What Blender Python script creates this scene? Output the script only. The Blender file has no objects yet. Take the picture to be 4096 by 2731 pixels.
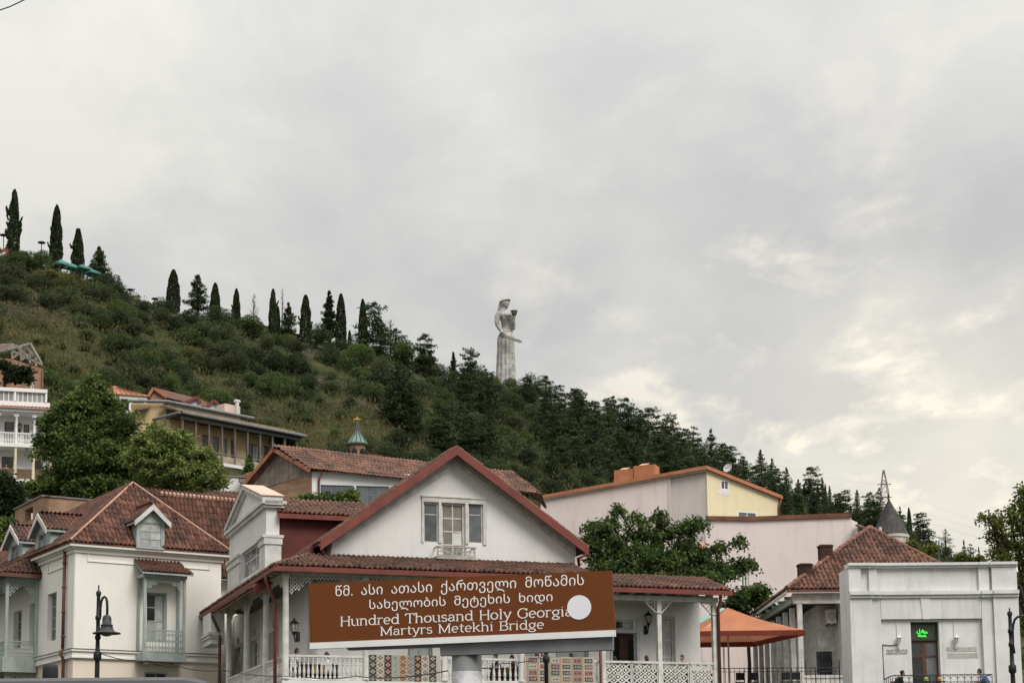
import bpy, bmesh, math, random
import numpy as np
from math import sin, cos, pi, radians
from mathutils import Vector, Matrix, noise
from mathutils.geometry import tessellate_polygon
R = random.Random(7)
NR = np.random.default_rng(11)
S = bpy.context.scene
COL = S.collection
# ---------------------------------------------------------------- camera
F, CX, PPY, TH, RO = 7000.0, 2048.0, 2328.0, radians(7.5), .012
CAM = Vector((0, 0, 1.6))
_f = Vector((0, cos(TH), sin(TH))); _r0 = Vector((1, 0, 0)); _v0 = Vector((0, -sin(TH), cos(TH)))
_r = _r0 * cos(RO) - _v0 * sin(RO); _v = _v0 * cos(RO) + _r0 * sin(RO)
cd = bpy.data.cameras.new('camera'); cam = bpy.data.objects.new('camera', cd); COL.objects.link(cam)
cd.sensor_width = 36.0; cd.lens = 36.0 * F / 4096.0; cd.sensor_fit = 'HORIZONTAL'
cd.shift_y = (PPY - 2731 / 2) / 4096.0
cd.clip_start = .1; cd.clip_end = 20000
mw = Matrix((( _r.x, _v.x, -_f.x, CAM.x), (_r.y, _v.y, -_f.y, CAM.y), (_r.z, _v.z, -_f.z, CAM.z), (0, 0, 0, 1)))
cam.matrix_world = mw
S.camera = cam
def ray(p):
    x, y = p
    d = _r * ((x - CX) / F) - _v * ((y - PPY) / F) + _f
    return d / d.y
def at(p, Y): return CAM + ray(p) * Y
def proj(P):
    q = Vector(P) - CAM; z = q.dot(_f)
    return (CX + F * q.dot(_r) / z, PPY - F * q.dot(_v) / z)
# crops of the photograph that the measurements below were read from
def crop(x0, y0, s): return lambda x, y: (x0 + x * s, y0 + y * s)
c1 = crop(0, 1900, .5298); c2 = crop(750, 1750, .6254); c3 = crop(1200, 2200, .5527); c4 = crop(1600, 1750, .3507)
c5 = crop(2100, 1800, .5936); c6 = crop(3000, 1900, .53); c7 = crop(0, 700, .3826); c8 = crop(0, 1300, .5315)
c9 = crop(600, 1000, .5102); c10 = crop(1900, 1150, .2551); c11 = crop(1700, 1400, .5102); c12 = crop(2700, 1600, .5935)
d1 = crop(0, 2150, .3706); d2 = crop(480, 1850, .5622); d3 = crop(780, 2200, .3385); d4 = crop(1700, 2500, .3401)
d5 = crop(2400, 2300, .2749); d6 = crop(2750, 2400, .2976); d7 = crop(3400, 2400, .2959); d8 = crop(0, 1500, .3189)
# ---------------------------------------------------------------- world, sun, exposure
SUN = Vector((.50, -.64, .80)).normalized()
W = bpy.data.worlds.new('World'); S.world = W; W.use_nodes = True
def world():
    nt = W.node_tree; nt.nodes.clear(); N = nt.nodes.new; L = nt.links.new
    def math_(op, a, b=None, clamp=False):
        n = N('ShaderNodeMath'); n.operation = op; n.use_clamp = clamp
        for i, q in enumerate((a, b)):
            if q is None: continue
            if isinstance(q, (int, float)): n.inputs[i].default_value = q
            else: L(q, n.inputs[i])
        return n.outputs[0]
    def ramp(fac, stops):
        n = N('ShaderNodeValToRGB'); L(fac, n.inputs[0]); e = n.color_ramp.elements
        while len(e) < len(stops): e.new(.5)
        for k, (p, c) in zip(e, stops): k.position = p; k.color = (*c, 1)
        return n.outputs[0]
    tc = N('ShaderNodeTexCoord'); sp = N('ShaderNodeSeparateXYZ'); L(tc.outputs['Generated'], sp.inputs[0])
    z = math_('MAXIMUM', sp.outputs[2], 0.0)
    den = math_('ADD', z, .16)
    cv = N('ShaderNodeCombineXYZ')
    L(math_('DIVIDE', sp.outputs[0], den), cv.inputs[0]); L(math_('DIVIDE', sp.outputs[1], den), cv.inputs[1])
    def nz(scale, detail, rough, dist, sx=1, sy=1, off=0):
        mp = N('ShaderNodeMapping'); L(cv.outputs[0], mp.inputs[0]); mp.inputs['Scale'].default_value = (sx, sy, 1); mp.inputs['Location'].default_value = (off, off * .7, 0)
        n = N('ShaderNodeTexNoise'); L(mp.outputs[0], n.inputs['Vector']); n.inputs['Scale'].default_value = scale
        n.inputs['Detail'].default_value = detail; n.inputs['Roughness'].default_value = rough; n.inputs['Distortion'].default_value = dist
        return n.outputs['Fac']
    a = nz(1.3, 5, .5, .2, 1, .75, 3.1)
    b = nz(4.6, 6, .55, .15, 1, .6, 9.0)
    c = math_('ADD', math_('MULTIPLY', a, .58), math_('MULTIPLY', b, .42))
    cloud = ramp(c, [(.36, (.56, .563, .575)), (.45, (.635, .635, .632)), (.52, (.705, .70, .675)), (.60, (.82, .805, .75))])
    # an overcast sky is brighter overhead than near the horizon
    el = math_('ADD', .535, math_('MULTIPLY', math_('POWER', z, 3.0), 1.9))
    # sun behind broken cloud, low ahead on the right
    def near(p, k):
        dt = N('ShaderNodeVectorMath'); dt.operation = 'DOT_PRODUCT'; L(tc.outputs['Generated'], dt.inputs[0]); dt.inputs[1].default_value = ray(p).normalized()
        return math_('POWER', 2.718, math_('MULTIPLY', math_('SUBTRACT', 1.0, dt.outputs['Value']), -k))
    gap = nz(6.5, 8, .58, .15, .8, .5, 27.3)
    gp = ramp(gap, [(.51, (0, 0, 0)), (.57, (.3, .3, .3)), (.645, (1, 1, 1))])
    gl = math_('ADD', math_('MULTIPLY', near((3200, 1780), 80.0), math_('ADD', .10, math_('MULTIPLY', gp, .8))), math_('MULTIPLY', near((3900, 2180), 200.0), math_('ADD', .5, math_('MULTIPLY', gp, .7))))
    mixc = N('ShaderNodeMix'); mixc.data_type = 'RGBA'; L(math_('MULTIPLY', gl, 1.0, True), mixc.inputs['Factor']); L(cloud, mixc.inputs['A']); mixc.inputs['B'].default_value = (1.16, 1.08, .90, 1)
    vm = N('ShaderNodeVectorMath'); vm.operation = 'SCALE'; L(mixc.outputs['Result'], vm.inputs[0]); L(el, vm.inputs['Scale'])
    bg = N('ShaderNodeBackground'); L(vm.outputs[0], bg.inputs[0]); bg.inputs[1].default_value = 1.0
    sky = N('ShaderNodeTexSky'); sky.sky_type = 'NISHITA'; sky.sun_disc = False
    sky.sun_elevation = math.asin(SUN.z); sky.sun_rotation = math.atan2(SUN.x, SUN.y)
    bs = N('ShaderNodeBackground'); L(sky.outputs[0], bs.inputs[0]); bs.inputs[1].default_value = .06
    mx = N('ShaderNodeMixShader'); mx.inputs[0].default_value = .97; L(bs.outputs[0], mx.inputs[1]); L(bg.outputs[0], mx.inputs[2])
    out = N('ShaderNodeOutputWorld'); L(mx.outputs[0], out.inputs[0])
world()
sd = bpy.data.lights.new('sun', 'SUN'); sd.energy = 1.5; sd.angle = radians(28); sd.color = (1, .95, .88)
so = bpy.data.objects.new('sun', sd); COL.objects.link(so); so.rotation_euler = SUN.to_track_quat('Z', 'Y').to_euler(); so.location = (0, 0, 300)
S.view_settings.view_transform = 'Standard'; S.view_settings.look = 'None'; S.view_settings.gamma = 1; S.view_settings.exposure = 0.72
S.cycles.use_denoising = True
S.cycles.max_bounces = 6; S.cycles.diffuse_bounces = 3; S.cycles.glossy_bounces = 2; S.cycles.transmission_bounces = 3; S.cycles.transparent_max_bounces = 6
# ---------------------------------------------------------------- materials
MATS = {}
def mat(name, c1_, c2_=None, sc=1.0, rough=.8, bump=0.0, bsc=20.0, streak=None, rnd=0.0, metal=0.0, spec=.3, emit=None, transl=0.0, wave=None, grime=None, rotate=None):
    """noise-mixed base colour (world position), fine bump, optional vertical streaks, per-object tint, brick courses"""
    if name in MATS: return MATS[name]
    m = bpy.data.materials.new(name); m.use_nodes = True; nt = m.node_tree; N = nt.nodes.new; L = nt.links.new
    b = nt.nodes['Principled BSDF']; out = nt.nodes['Material Output']
    b.inputs['Roughness'].default_value = rough; b.inputs['Metallic'].default_value = metal; b.inputs['Specular IOR Level'].default_value = spec
    geo = N('ShaderNodeNewGeometry'); pos = geo.outputs['Position']
    def nz(scale, det=4, vec=None, rgh=.55):
        n = N('ShaderNodeTexNoise'); L(vec if vec is not None else pos, n.inputs['Vector']); n.inputs['Scale'].default_value = scale; n.inputs['Detail'].default_value = det; n.inputs['Roughness'].default_value = rgh
        return n.outputs['Fac']
    def mixrgb(fac, A, B, mode='MIX'):
        n = N('ShaderNodeMix'); n.data_type = 'RGBA'; n.blend_type = mode
        for q, s in ((fac, 'Factor'), (A, 'A'), (B, 'B')):
            if isinstance(q, (int, float)): n.inputs[s].default_value = q
            elif isinstance(q, tuple): n.inputs[s].default_value = (*q, 1)
            else: L(q, n.inputs[s])
        return n.outputs['Result']
    def mr(v, a, bb, c=0., d=1.):
        n = N('ShaderNodeMapRange'); L(v, n.inputs[0]); n.inputs[1].default_value = a; n.inputs[2].default_value = bb; n.inputs[3].default_value = c; n.inputs[4].default_value = d
        return n.outputs[0]
    if c2_ is None: c2_ = tuple(q * .82 for q in c1_)
    col = mixrgb(mr(nz(sc), .35, .65), c1_, c2_)
    height = None
    if wave:                       # brick / stone courses: (brick w, h, mortar colour)
        bw, bh, mc = wave
        # courses run along the wall whatever way it faces: use (x+y, z)
        s = N('ShaderNodeSeparateXYZ'); L(pos, s.inputs[0]); ad = N('ShaderNodeMath'); L(s.outputs[0], ad.inputs[0]); L(s.outputs[1], ad.inputs[1])
        cb = N('ShaderNodeCombineXYZ'); L(ad.outputs[0], cb.inputs[0]); L(s.outputs[2], cb.inputs[1])
        bt = N('ShaderNodeTexBrick'); L(cb.outputs[0], bt.inputs['Vector']); bt.inputs['Scale'].default_value = 1; bt.inputs['Brick Width'].default_value = bw; bt.inputs['Row Height'].default_value = bh; bt.inputs['Mortar Size'].default_value = bh * .13
        bt.inputs['Color1'].default_value = (.75, .75, .75, 1); bt.inputs['Color2'].default_value = (1.2, 1.15, 1.1, 1); bt.inputs['Mortar'].default_value = (*mc, 1)
        col = mixrgb(1.0, col, bt.outputs['Color'], 'MULTIPLY'); height = bt.outputs['Fac']
    if streak:                     # weather streaks running down: (colour, amount)
        mp = N('ShaderNodeMapping'); L(pos, mp.inputs[0]); mp.inputs['Scale'].default_value = (1, 1, .12)
        col = mixrgb(mr(nz(2.6, 5, mp.outputs[0], .65), .52, .78, 0, streak[1]), col, streak[0])
    if grime:
        col = mixrgb(mr(nz(grime[2], 6, None, .7), .5, .75, 0, grime[1]), col, grime[0])
    if rnd:
        oi = N('ShaderNodeObjectInfo'); col = mixrgb(1.0, col, mixrgb(oi.outputs['Random'], (1 - rnd,) * 3, (1 + rnd,) * 3), 'MULTIPLY')
    L(col, b.inputs['Base Color'])
    if bump:
        bp = N('ShaderNodeBump'); bp.inputs['Strength'].default_value = bump; bp.inputs['Distance'].default_value = .02
        L(nz(bsc, 5), bp.inputs['Height']); L(bp.outputs[0], b.inputs['Normal'])
    if emit: b.inputs['Emission Color'].default_value = (*emit[0], 1); b.inputs['Emission Strength'].default_value = emit[1]
    if transl:
        t = N('ShaderNodeBsdfTranslucent'); L(col, t.inputs[0]); mx = N('ShaderNodeMixShader'); mx.inputs[0].default_value = transl
        L(b.outputs[0], mx.inputs[1]); L(t.outputs[0], mx.inputs[2]); L(mx.outputs[0], out.inputs['Surface'])
    MATS[name] = m
    return m
# ---------------------------------------------------------------- objects
TOPLOC = {}
def top(name, loc, label, cat, group=None):
    o = bpy.data.objects.new(name, None); COL.objects.link(o); o.location = loc; o.empty_display_size = .3
    tag(o, label, cat, group); TOPLOC[o] = Vector(loc)
    return o
def tag(o, label=None, cat=None, group=None, kind=None):
    if label: o['label'] = label
    if cat: o['category'] = cat
    if group: o['group'] = group
    if kind: o['kind'] = kind
    return o
def wl(o):
    v = Vector((0, 0, 0))
    while o is not None: v = v + o.location; o = o.parent
    return v
def link(name, data, parent=None, loc=(0, 0, 0)):
    o = bpy.data.objects.new(name, data); COL.objects.link(o)
    if parent is not None: o.parent = parent
    o.location = Vector(loc) - (wl(parent) if parent is not None else Vector((0, 0, 0)))
    return o
class Fr:
    """upright wall plane: origin on it, u along it (to the viewer's right), n towards the viewer; maps photo pixels to (u, z) on the wall"""
    def __init__(s, o, ang, Y=None):
        s.o = at(o, Y) if Y is not None else Vector(o)
        s.a = ang; s.u = Vector((cos(ang), sin(ang), 0)); s.n = Vector((sin(ang), -cos(ang), 0))
    def off(s, d): return Fr(s.o + s.n * d, s.a)
    def hit(s, p):
        d = ray(p); t = (s.o - CAM).dot(s.n) / d.dot(s.n); P = CAM + d * t
        return (P - s.o).dot(s.u), P.z
    def u_(s, p): return s.hit(p)[0]
    def z_(s, p): return s.hit(p)[1]
    def W(s, u, d, z): return Vector((s.o.x + s.u.x * u + s.n.x * d, s.o.y + s.u.y * u + s.n.y * d, z))
class MB:
    def __init__(s): s.v = []; s.f = []; s.m = []; s.mi = 0
    def add(s, vs, fs):
        k = len(s.v); s.v += [tuple(q) for q in vs]; s.f += [tuple(i + k for i in f) for f in fs]; s.m += [s.mi] * len(fs); return s
    def box(s, fr, u0, u1, d0, d1, z0, z1):
        q = [fr.W(u, d, z) for z in (z0, z1) for (u, d) in ((u0, d0), (u1, d0), (u1, d1), (u0, d1))]
        return s.add(q, [(0, 3, 2, 1), (4, 5, 6, 7), (0, 1, 5, 4), (1, 2, 6, 5), (2, 3, 7, 6), (3, 0, 4, 7)])
    def hex8(s, q): return s.add(q, [(0, 3, 2, 1), (4, 5, 6, 7), (0, 1, 5, 4), (1, 2, 6, 5), (2, 3, 7, 6), (3, 0, 4, 7)])
    def poly(s, pts): return s.add(pts, [tuple(range(len(pts)))])
    def slab(s, pts, t):
        """planar polygon given a thickness t downwards"""
        n = len(pts); q = [Vector(p) for p in pts] + [Vector(p) - Vector((0, 0, t)) for p in pts]
        return s.add(q, [tuple(range(n)), tuple(range(2 * n - 1, n - 1, -1))] + [(i, (i + n), (i + 1) % n + n, (i + 1) % n) for i in range(n)])
    def prism(s, fr, uz, d0, d1, holes=()):
        """outline (u, z) with holes, extruded from d0 to d1 (front)"""
        loops = [list(uz)] + [list(h) for h in holes]
        tri = tessellate_polygon([[Vector((a, b, 0)) for a, b in l] for l in loops])
        flat = [p for l in loops for p in l]; n = len(flat)
        vs = [fr.W(a, d1, b) for a, b in flat] + [fr.W(a, d0, b) for a, b in flat]
        fs = [tuple(t) for t in tri] + [tuple(i + n for i in reversed(t)) for t in tri]
        k = 0
        for l in loops:
            for i in range(len(l)):
                a, b = k + i, k + (i + 1) % len(l); fs.append((a, b, b + n, a + n))
            k += len(l)
        return s.add(vs, fs)
    def bar(s, a, b, w, h, up=Vector((0, 0, 1))):
        a = Vector(a); b = Vector(b); t = (b - a).normalized(); r = t.cross(up)
        if r.length < 1e-4: r = t.cross(Vector((0, 1, 0)))
        r.normalize(); q = r.cross(t)
        vs = [p + r * (i * w / 2) + q * (j * h / 2) for p in (a, b) for (i, j) in ((-1, -1), (1, -1), (1, 1), (-1, 1))]
        return s.hex8(vs)
    def tube(s, pts, r, n=6, cap=True):
        pts = [Vector(p) for p in pts]; rs = r if isinstance(r, (list, tuple)) else [r] * len(pts); k = len(s.v); vs = []; fs = []
        ref = None
        for i, p in enumerate(pts):
            t = (pts[min(i + 1, len(pts) - 1)] - pts[max(i - 1, 0)]).normalized()
            if ref is None: ref = t.orthogonal().normalized()
            ref = (ref - t * ref.dot(t)).normalized(); bi = t.cross(ref)
            vs += [p + (ref * cos(2 * pi * j / n) + bi * sin(2 * pi * j / n)) * rs[i] for j in range(n)]
        for i in range(len(pts) - 1):
            for j in range(n): fs.append((i * n + j, i * n + (j + 1) % n, (i + 1) * n + (j + 1) % n, (i + 1) * n + j))
        if cap: fs += [tuple(range(n - 1, -1, -1)), tuple((len(pts) - 1) * n + j for j in range(n))]
        return s.add(vs, fs)
    def lathe(s, c, prof, n=12, sx=1, sy=1):
        vs = []; fs = []
        for r, z in prof: vs += [(c[0] + r * sx * cos(2 * pi * j / n), c[1] + r * sy * sin(2 * pi * j / n), c[2] + z) for j in range(n)]
        for i in range(len(prof) - 1):
            for j in range(n): fs.append((i * n + j, i * n + (j + 1) % n, (i + 1) * n + (j + 1) % n, (i + 1) * n + j))
        fs += [tuple(range(n - 1, -1, -1)), tuple((len(prof) - 1) * n + j for j in range(n))]
        return s.add(vs, fs)
    def ball(s, c, rx, ry, rz, n=10, m=6):
        return s.lathe((c[0], c[1], c[2]), [(max(.02, sin(pi * i / m)) * rx, -cos(pi * i / m) * rz) for i in range(m + 1)], n, 1, ry / rx)
    def mesh(s, name, mats, c=None, smooth=False, flip=True):
        me = bpy.data.meshes.new(name); V = np.array(s.v, dtype=np.float64)
        if c is None: lo, hi = V.min(0), V.max(0); c = Vector(((lo[0] + hi[0]) / 2, (lo[1] + hi[1]) / 2, lo[2]))
        me.from_pydata((V - np.array(c)).tolist(), [], s.f); me.validate()
        if flip:
            bm = bmesh.new(); bm.from_mesh(me); bmesh.ops.recalc_face_normals(bm, faces=bm.faces); bm.to_mesh(me); bm.free()
        for m in (mats if isinstance(mats, (list, tuple)) else [mats]): me.materials.append(m)
        if len(s.m) == len(me.polygons) and any(s.m): me.polygons.foreach_set('material_index', s.m)
        if smooth: me.polygons.foreach_set('use_smooth', [True] * len(me.polygons))
        return me, c
    def build(s, name, mats, parent=None, smooth=False, flip=True):
        me, c = s.mesh(name, mats, None, smooth, flip)
        return link(name, me, parent, c)
def part(name, m, parent, fn, smooth=False):
    b = MB(); fn(b); return b.build(name, m, parent, smooth)
def rect(u0, u1, z0, z1): return [(u0, z0), (u1, z0), (u1, z1), (u0, z1)]
def lerp(a, b, t): return a + (b - a) * t
# ---------------------------------------------------------------- windows, tiles
def window(fr, u0, u1, z0, z1, d, parent, fm, gm, cols=2, rows=2, fw=.07, name='window', split=None, th=.06, pname='pane'):
    """frame bars at depth d, every pane its own sub-part; split: list of row heights (fractions)"""
    b = MB(); b.box(fr, u0, u0 + fw, d, d + th, z0, z1); b.box(fr, u1 - fw, u1, d, d + th, z0, z1)
    b.box(fr, u0 + fw, u1 - fw, d, d + th, z0, z0 + fw); b.box(fr, u0 + fw, u1 - fw, d, d + th, z1 - fw, z1)
    iu0, iu1, iz0, iz1 = u0 + fw, u1 - fw, z0 + fw, z1 - fw; w = fw * .55
    us = [lerp(iu0, iu1, i / cols) for i in range(cols + 1)]
    zs = [lerp(iz0, iz1, i / rows) for i in range(rows + 1)] if split is None else [lerp(iz0, iz1, q) for q in split]
    for u in us[1:-1]: b.box(fr, u - w / 2, u + w / 2, d + .005, d + th - .01, iz0, iz1)
    for z in zs[1:-1]:
        for i in range(cols): b.box(fr, us[i] + w / 2, us[i + 1] - w / 2, d + .008, d + th - .013, z - w / 2, z + w / 2)
    o = b.build(name, fm, parent)
    for i in range(cols):
        for j in range(len(zs) - 1):
            g = gm[(i + j * cols) % len(gm)] if isinstance(gm, list) else gm
            q = MB(); q.box(fr, us[i] + w / 2, us[i + 1] - w / 2, d + .012, d + .024, zs[j] + w / 2, zs[j + 1] - w / 2); q.build(pname, g, o)
    return o
def tile_mesh(name, m, w, l, h):
    """one barrel tile: x across, y up the slope, z out of the roof"""
    b = MB(); xs = []
    for i in range(7):
        t = i / 6; x = -w * .52 + w * 1.04 * t; z = h * (sin(pi * min(1, t / .72)) if t < .72 else -.35 * sin(pi * (t - .72) / .28))
        xs.append((x, z))
    vs = [(x, 0, z + .035) for x, z in xs] + [(x, l * 1.12, z + .004) for x, z in xs] + [(x, 0, z * .6 + .002) for x, z in xs]
    fs = [(i, i + 1, i + 8, i + 7) for i in range(6)] + [(i + 14, i + 15, i + 1, i) for i in range(6)]
    b.add(vs, fs); me, c = b.mesh(name, m, Vector((0, 0, 0)), False, False)
    return me
TILECNT = {}
def tile_slope(poly, thing, par, me, w, l, limit=300, lift=.03, along=None, jit=.045, stuff='tile_field', pick=None, skip=None):
    """cover a planar roof polygon (eave edge first: poly[0]->poly[1]) with tiles; first `limit` per thing are objects, the rest one mesh"""
    P = [Vector(p) for p in poly]; e = (P[1] - P[0]).normalized() if along is None else along.normalized(); nrm = None
    for i in range(2, len(P)):
        nrm = e.cross(P[i] - P[0])
        if nrm.length > .05: break
    nrm.normalize()
    if nrm.z < 0: nrm = -nrm
    s = nrm.cross(e).normalized()
    if s.z < 0: s = -s; 
    if e.cross(s).dot(nrm) < 0: e = -e
    q = [((p - P[0]).dot(e), (p - P[0]).dot(s)) for p in P]
    xs = [a for a, b in q]; ys = [b for a, b in q]
    def inside(x, y):
        r = False; n = len(q)
        for i in range(n):
            (x1, y1), (x2, y2) = q[i], q[(i + 1) % n]
            if (y1 > y) != (y2 > y) and x < (x2 - x1) * (y - y1) / (y2 - y1) + x1: r = not r
        return r
    V = np.empty(len(me.vertices) * 3); me.vertices.foreach_get('co', V); V = V.reshape(-1, 3); Fc = [tuple(p.vertices) for p in me.polygons]
    rest = MB(); pl = wl(par)
    j = 0; y = min(ys)
    cells = []
    while y < max(ys) - l * .3:
        x = min(xs) + w / 2
        while x < max(xs):
            if inside(x, y + l * .45): cells.append((x, y))
            x += w
        y += l
    if skip: cells = [c for c in cells if not skip(P[0] + e * c[0] + s * c[1])]
    if pick: cells.sort(key=lambda c: pick(P[0] + e * c[0] + s * c[1]))
    for x, y in cells:
        a = R.uniform(-jit, jit); o3 = P[0] + e * (x + R.uniform(-.01, .01)) + s * (y + R.uniform(-.012, .012)) + nrm * (lift + R.uniform(0, .03))
        e2 = (e * cos(a) + s * sin(a)); s2 = (s * cos(a) - e * sin(a))
        n = TILECNT.get(thing, 0)
        if n < limit:
            TILECNT[thing] = n + 1
            o = bpy.data.objects.new('tile', me); COL.objects.link(o); o.parent = par
            L3 = o3 - pl
            o.matrix_basis = Matrix(((e2.x, s2.x, nrm.x, L3.x), (e2.y, s2.y, nrm.y, L3.y), (e2.z, s2.z, nrm.z, L3.z), (0, 0, 0, 1)))
        else:
            M3 = np.array([e2, s2, nrm]); rest.add((V @ M3 + np.array(o3)).tolist(), Fc)
    if rest.v:
        o = rest.build(stuff, me.materials[0], par, False, False); o['kind'] = 'stuff'
def ridge_tiles(a, b, r, m, par, step=.4):
    """hip or ridge covered with single half-round tiles, each an object"""
    a = Vector(a); b = Vector(b); n = max(1, int((b - a).length / step)); t = (b - a) / n
    for i in range(n):
        q = MB(); j = Vector((0, 0, R.uniform(0, .02))); q.tube([a + t * i + j, a + t * (i + 1.1) + j], [r, r * .84], 9); q.build('ridge_tile', m, par)
def ridge(a, b, r, m, par, step=.38, name='ridge_cap'):
    """overlapping half-round caps along a hip or ridge, one joined part"""
    a = Vector(a); b = Vector(b); L_ = (b - a).length; n = max(1, int(L_ / step)); t = (b - a) / n; q = MB()
    for i in range(n):
        p0 = a + t * i; p1 = a + t * (i + 1.12); q.tube([p0, p1], [r, r * .86], 8)
    return q.build(name, m, par)
def hit_u(fr, p, u):
    """point where the sight line meets the upright plane at distance u along the wall"""
    d = ray(p); t = (u + (fr.o - CAM).dot(fr.u)) / d.dot(fr.u); return CAM + d * t
def ring(b, fr, u, z, ro, ri, d0, d1, n=10, a0=0, a1=2 * pi):
    full = abs(a1 - a0 - 2 * pi) < 1e-3; k = n if full else n + 1; vs = []; fs = []
    for i in range(k):
        a = a0 + (a1 - a0) * i / n
        for r_, d in ((ro, d1), (ri, d1), (ri, d0), (ro, d0)): vs.append(fr.W(u + r_ * cos(a), d, z + r_ * sin(a)))
    for i in range(n):
        j = (i + 1) % k
        for q in range(4): fs.append((i * 4 + q, i * 4 + (q + 1) % 4, j * 4 + (q + 1) % 4, j * 4 + q))
    b.add(vs, fs)
def fret_panel(fr, u0, u1, z0, z1, d, m, parent, nx, name='railing_panel', th=.03):
    """pierced wooden balustrade: columns of linked rings between rails"""
    b = MB(); b.box(fr, u0, u1, d - .01, d + th + .02, z1 - .07, z1); b.box(fr, u0, u1, d - .01, d + th + .02, z0, z0 + .06)
    w = (u1 - u0) / nx; h = (z1 - z0 - .13) / 3
    for i in range(nx):
        u = u0 + w * (i + .5)
        b.box(fr, u - w * .07, u + w * .07, d, d + th, z0 + .06, z1 - .07)
        for j in range(3): ring(b, fr, u, z0 + .06 + h * (j + .5), w * .5, w * .27, d + .003, d + th - .003, 8)
    return b.build(name, m, parent)
def lace(fr, u0, u1, zt, drop, mid, d, m, parent, r=.07, name='fretwork', left=True, right=True, th=.025):
    """lace arch under a beam: rings fill between the beam and an arch line; deep at the posts, shallow in the middle"""
    b = MB(); n = max(3, int((u1 - u0) / (2 * r))); w = (u1 - u0) / n
    b.box(fr, u0, u1, d, d + th, zt - .03, zt)
    for i in range(n):
        u = u0 + w * (i + .5); t = (u - u0) / (u1 - u0); e = abs(2 * t - 1)
        if (t < .5 and not left) or (t > .5 and not right): e = 0
        dep = mid + (drop - mid) * max(0, e - .15) ** 2.0 / .72; z = zt - .03 - w * .5; k = 0
        while z > zt - dep and k < 12:
            ring(b, fr, u, z, w * .52, w * .30, d + .002, d + th - .002, 8); z -= w; k += 1
        b.prism(fr, [(u - w * .3, z + w * .55), (u, z + w * .15), (u + w * .3, z + w * .55)], d + .004, d + th - .004)
    return b.build(name, m, parent)
def dormer(fr, u0, u1, z0, ze, zp, dep, thing, wm, rm, tm, win, gm, side=None, ov=.22, name='dormer', cols=2, rows=3):
    """gabled dormer: cheeks and front, window with panes, tiled roof with bargeboards"""
    um = (u0 + u1) / 2; b = MB()
    b.prism(fr, [(u0, z0), (u1, z0), (u1, ze), (um, zp), (u0, ze)], -.12, 0, [rect(*win)])
    for u in (u0, u1 - .08): b.box(fr, u, u + .08, -dep, -.12, z0, ze)
    o = b.build(name, wm, thing)
    window(fr, *win, -.09, o, wm, gm, cols, rows, .06)
    sl = (zp - ze) / (um - u0)
    for sgn in (-1, 1):
        ue = um + sgn * (um - u0 + ov); z_e = ze - ov * sl
        a = [fr.W(ue, .28, z_e), fr.W(ue, -dep, z_e), fr.W(um, -dep, zp), fr.W(um, .28, zp)]
        q = MB(); q.slab([p + Vector((0, 0, .05)) for p in a], .10); q.build('dormer_roof', wm, o)
        tile_slope([p + Vector((0, 0, .05)) for p in (a if sgn < 0 else [a[1], a[0], a[3], a[2]])], thing, o, tm, TW, TL, 0, .01)
        bb = MB(); bb.hex8([fr.W(ue, .28, z_e - .16), fr.W(um, .28, zp - .2), fr.W(um, .33, zp - .2), fr.W(ue, .33, z_e - .16), fr.W(ue, .28, z_e + .1), fr.W(um, .28, zp + .1), fr.W(um, .33, zp + .1), fr.W(ue, .33, z_e + .1)]); bb.build('bargeboard', rm, o)
    if side is not None: window(side[0], *side[1:5], .01, o, wm, gm, 1, 1, .05)
    return o
TW, TL = .225, .38
def pipe(pts, r, m, parent, name='downpipe', n=7, brackets=0):
    b = MB(); b.tube(pts, r, n)
    for i in range(brackets):
        p = Vector(pts[0]).lerp(Vector(pts[-1]), (i + .5) / brackets); b.lathe((p.x, p.y, p.z), [(r * 1.35, -.04), (r * 1.35, .04)], n)
    return b.build(name, m, parent, True)
# ================================================================ terrain
CREST = [((-1500, 640), 225), ((-900, 820), 255), ((-300, 945), 292), ((0, 1030), 315), ((140, 1050), 322), ((280, 1100), 330), ((480, 1165), 345), ((660, 1240), 362),
         ((890, 1300), 380), ((1200, 1362), 410), ((1450, 1375), 425), ((1620, 1440), 432), ((1780, 1520), 440), ((2000, 1545), 450), ((2180, 1600), 465), ((2420, 1700), 500),
         ((2700, 1810), 560), ((3000, 1930), 640), ((3300, 2040), 720), ((3600, 2150), 790), ((3900, 2270), 850), ((4300, 2330), 930), ((5400, 2520), 1150)]
_ca = np.array([ray(p).x for p, Y in CREST]); _cy = np.array([Y for p, Y in CREST], float); _cz = np.array([at(p, Y).z for p, Y in CREST])
Y0, Z0 = 110.0, 8.0
def fbm(x, y, s, o=4): return noise.fractal(Vector((x * s, y * s, 3.7)), .6, 2.1, o)
def hz(X, Y):
    a = X / max(Y, 1.0); yc = float(np.interp(a, _ca, _cy)); zc = float(np.interp(a, _ca, _cz))
    if Y <= Y0:
        t = min(1, max(0, (Y - 34) / (Y0 - 34))); return Z0 * t * t * (3 - 2 * t)
    t = (Y - Y0) / (yc - Y0)
    if t <= 1:
        env = min(1, t * 5) * (1 - t ** 6)
        return Z0 + (zc - Z0) * t + env * (6.0 * fbm(X, Y, .012) + 1.6 * fbm(X, Y, .06))
    b = Y - yc
    return zc - 1.0 * min(b, 30) * .25 - max(0, b - 30) * .32
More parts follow.
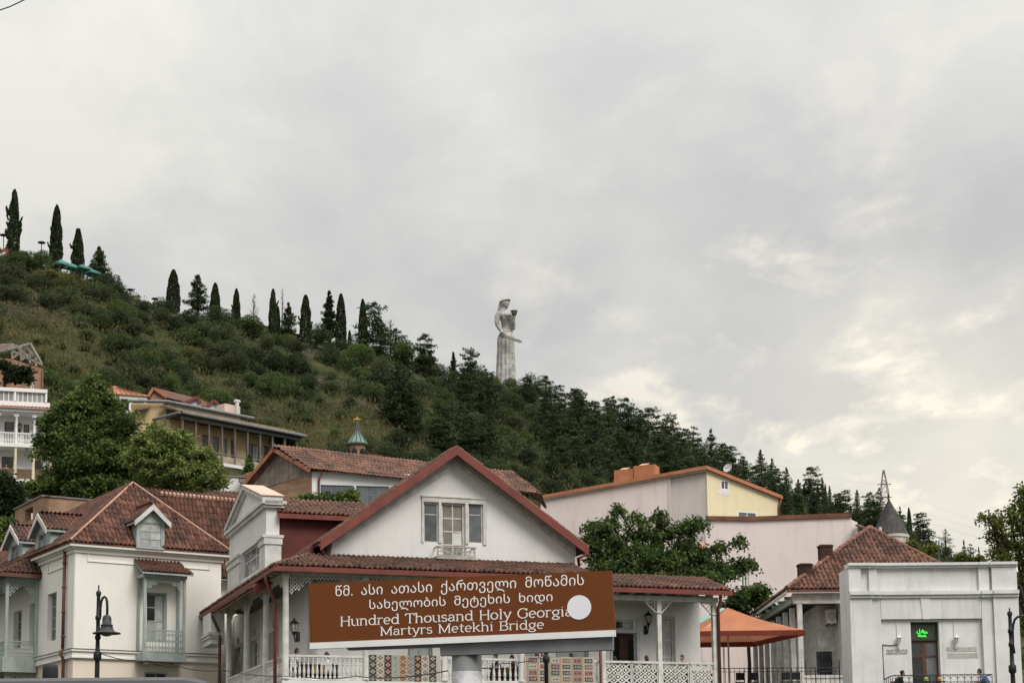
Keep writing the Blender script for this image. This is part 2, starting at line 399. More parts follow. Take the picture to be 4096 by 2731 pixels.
def terrain():
    cols = 420; rows = 150
    AA = np.linspace(-.62, .56, cols); vs = []; fs = []
    for i, a in enumerate(AA):
        yc = float(np.interp(a, _ca, _cy))
        for j in range(rows):
            t = j / (rows - 1)
            Y = 30 + (Y0 - 30) * (t / .08) if t < .08 else (Y0 + (yc - Y0) * ((t - .08) / .72) if t < .8 else yc + 420 * ((t - .8) / .2) ** 1.5)
            X = a * Y; vs.append((X, Y, hz(X, Y)))
    for i in range(cols - 1):
        for j in range(rows - 1):
            k = i * rows + j; fs.append((k, k + rows, k + rows + 1, k + 1))
    me = bpy.data.meshes.new('hill'); me.from_pydata(vs, [], fs); me.polygons.foreach_set('use_smooth', [True] * len(fs))
    o = link('hill', me); tag(o, kind='structure')
    m = bpy.data.materials.new('hillside'); m.use_nodes = True; nt = m.node_tree; N = nt.nodes.new; L = nt.links.new; b = nt.nodes['Principled BSDF']
    g = N('ShaderNodeNewGeometry')
    def nz(s, d=5, sc=(1, 1, 1)):
        mp = N('ShaderNodeMapping'); L(g.outputs['Position'], mp.inputs[0]); mp.inputs['Scale'].default_value = sc
        n = N('ShaderNodeTexNoise'); L(mp.outputs[0], n.inputs['Vector']); n.inputs['Scale'].default_value = s; n.inputs['Detail'].default_value = d; n.inputs['Roughness'].default_value = .62; return n.outputs['Fac']
    def rmp(f, st):
        n = N('ShaderNodeValToRGB'); L(f, n.inputs[0]); e = n.color_ramp.elements
        while len(e) < len(st): e.new(.5)
        for k, (p, c) in zip(e, st): k.position = p; k.color = (*c, 1)
        return n.outputs[0]
    grass = rmp(nz(.05, 7), [(.32, (.024, .037, .012)), (.48, (.046, .056, .020)), (.60, (.085, .078, .036)), (.72, (.16, .13, .065))])
    rock = rmp(nz(.35, 7, (1, 1, .5)), [(.35, (.028, .022, .017)), (.55, (.075, .060, .045)), (.7, (.13, .108, .08))])
    fac = rmp(nz(.028, 6), [(.50, (0, 0, 0)), (.60, (1, 1, 1))])
    mx = N('ShaderNodeMix'); mx.data_type = 'RGBA'; L(fac, mx.inputs['Factor']); L(grass, mx.inputs['A']); L(rock, mx.inputs['B'])
    mx2 = N('ShaderNodeMix'); mx2.data_type = 'RGBA'; mx2.blend_type = 'MULTIPLY'; mx2.inputs['Factor'].default_value = .8
    L(mx.outputs['Result'], mx2.inputs['A']); L(rmp(nz(1.6, 6), [(.35, (.45, .45, .42)), (.65, (1.25, 1.2, 1.1))]), mx2.inputs['B'])
    L(mx2.outputs['Result'], b.inputs['Base Color']); b.inputs['Roughness'].default_value = .95; b.inputs['Specular IOR Level'].default_value = .1
    bp = N('ShaderNodeBump'); bp.inputs['Strength'].default_value = 1; bp.inputs['Distance'].default_value = 1.2; L(nz(.5, 8), bp.inputs['Height']); L(bp.outputs[0], b.inputs['Normal'])
    me.materials.append(m)
    gm = MB(); gm.poly([(-6000, -3000, -.02), (6000, -3000, -.02), (6000, 9000, -.02), (-6000, 9000, -.02)])
    q = gm.build('ground', mat('asphalt', (.06, .06, .06), (.045, .045, .045), .3, .9, .3, 30), None, False, False); tag(q, kind='structure')
terrain()
def hill_hit(p, lo=112):
    """where the line of sight through a photo pixel meets the hillside"""
    d = ray(p); Y = lo
    while Y < 1300:
        P = CAM + d * Y
        if P.z <= hz(P.x, P.y): return Vector((P.x, P.y, hz(P.x, P.y)))
        Y += 2.0
    return None
# ================================================================ foliage
def leaf_cloud(name, C, size, m, up=.35, elong=1.6, seed=0, c0=None, dirs=None):
    """many small bent leaf-like quads at centres C (N,3)"""
    g = np.random.default_rng(seed); n = len(C); C = np.asarray(C, float)
    d = g.normal(size=(n, 3)) if dirs is None else np.asarray(dirs, float) + g.normal(size=(n, 3)) * .45
    d /= np.linalg.norm(d, axis=1)[:, None] + 1e-9
    k = g.normal(size=(n, 3)); k[:, 2] += up * 2
    t = np.cross(d, k); t /= np.linalg.norm(t, axis=1)[:, None] + 1e-9
    s = (size * g.uniform(.6, 1.35, n))[:, None] if np.isscalar(size) else (np.asarray(size) * g.uniform(.6, 1.35, n))[:, None]
    a = C - d * s * elong * .5; bq = C + d * s * elong * .5; nn = np.cross(d, t)
    p1 = C + t * s * .42 + nn * s * .10; p2 = C - t * s * .42 + nn * s * .10
    V = np.stack([a, p1, bq, p2], 1).reshape(-1, 3)
    me = bpy.data.meshes.new(name); me.vertices.add(4 * n); me.vertices.foreach_set('co', V.ravel().astype(np.float32))
    me.loops.add(4 * n); me.loops.foreach_set('vertex_index', np.arange(4 * n, dtype=np.int32))
    me.polygons.add(n); me.polygons.foreach_set('loop_start', np.arange(0, 4 * n, 4, dtype=np.int32)); me.polygons.foreach_set('loop_total', np.full(n, 4, dtype=np.int32))
    me.update(); me.validate(); me.materials.append(m)
    return me
def blob_pts(g, c, r, n, shell=.55):
    v = g.normal(size=(n, 3)); v /= np.linalg.norm(v, axis=1)[:, None]
    rad = shell + (1 - shell) * g.random(n) ** .6
    return np.asarray(c) + v * rad[:, None] * np.asarray(r)
def leafmat(name, a, b, sc=.5, transl=.25, rnd=.25): return mat(name, a, b, sc, .75, 0, 1, None, rnd, 0, .15, None, transl)
LG = leafmat('leaf_grey_green', (.080, .098, .042), (.036, .050, .021), .5)
LD = leafmat('leaf_dark_green', (.052, .076, .030), (.024, .038, .017), .5)
LO = leafmat('leaf_olive', (.125, .125, .040), (.062, .070, .024), .4)
LM = leafmat('leaf_mid_green', (.090, .130, .038), (.042, .068, .022), .5)
LC = leafmat('needle_cypress', (.042, .060, .026), (.020, .031, .015), .7, .12)
LK = leafmat('needle_cedar', (.068, .096, .040), (.031, .050, .024), .6, .12)
BARK = mat('bark', (.075, .058, .042), (.04, .032, .024), 4, .95, .6, 14)
DEADW = mat('dead_twig', (.12, .085, .068), (.085, .062, .052), 4, .95)
def bush_mesh(name, seed, m, n=5200, sq=.8):
    """rounded shrub or low tree, about 1 m across and high, made of lobes of leaves"""
    g = np.random.default_rng(seed); pts = []
    for k in range(16):
        a = g.uniform(0, 2 * pi); q = g.random() ** .5 * .38; h = g.uniform(.16, .62) * (1 - q * .8)
        r = g.uniform(.12, .23); pts.append(blob_pts(g, (cos(a) * q, sin(a) * q, h * sq + .02), (r, r, r * .85), n // 18, .7))
    pts.append(blob_pts(g, (0, 0, .5 * sq), (.24, .24, .24), n // 8, .6))
    P = np.concatenate(pts); P = P[P[:, 2] > -.06]
    return leaf_cloud(name, P, .026, m, .3, 1.5, seed)
def cypress_mesh(name, seed, h, w, m, n=7000, ragged=.15, top_=.08, sprigs=0):
    g = np.random.default_rng(seed)
    def col(n, h, w, rag, base=(0, 0, 0), tilt=(0, 0)):
        t = g.random(n) ** .92; ang = g.uniform(0, 2 * pi, n); ph = seed * 1.7
        prof = np.interp(t, [0, .08, .35, .62, .85, .95, 1], [.8, .97, 1, .82, .52, .3, top_])
        lump = 1 + rag * (.6 * np.sin(ang * 2 + t * 9 + ph) * np.cos(t * 13 + ph) + .35 * np.sin(t * 23 + ang * 3))
        r = w / 2 * prof * lump * (.3 + .7 * g.random(n) ** .4)
        C = np.stack([base[0] + np.cos(ang) * r + tilt[0] * t * h, base[1] + np.sin(ang) * r + tilt[1] * t * h, base[2] + t * h], 1)
        return C, np.stack([np.cos(ang) * .3, np.sin(ang) * .3, np.ones(n)], 1)
    P = [col(n, h, w, ragged)]
    for k in range(sprigs):
        a = g.choice([0.15, 2.9, 3.3, -.2]) + g.normal() * .3; z = g.uniform(.3, .68) * h; P.append(col(90, h * g.uniform(.05, .11), w * .10, .1, (cos(a) * w * .45, sin(a) * w * .45, z), (cos(a) * .35, sin(a) * .35)))
    return leaf_cloud(name, np.concatenate([p[0] for p in P]), .17 * (h / 14) ** .5 + .08, m, .4, 1.6, seed, None, np.concatenate([p[1] for p in P]))
def conifer_mesh(name, seed, h, w, m, n=4200, tiers=13, flat=.15, droop=.0, gap=.2, top_=.04, low=.12, pw=.9):
    """tiered conifer: every tier a star of branches with needle tufts"""
    g = np.random.default_rng(seed); C = []; D = []; tiers = int(tiers * 1.5); per = n * 1.7 / tiers
    for k in range(tiers):
        t0 = low + (1 - low) * k / (tiers - 1); base = g.uniform(0, 6.28); nb = max(4, int(4 + 4 * (1 - t0)))
        for b in range(nb):
            t = min(.995, max(low, t0 + g.normal() * .55 / tiers)); rad = w / 2 * (top_ + (1 - top_) * max(0.0, 1 - (t - low) / (1 - low)) ** pw)
            a = base + 2 * pi * b / nb + g.uniform(-.35, .35); rl = rad * g.uniform(.45, 1.18); q = max(4, int(per * (.35 + 1.3 * (1 - t)) / nb)); fl = flat + g.normal() * .1
            u = g.random(q) ** .65; wdt = .26 * rl * (1 - .55 * u) + .08; x = u * rl; side = g.normal(size=q) * wdt
            z = t * h + x * fl - droop * x * x / max(rl, .1) + g.normal(size=q) * (.10 + .014 * h) * .7
            C.append(np.stack([cos(a) * x - sin(a) * side, sin(a) * x + cos(a) * side, z], 1)); D.append(np.tile((cos(a), sin(a), fl), (q, 1)))
    C = np.concatenate(C); D = np.concatenate(D)
    return leaf_cloud(name, C, .15 + .010 * h, m, .8, 1.7, seed, None, D)
def trunk_mesh(name, h, r, seed=0, lean=0.02, m=None, limbs=0, reach=1.0, zr=(.3, .9), rise=.6, twigs=0):
    g = random.Random(seed); b = MB(); pts = []; n = 7
    for i in range(n): t = i / (n - 1); pts.append(Vector((sin(t * 3 + seed) * lean * h, cos(t * 2.3 + seed) * lean * h, t * h - .4 * (i == 0))))
    b.tube(pts, [r * (1.25 if i == 0 else 1 - .85 * i / (n - 1)) for i in range(n)], 7)
    for k in range(limbs):
        t = lerp(zr[0], zr[1], (k + .5) / limbs); p = pts[int(t * (n - 1))].lerp(pts[min(n - 1, int(t * (n - 1)) + 1)], t * (n - 1) % 1)
        a = g.uniform(0, 6.28); L_ = reach * g.uniform(.6, 1.1) * (1.15 - .6 * t); q = [p]
        for i in range(1, 4): q.append(p + Vector((cos(a + .2 * i) * L_ * i / 3, sin(a + .2 * i) * L_ * i / 3, L_ * rise * (i / 3) ** 1.2)))
        rr = r * .42 * (1 - .5 * t); b.tube(q, [rr, rr * .7, rr * .45, rr * .2], 5)
        for w in range(twigs):
            s0 = q[1].lerp(q[3], g.random()); b.tube([s0, s0 + Vector((g.uniform(-1, 1), g.uniform(-1, 1), g.uniform(.1, 1))) * L_ * .35], [rr * .25, rr * .06], 4)
    me, c = b.mesh(name, m or BARK, Vector((0, 0, 0)), True)
    return me
_tree_cache = {}
def put_tree(name, loc, label, cat, crown, trunk=None, s=1.0, rz=0.0, group=None, sxy=None):
    """a tree or shrub: Empty > trunk, crown (mesh data shared between alike ones)"""
    loc = Vector(loc)
    t = top(name, loc, label, cat, group)
    sc = (sxy or s, sxy or s, s)
    for nm, me in (('trunk', trunk), ('crown', crown)):
        if me is None: continue
        o = bpy.data.objects.new(nm, me); COL.objects.link(o); o.parent = t; o.rotation_euler = (0, 0, rz); o.scale = sc
    return t
# ================================================================ statue on the crest
def weld(b, name, m, parent, vox):
    """close overlapping solids into one continuous skin"""
    me, c = b.mesh(name, m); o = bpy.data.objects.new('tmp', me); COL.objects.link(o)
    md = o.modifiers.new('r', 'REMESH'); md.mode = 'VOXEL'; md.voxel_size = vox; md.use_smooth_shade = True
    ms = o.modifiers.new('s', 'SMOOTH'); ms.iterations = 2; ms.factor = .5
    bpy.context.view_layer.update()
    me2 = bpy.data.meshes.new_from_object(o.evaluated_get(bpy.context.evaluated_depsgraph_get())); me2.name = name
    bpy.data.objects.remove(o)
    if not me2.materials: me2.materials.append(m)
    return link(name, me2, parent, c)
def statue():
    Y = 450.0; k = .2551 * Y / F
    base = at(c10(480, 1480), Y); base.z = hz(base.x, base.y) - .5
    def P(x, y, d=0.0): q = at(c10(x, y), Y); return Vector((q.x, Y - d, q.z))
    stone = mat('statue_stone', (.53, .53, .515), (.36, .36, .345), .45, .85, .5, 6, ((.10, .095, .085), .75), 0, 0, .2, None, 0, (1.7, 1.5, (.78, .77, .76)), ((.13, .12, .11), .7, .5))
    t = top('statue', base, 'tall pale stone statue of a robed woman with bowl and sword on the hilltop', 'statue')
    b = MB()
    def loft(rows, n=36, fl=0.0, nf=13):
        vs = []; fs = []
        for (y, xl, xr, dep) in rows:
            q = P((xl + xr) / 2, y); rx = (xr - xl) / 2 * k
            for j in range(n):
                a = 2 * pi * j / n; w = 1 + fl * cos(nf * a)
                vs.append((q.x + rx * w * cos(a), q.y + rx * dep * w * sin(a), q.z))
        for i in range(len(rows) - 1):
            for j in range(n): fs.append((i * n + j, i * n + (j + 1) % n, (i + 1) * n + (j + 1) % n, (i + 1) * n + j))
        fs += [tuple(range(n - 1, -1, -1)), tuple((len(rows) - 1) * n + j for j in range(n))]
        b.add(vs, fs)
    loft([(1620, 318, 640, .8), (1400, 328, 632, .8), (1250, 335, 628, .8), (1100, 340, 622, .8), (950, 348, 618, .8), (860, 346, 612, .82), (800, 352, 606, .85), (740, 372, 598, .82)], 78, .085)
    loft([(770, 365, 600, .8), (720, 382, 596, .75), (660, 408, 592, .72), (600, 412, 590, .72), (540, 400, 592, .76), (480, 380, 585, .8), (430, 365, 560, .78), (400, 372, 530, .7), (375, 395, 500, .6)], 30)
    def limb(pts, n=12): b.tube([P(x, y, d) for x, y, d, r in pts], [r * k for x, y, d, r in pts], n)
    limb([(385, 425, 1.2, 52), (352, 480, 1.6, 46), (345, 560, 1.8, 41), (352, 605, 1.9, 41), (385, 670, 2.2, 36), (420, 730, 2.6, 30), (432, 760, 2.8, 30)])
    limb([(555, 430, .2, 42), (592, 500, .0, 38), (606, 590, .2, 34), (602, 660, .8, 33), (600, 560, 1.8, 28), (612, 500, 2.2, 24), (630, 470, 2.3, 24)])
    limb([(440, 400, 0, 62), (448, 350, 0, 46), (455, 310, 0, 44)])
    for x, y, rr in ((500, 470, 44), (548, 470, 40)): q = P(x, y, 2.6); b.ball(q, rr * k, rr * k, rr * k)
    # head with face towards the right, nose and chin, hair down the back
    q = P(468, 245, .1); b.ball(q, 72 * k, 74 * k, 92 * k, 16, 10)
    q = P(488, 290, .3); b.ball(q, 38 * k, 46 * k, 40 * k, 12, 8)
    q = P(532, 262, .3); b.ball(q, 12 * k, 12 * k, 20 * k)
    q = P(505, 318, .3); b.ball(q, 20 * k, 22 * k, 14 * k)
    limb([(415, 215, 0, 36), (395, 300, -.3, 32), (372, 380, -.5, 28), (352, 440, -.8, 20)])
    weld(b, 'figure', stone, t, .11)
    # head wreath
    w = MB(); dark = mat('statue_stone_dark', (.16, .15, .135), (.09, .085, .08), 1.2, .9, .5, 8)
    for j in range(22):
        a = 2 * pi * j / 22; q = P(470, 215, 0); r_ = 74 * k
        w.ball((q.x + r_ * cos(a), q.y + r_ * sin(a), q.z - .1 + .3 * cos(a)), .24, .24, .3, 6, 4)
    w.build('wreath', dark, t)
    bw = MB(); q = P(613, 470, 2.4); bw.lathe((q.x, q.y, q.z), [(.1, -.25), (.5, -.1), (.78, .35), (.93, 1.05), (.98, 1.12), (.86, 1.12), (.7, .45), (.05, .1)], 16); bw.build('bowl', dark, t, True)
    sw = MB(); a, c = P(445, 815, 3.6), P(712, 908, 3.9)
    sw.bar(a, c, .5, .62); d = (c - a).normalized(); sw.bar(c, c + d * .45, .3, .25); sw.build('sword', mat('sword_stone', (.30, .285, .24), (.16, .15, .13), 1, .85, .3, 6), t)
    hl = MB(); hl.bar(P(385, 788, 3.5), P(462, 822, 3.6), .75, .85); hl.bar(P(455, 790, 3.6), P(440, 850, 3.6), .6, .4); hl.build('sword_hilt', dark, t)
statue()
# ================================================================ trees on the skyline
def yc_at(x, y=1400): return float(np.interp(ray((x, y)).x, _ca, _cy))
def spot(p, dy=-4.0):
    x, y = p; Y = yc_at(x, y) + dy; q = at(p, Y); z = hz(q.x, q.y)
    return Vector((q.x, q.y, z)), q.z - z, Y
def sky_tree(name, p, wpx, label, cat, kind, seed, group=None, ragged=.15, top_=.08, dy=-4.0, **kw):
    loc, h, Y = spot(p, dy); h = max(h, 3.0); w = wpx * Y / F * (1.0 if kind == 'cypress' else 1.22)
    if kind == 'cypress': cr = cypress_mesh('cypress_crown', seed, h - .6, w, LC, 7000, ragged, top_, 16 if ragged > .3 else (2 if ragged > .15 else 0))
    else: cr = conifer_mesh('conifer_crown', seed, h - .4, w, LK, **kw)
    tr = trunk_mesh('conifer_trunk', h * .9, max(.18, w * .06), seed)
    return put_tree(name, loc, label, cat, cr, tr, group=group)
CY = 'cypresses along the ridge'
def skyline():
    k = .3826
    for i, (p, w, lab, rg, tp) in enumerate([
        (c7(155, 122), 140 * k, 'tallest ragged cypress at the top left, beside the red kiosk', .34, .05),
        (c7(597, 285), 145 * k, 'second tall cypress from the left edge, smooth and pointed', .16, .05),
        (c7(820, 535), 150 * k, 'stubby round-topped cypress behind the turquoise parasols', .18, .22),
        (c9(185, 135), 120 * .51, 'broad cypress standing alone to the right of the dark spruce', .12, .12),
        (c9(512, 240), 95 * .51, 'slim cypress just right of the layered cedar', .14, .12),
        (c9(678, 285), 72 * .51, 'narrow cypress in front of the red ridge wall', .16, .12),
        (c9(965, 287), 74 * .51, 'narrow cypress at the right end of the red ridge wall', .16, .1),
        (c9(1003, 425), 44 * .51, 'short thin cypress squeezed beside the conifer with dead top', .12, .2),
        (c9(1220, 335), 104 * .51, 'shaggy forked cypress left of the bushy conifer', .26, .12),
        (c9(1497, 327), 95 * .51, 'full cypress touching the bushy conifer on its right', .14, .14),
        (c9(1668, 370), 76 * .51, 'last lone cypress before the pines and the statue', .12, .16),
        (c9(1565, 612), 30 * .51, 'tiny cypress tip low between two tall cypresses', .1, .1),
        (c12(960, 570), 26 * .59, 'thin cypress among the spruces above the pink wall', .1, .06),
        (c12(1575, 715), 38 * .59, 'thin dark cypress right of the grey cone roof', .1, .06),
        (c12(868, 560), 24 * .59, 'little cypress tip between two spruces over the yellow gable', .1, .06)]):
        sky_tree('cypress_tree', p, w, lab, 'cypress', 'cypress', 40 + i, CY, rg, tp)
    SP = 'conifers on the ridge'
    L = [
        (c7(1040, 740), 300 * k, 'dark drooping spruce right of the turquoise parasols', dict(n=5200, tiers=15, flat=-.12, pw=.8)),
        (c9(375, 190), 190 * .51, 'layered cedar between two cypresses on the left ridge', dict(n=3600, tiers=9, flat=.1, pw=.55, top_=.3, low=.25)),
        (c9(1085, 405), 165 * .51, 'spreading conifer with a dead bare top', dict(n=3000, tiers=9, flat=.45, pw=.9)),
        (c9(1405, 318), 150 * .51, 'bushy upright conifer between two cypresses', dict(n=5200, tiers=15, flat=.3, pw=.7, top_=.12)),
        (c9(1815, 585), 175 * .51, 'flat-topped pine at the shoulder of the ridge', dict(n=2400, tiers=5, flat=.12, pw=.35, top_=.5, low=.45)),
        (c9(1925, 610), 250 * .51, 'open spreading pine with bare twigs on top', dict(n=3000, tiers=7, flat=.1, pw=.55, top_=.35, low=.3)),
        (c9(2130, 780), 200 * .51, 'sparse airy conifer below the ridge pines', dict(n=1500, tiers=7, flat=.2, pw=.6, top_=.3, low=.25)),
        (c9(2195, 790), 130 * .51, 'thin drooping cedar left of the pointed spruce', dict(n=1800, tiers=9, flat=-.1, pw=.8)),
        (c11(30, 20), 170 * .51, 'ragged cedar leaning over the slope left of the statue', dict(n=2600, tiers=8, flat=-.05, pw=.7)),
        (c11(222, 5), 95 * .51, 'narrow pointed spruce left of the statue', dict(n=2400, tiers=14, flat=-.1, pw=.9)),
        (c11(335, 122), 110 * .51, 'small dark conifer between the pointed spruce and statue', dict(n=2200, tiers=8, flat=-.05, pw=.6, top_=.2)),
        (c11(820, 195), 310 * .51, 'wide flat-topped cedar right of the statue base', dict(n=3600, tiers=6, flat=.05, pw=.3, top_=.6, low=.3)),
        (c11(945, 197), 200 * .51, 'layered cedar with drooping arms beside the flat-topped one', dict(n=3200, tiers=7, flat=-.08, pw=.5, top_=.3, low=.2)),
        (c11(1475, 357), 190 * .51, 'tall layered cedar standing out halfway down the ridge', dict(n=3600, tiers=8, flat=.02, pw=.5, top_=.3)),
        (c11(1690, 465), 200 * .51, 'dense cedar just right of the tall layered cedar', dict(n=3600, tiers=8, flat=.02, pw=.5, top_=.35)),
        (c11(1870, 535), 220 * .51, 'broad round-headed cedar on the falling ridge', dict(n=3800, tiers=8, flat=.0, pw=.45, top_=.4)),
        (c11(2105, 592), 210 * .51, 'umbrella-topped cedar above the pale house roof', dict(n=2800, tiers=6, flat=-.05, pw=.5, top_=.2)),
        (c11(2240, 612), 170 * .51, 'feathery pointed conifer above the satellite dish', dict(n=2800, tiers=11, flat=.1, pw=.8)),
        (c12(330, 290), 200 * .59, 'bulky cedar directly behind the satellite dish', dict(n=3600, tiers=8, flat=0, pw=.5, top_=.35)),
        (c12(455, 372), 190 * .59, 'rounded cedar over the right slope of the orange roof', dict(n=3600, tiers=8, flat=0, pw=.5, top_=.4)),
        (c12(575, 330), 140 * .59, 'tall spruce above the middle of the yellow gable', dict(n=3000, tiers=14, flat=-.1, pw=.85)),
        (c12(652, 390), 140 * .59, 'spruce right behind the taller one by the yellow gable', dict(n=3000, tiers=12, flat=-.1, pw=.85)),
        (c12(750, 448), 115 * .59, 'pointed spruce rising right of the yellow gable', dict(n=2800, tiers=13, flat=-.1, pw=.85)),
        (c12(830, 530), 110 * .59, 'blunt spruce above the left part of the pink wall', dict(n=2600, tiers=11, flat=-.1, pw=.8)),
        (c12(905, 533), 95 * .59, 'conical spruce left of the thin cypress', dict(n=2600, tiers=12, flat=-.1, pw=.9)),
        (c12(990, 515), 75 * .59, 'tallest slim spruce of the trio above the pink wall', dict(n=2400, tiers=14, flat=-.1, pw=.85)),
        (c12(1012, 562), 55 * .59, 'middle slim spruce of the trio above the pink wall', dict(n=1800, tiers=12, flat=-.1, pw=.9)),
        (c12(1040, 573), 62 * .59, 'right slim spruce of the trio above the pink wall', dict(n=2000, tiers=12, flat=-.1, pw=.9)),
        (c12(1110, 623), 85 * .59, 'lone spruce in the dip right of the trio', dict(n=2200, tiers=12, flat=-.1, pw=.9)),
        (c12(1225, 600), 95 * .59, 'pointed spruce left of the lattice pylon', dict(n=2400, tiers=12, flat=-.1, pw=.85)),
        (c12(1302, 660), 120 * .59, 'shaggy conifer between pointed spruce and pylon', dict(n=2600, tiers=10, flat=.1, pw=.6, top_=.3)),
        (c12(1375, 588), 115 * .59, 'tall dark conifer standing in front of the pylon', dict(n=3000, tiers=12, flat=.0, pw=.6, top_=.2)),
        (c12(1515, 715), 80 * .59, 'slim spruce just right of the cone roof tip', dict(n=2200, tiers=11, flat=-.1, pw=.9)),
        (c12(1635, 770), 150 * .59, 'open cedar with see-through branches right of the cone roof', dict(n=1700, tiers=5, flat=.05, pw=.4, top_=.5)),
        (c12(1705, 822), 130 * .59, 'low flat cedar on the slope right of the open one', dict(n=1900, tiers=5, flat=0, pw=.4, top_=.4)),
        (c12(1822, 868), 140 * .59, 'cedar with stepped flat branches above the white parapet', dict(n=2200, tiers=7, flat=-.05, pw=.6, top_=.2)),
        (c12(1945, 938), 50 * .59, 'thin spruce tip far right above the parapet', dict(n=1500, tiers=10, flat=-.1, pw=.9)),
        (c12(1990, 968), 130 * .59, 'spreading cedar low at the far right of the ridge', dict(n=1900, tiers=5, flat=0, pw=.4, top_=.4)),
        (c12(2046, 984), 45 * .59, 'last spruce tip before the near tree at the right', dict(n=1400, tiers=10, flat=-.1, pw=.9)),
    ]
    for i, (p, w, lab, kw) in enumerate(L):
        kw.setdefault('n', 3000); kw['n'] = int(kw['n'] * .9)
        sky_tree('conifer_tree', p, w, lab, 'conifer', 'conifer', 100 + i, SP, **kw)
    # bare trees
    for i, (p, wpx, lab) in enumerate([(c9(815, 342), 85 * .51, 'bare reddish tree standing before the ridge wall'), (c9(1038, 292), 60 * .51, 'dead bare leader rising out of a ridge conifer'), (c9(1885, 545), 150 * .51, 'bare twiggy tree top behind the open pine'),
                                       (c11(1100, 352), 60 * .51, 'bare thin sapling on the ridge right of the cedars'), (c11(1172, 368), 50 * .51, 'second bare sapling on the ridge right of the cedars')]):
        loc, h, Y = spot(p, 0); w = wpx * Y / F
        t = top('bare_tree', loc, lab, 'bare tree', 'bare trees on the ridge')
        for nm, me in (('trunk', trunk_mesh('bare_trunk', h, .16, 60 + i, .01, DEADW)), ('branches', None)):
            if me is None:
                b = MB(); g = random.Random(i)
                for q in range(46):
                    f = .25 + .72 * (q / 46); a = g.uniform(0, 6.28); L_ = w * .55 * (1.15 - f) * g.uniform(.5, 1.2); p0 = Vector((0, 0, f * h))
                    b.tube([p0, p0 + Vector((cos(a) * L_, sin(a) * L_, L_ * .8)), p0 + Vector((cos(a + .3) * L_ * 1.3, sin(a + .3) * L_ * 1.3, L_ * 1.5))], [.06, .04, .015], 4)
                me, _ = b.mesh('bare_branches', DEADW, Vector((0, 0, 0)))
            o = bpy.data.objects.new(nm, me); COL.objects.link(o); o.parent = t
skyline()
# ================================================================ bushes and trees on the slope
BARE = [[(0, 1215), (200, 1240), (420, 1390), (500, 1490), (450, 1570), (150, 1560), (0, 1420)], [(540, 1300), (640, 1330), (740, 1410), (730, 1475), (600, 1450), (540, 1390)],
        [(700, 1480), (860, 1480), (980, 1590), (900, 1620), (760, 1550)], [(1110, 1430), (1250, 1450), (1390, 1500), (1360, 1590), (1260, 1560), (1150, 1480)],
        [(1250, 1590), (1400, 1590), (1550, 1660), (1600, 1750), (1720, 1810), (1300, 1820), (1230, 1700)], [(960, 1600), (1180, 1640), (1310, 1760), (1300, 1830), (1100, 1790), (980, 1680)]]
def in_poly(x, y, q):
    r = False
    for i in range(len(q)):
        (x1, y1), (x2, y2) = q[i], q[(i + 1) % len(q)]
        if (y1 > y) != (y2 > y) and x < (x2 - x1) * (y - y1) / (y2 - y1) + x1: r = not r
    return r
_cp = np.array([p for p, Y in CREST], float)
def crest_y(x): return float(np.interp(x, _cp[:, 0], _cp[:, 1]))
def low_y(x): return float(np.interp(x, [0, 500, 900, 1250, 1700, 2150, 2900, 3300, 3700, 4096], [1590, 1620, 1800, 1880, 1900, 2010, 2080, 2120, 2220, 2310]))
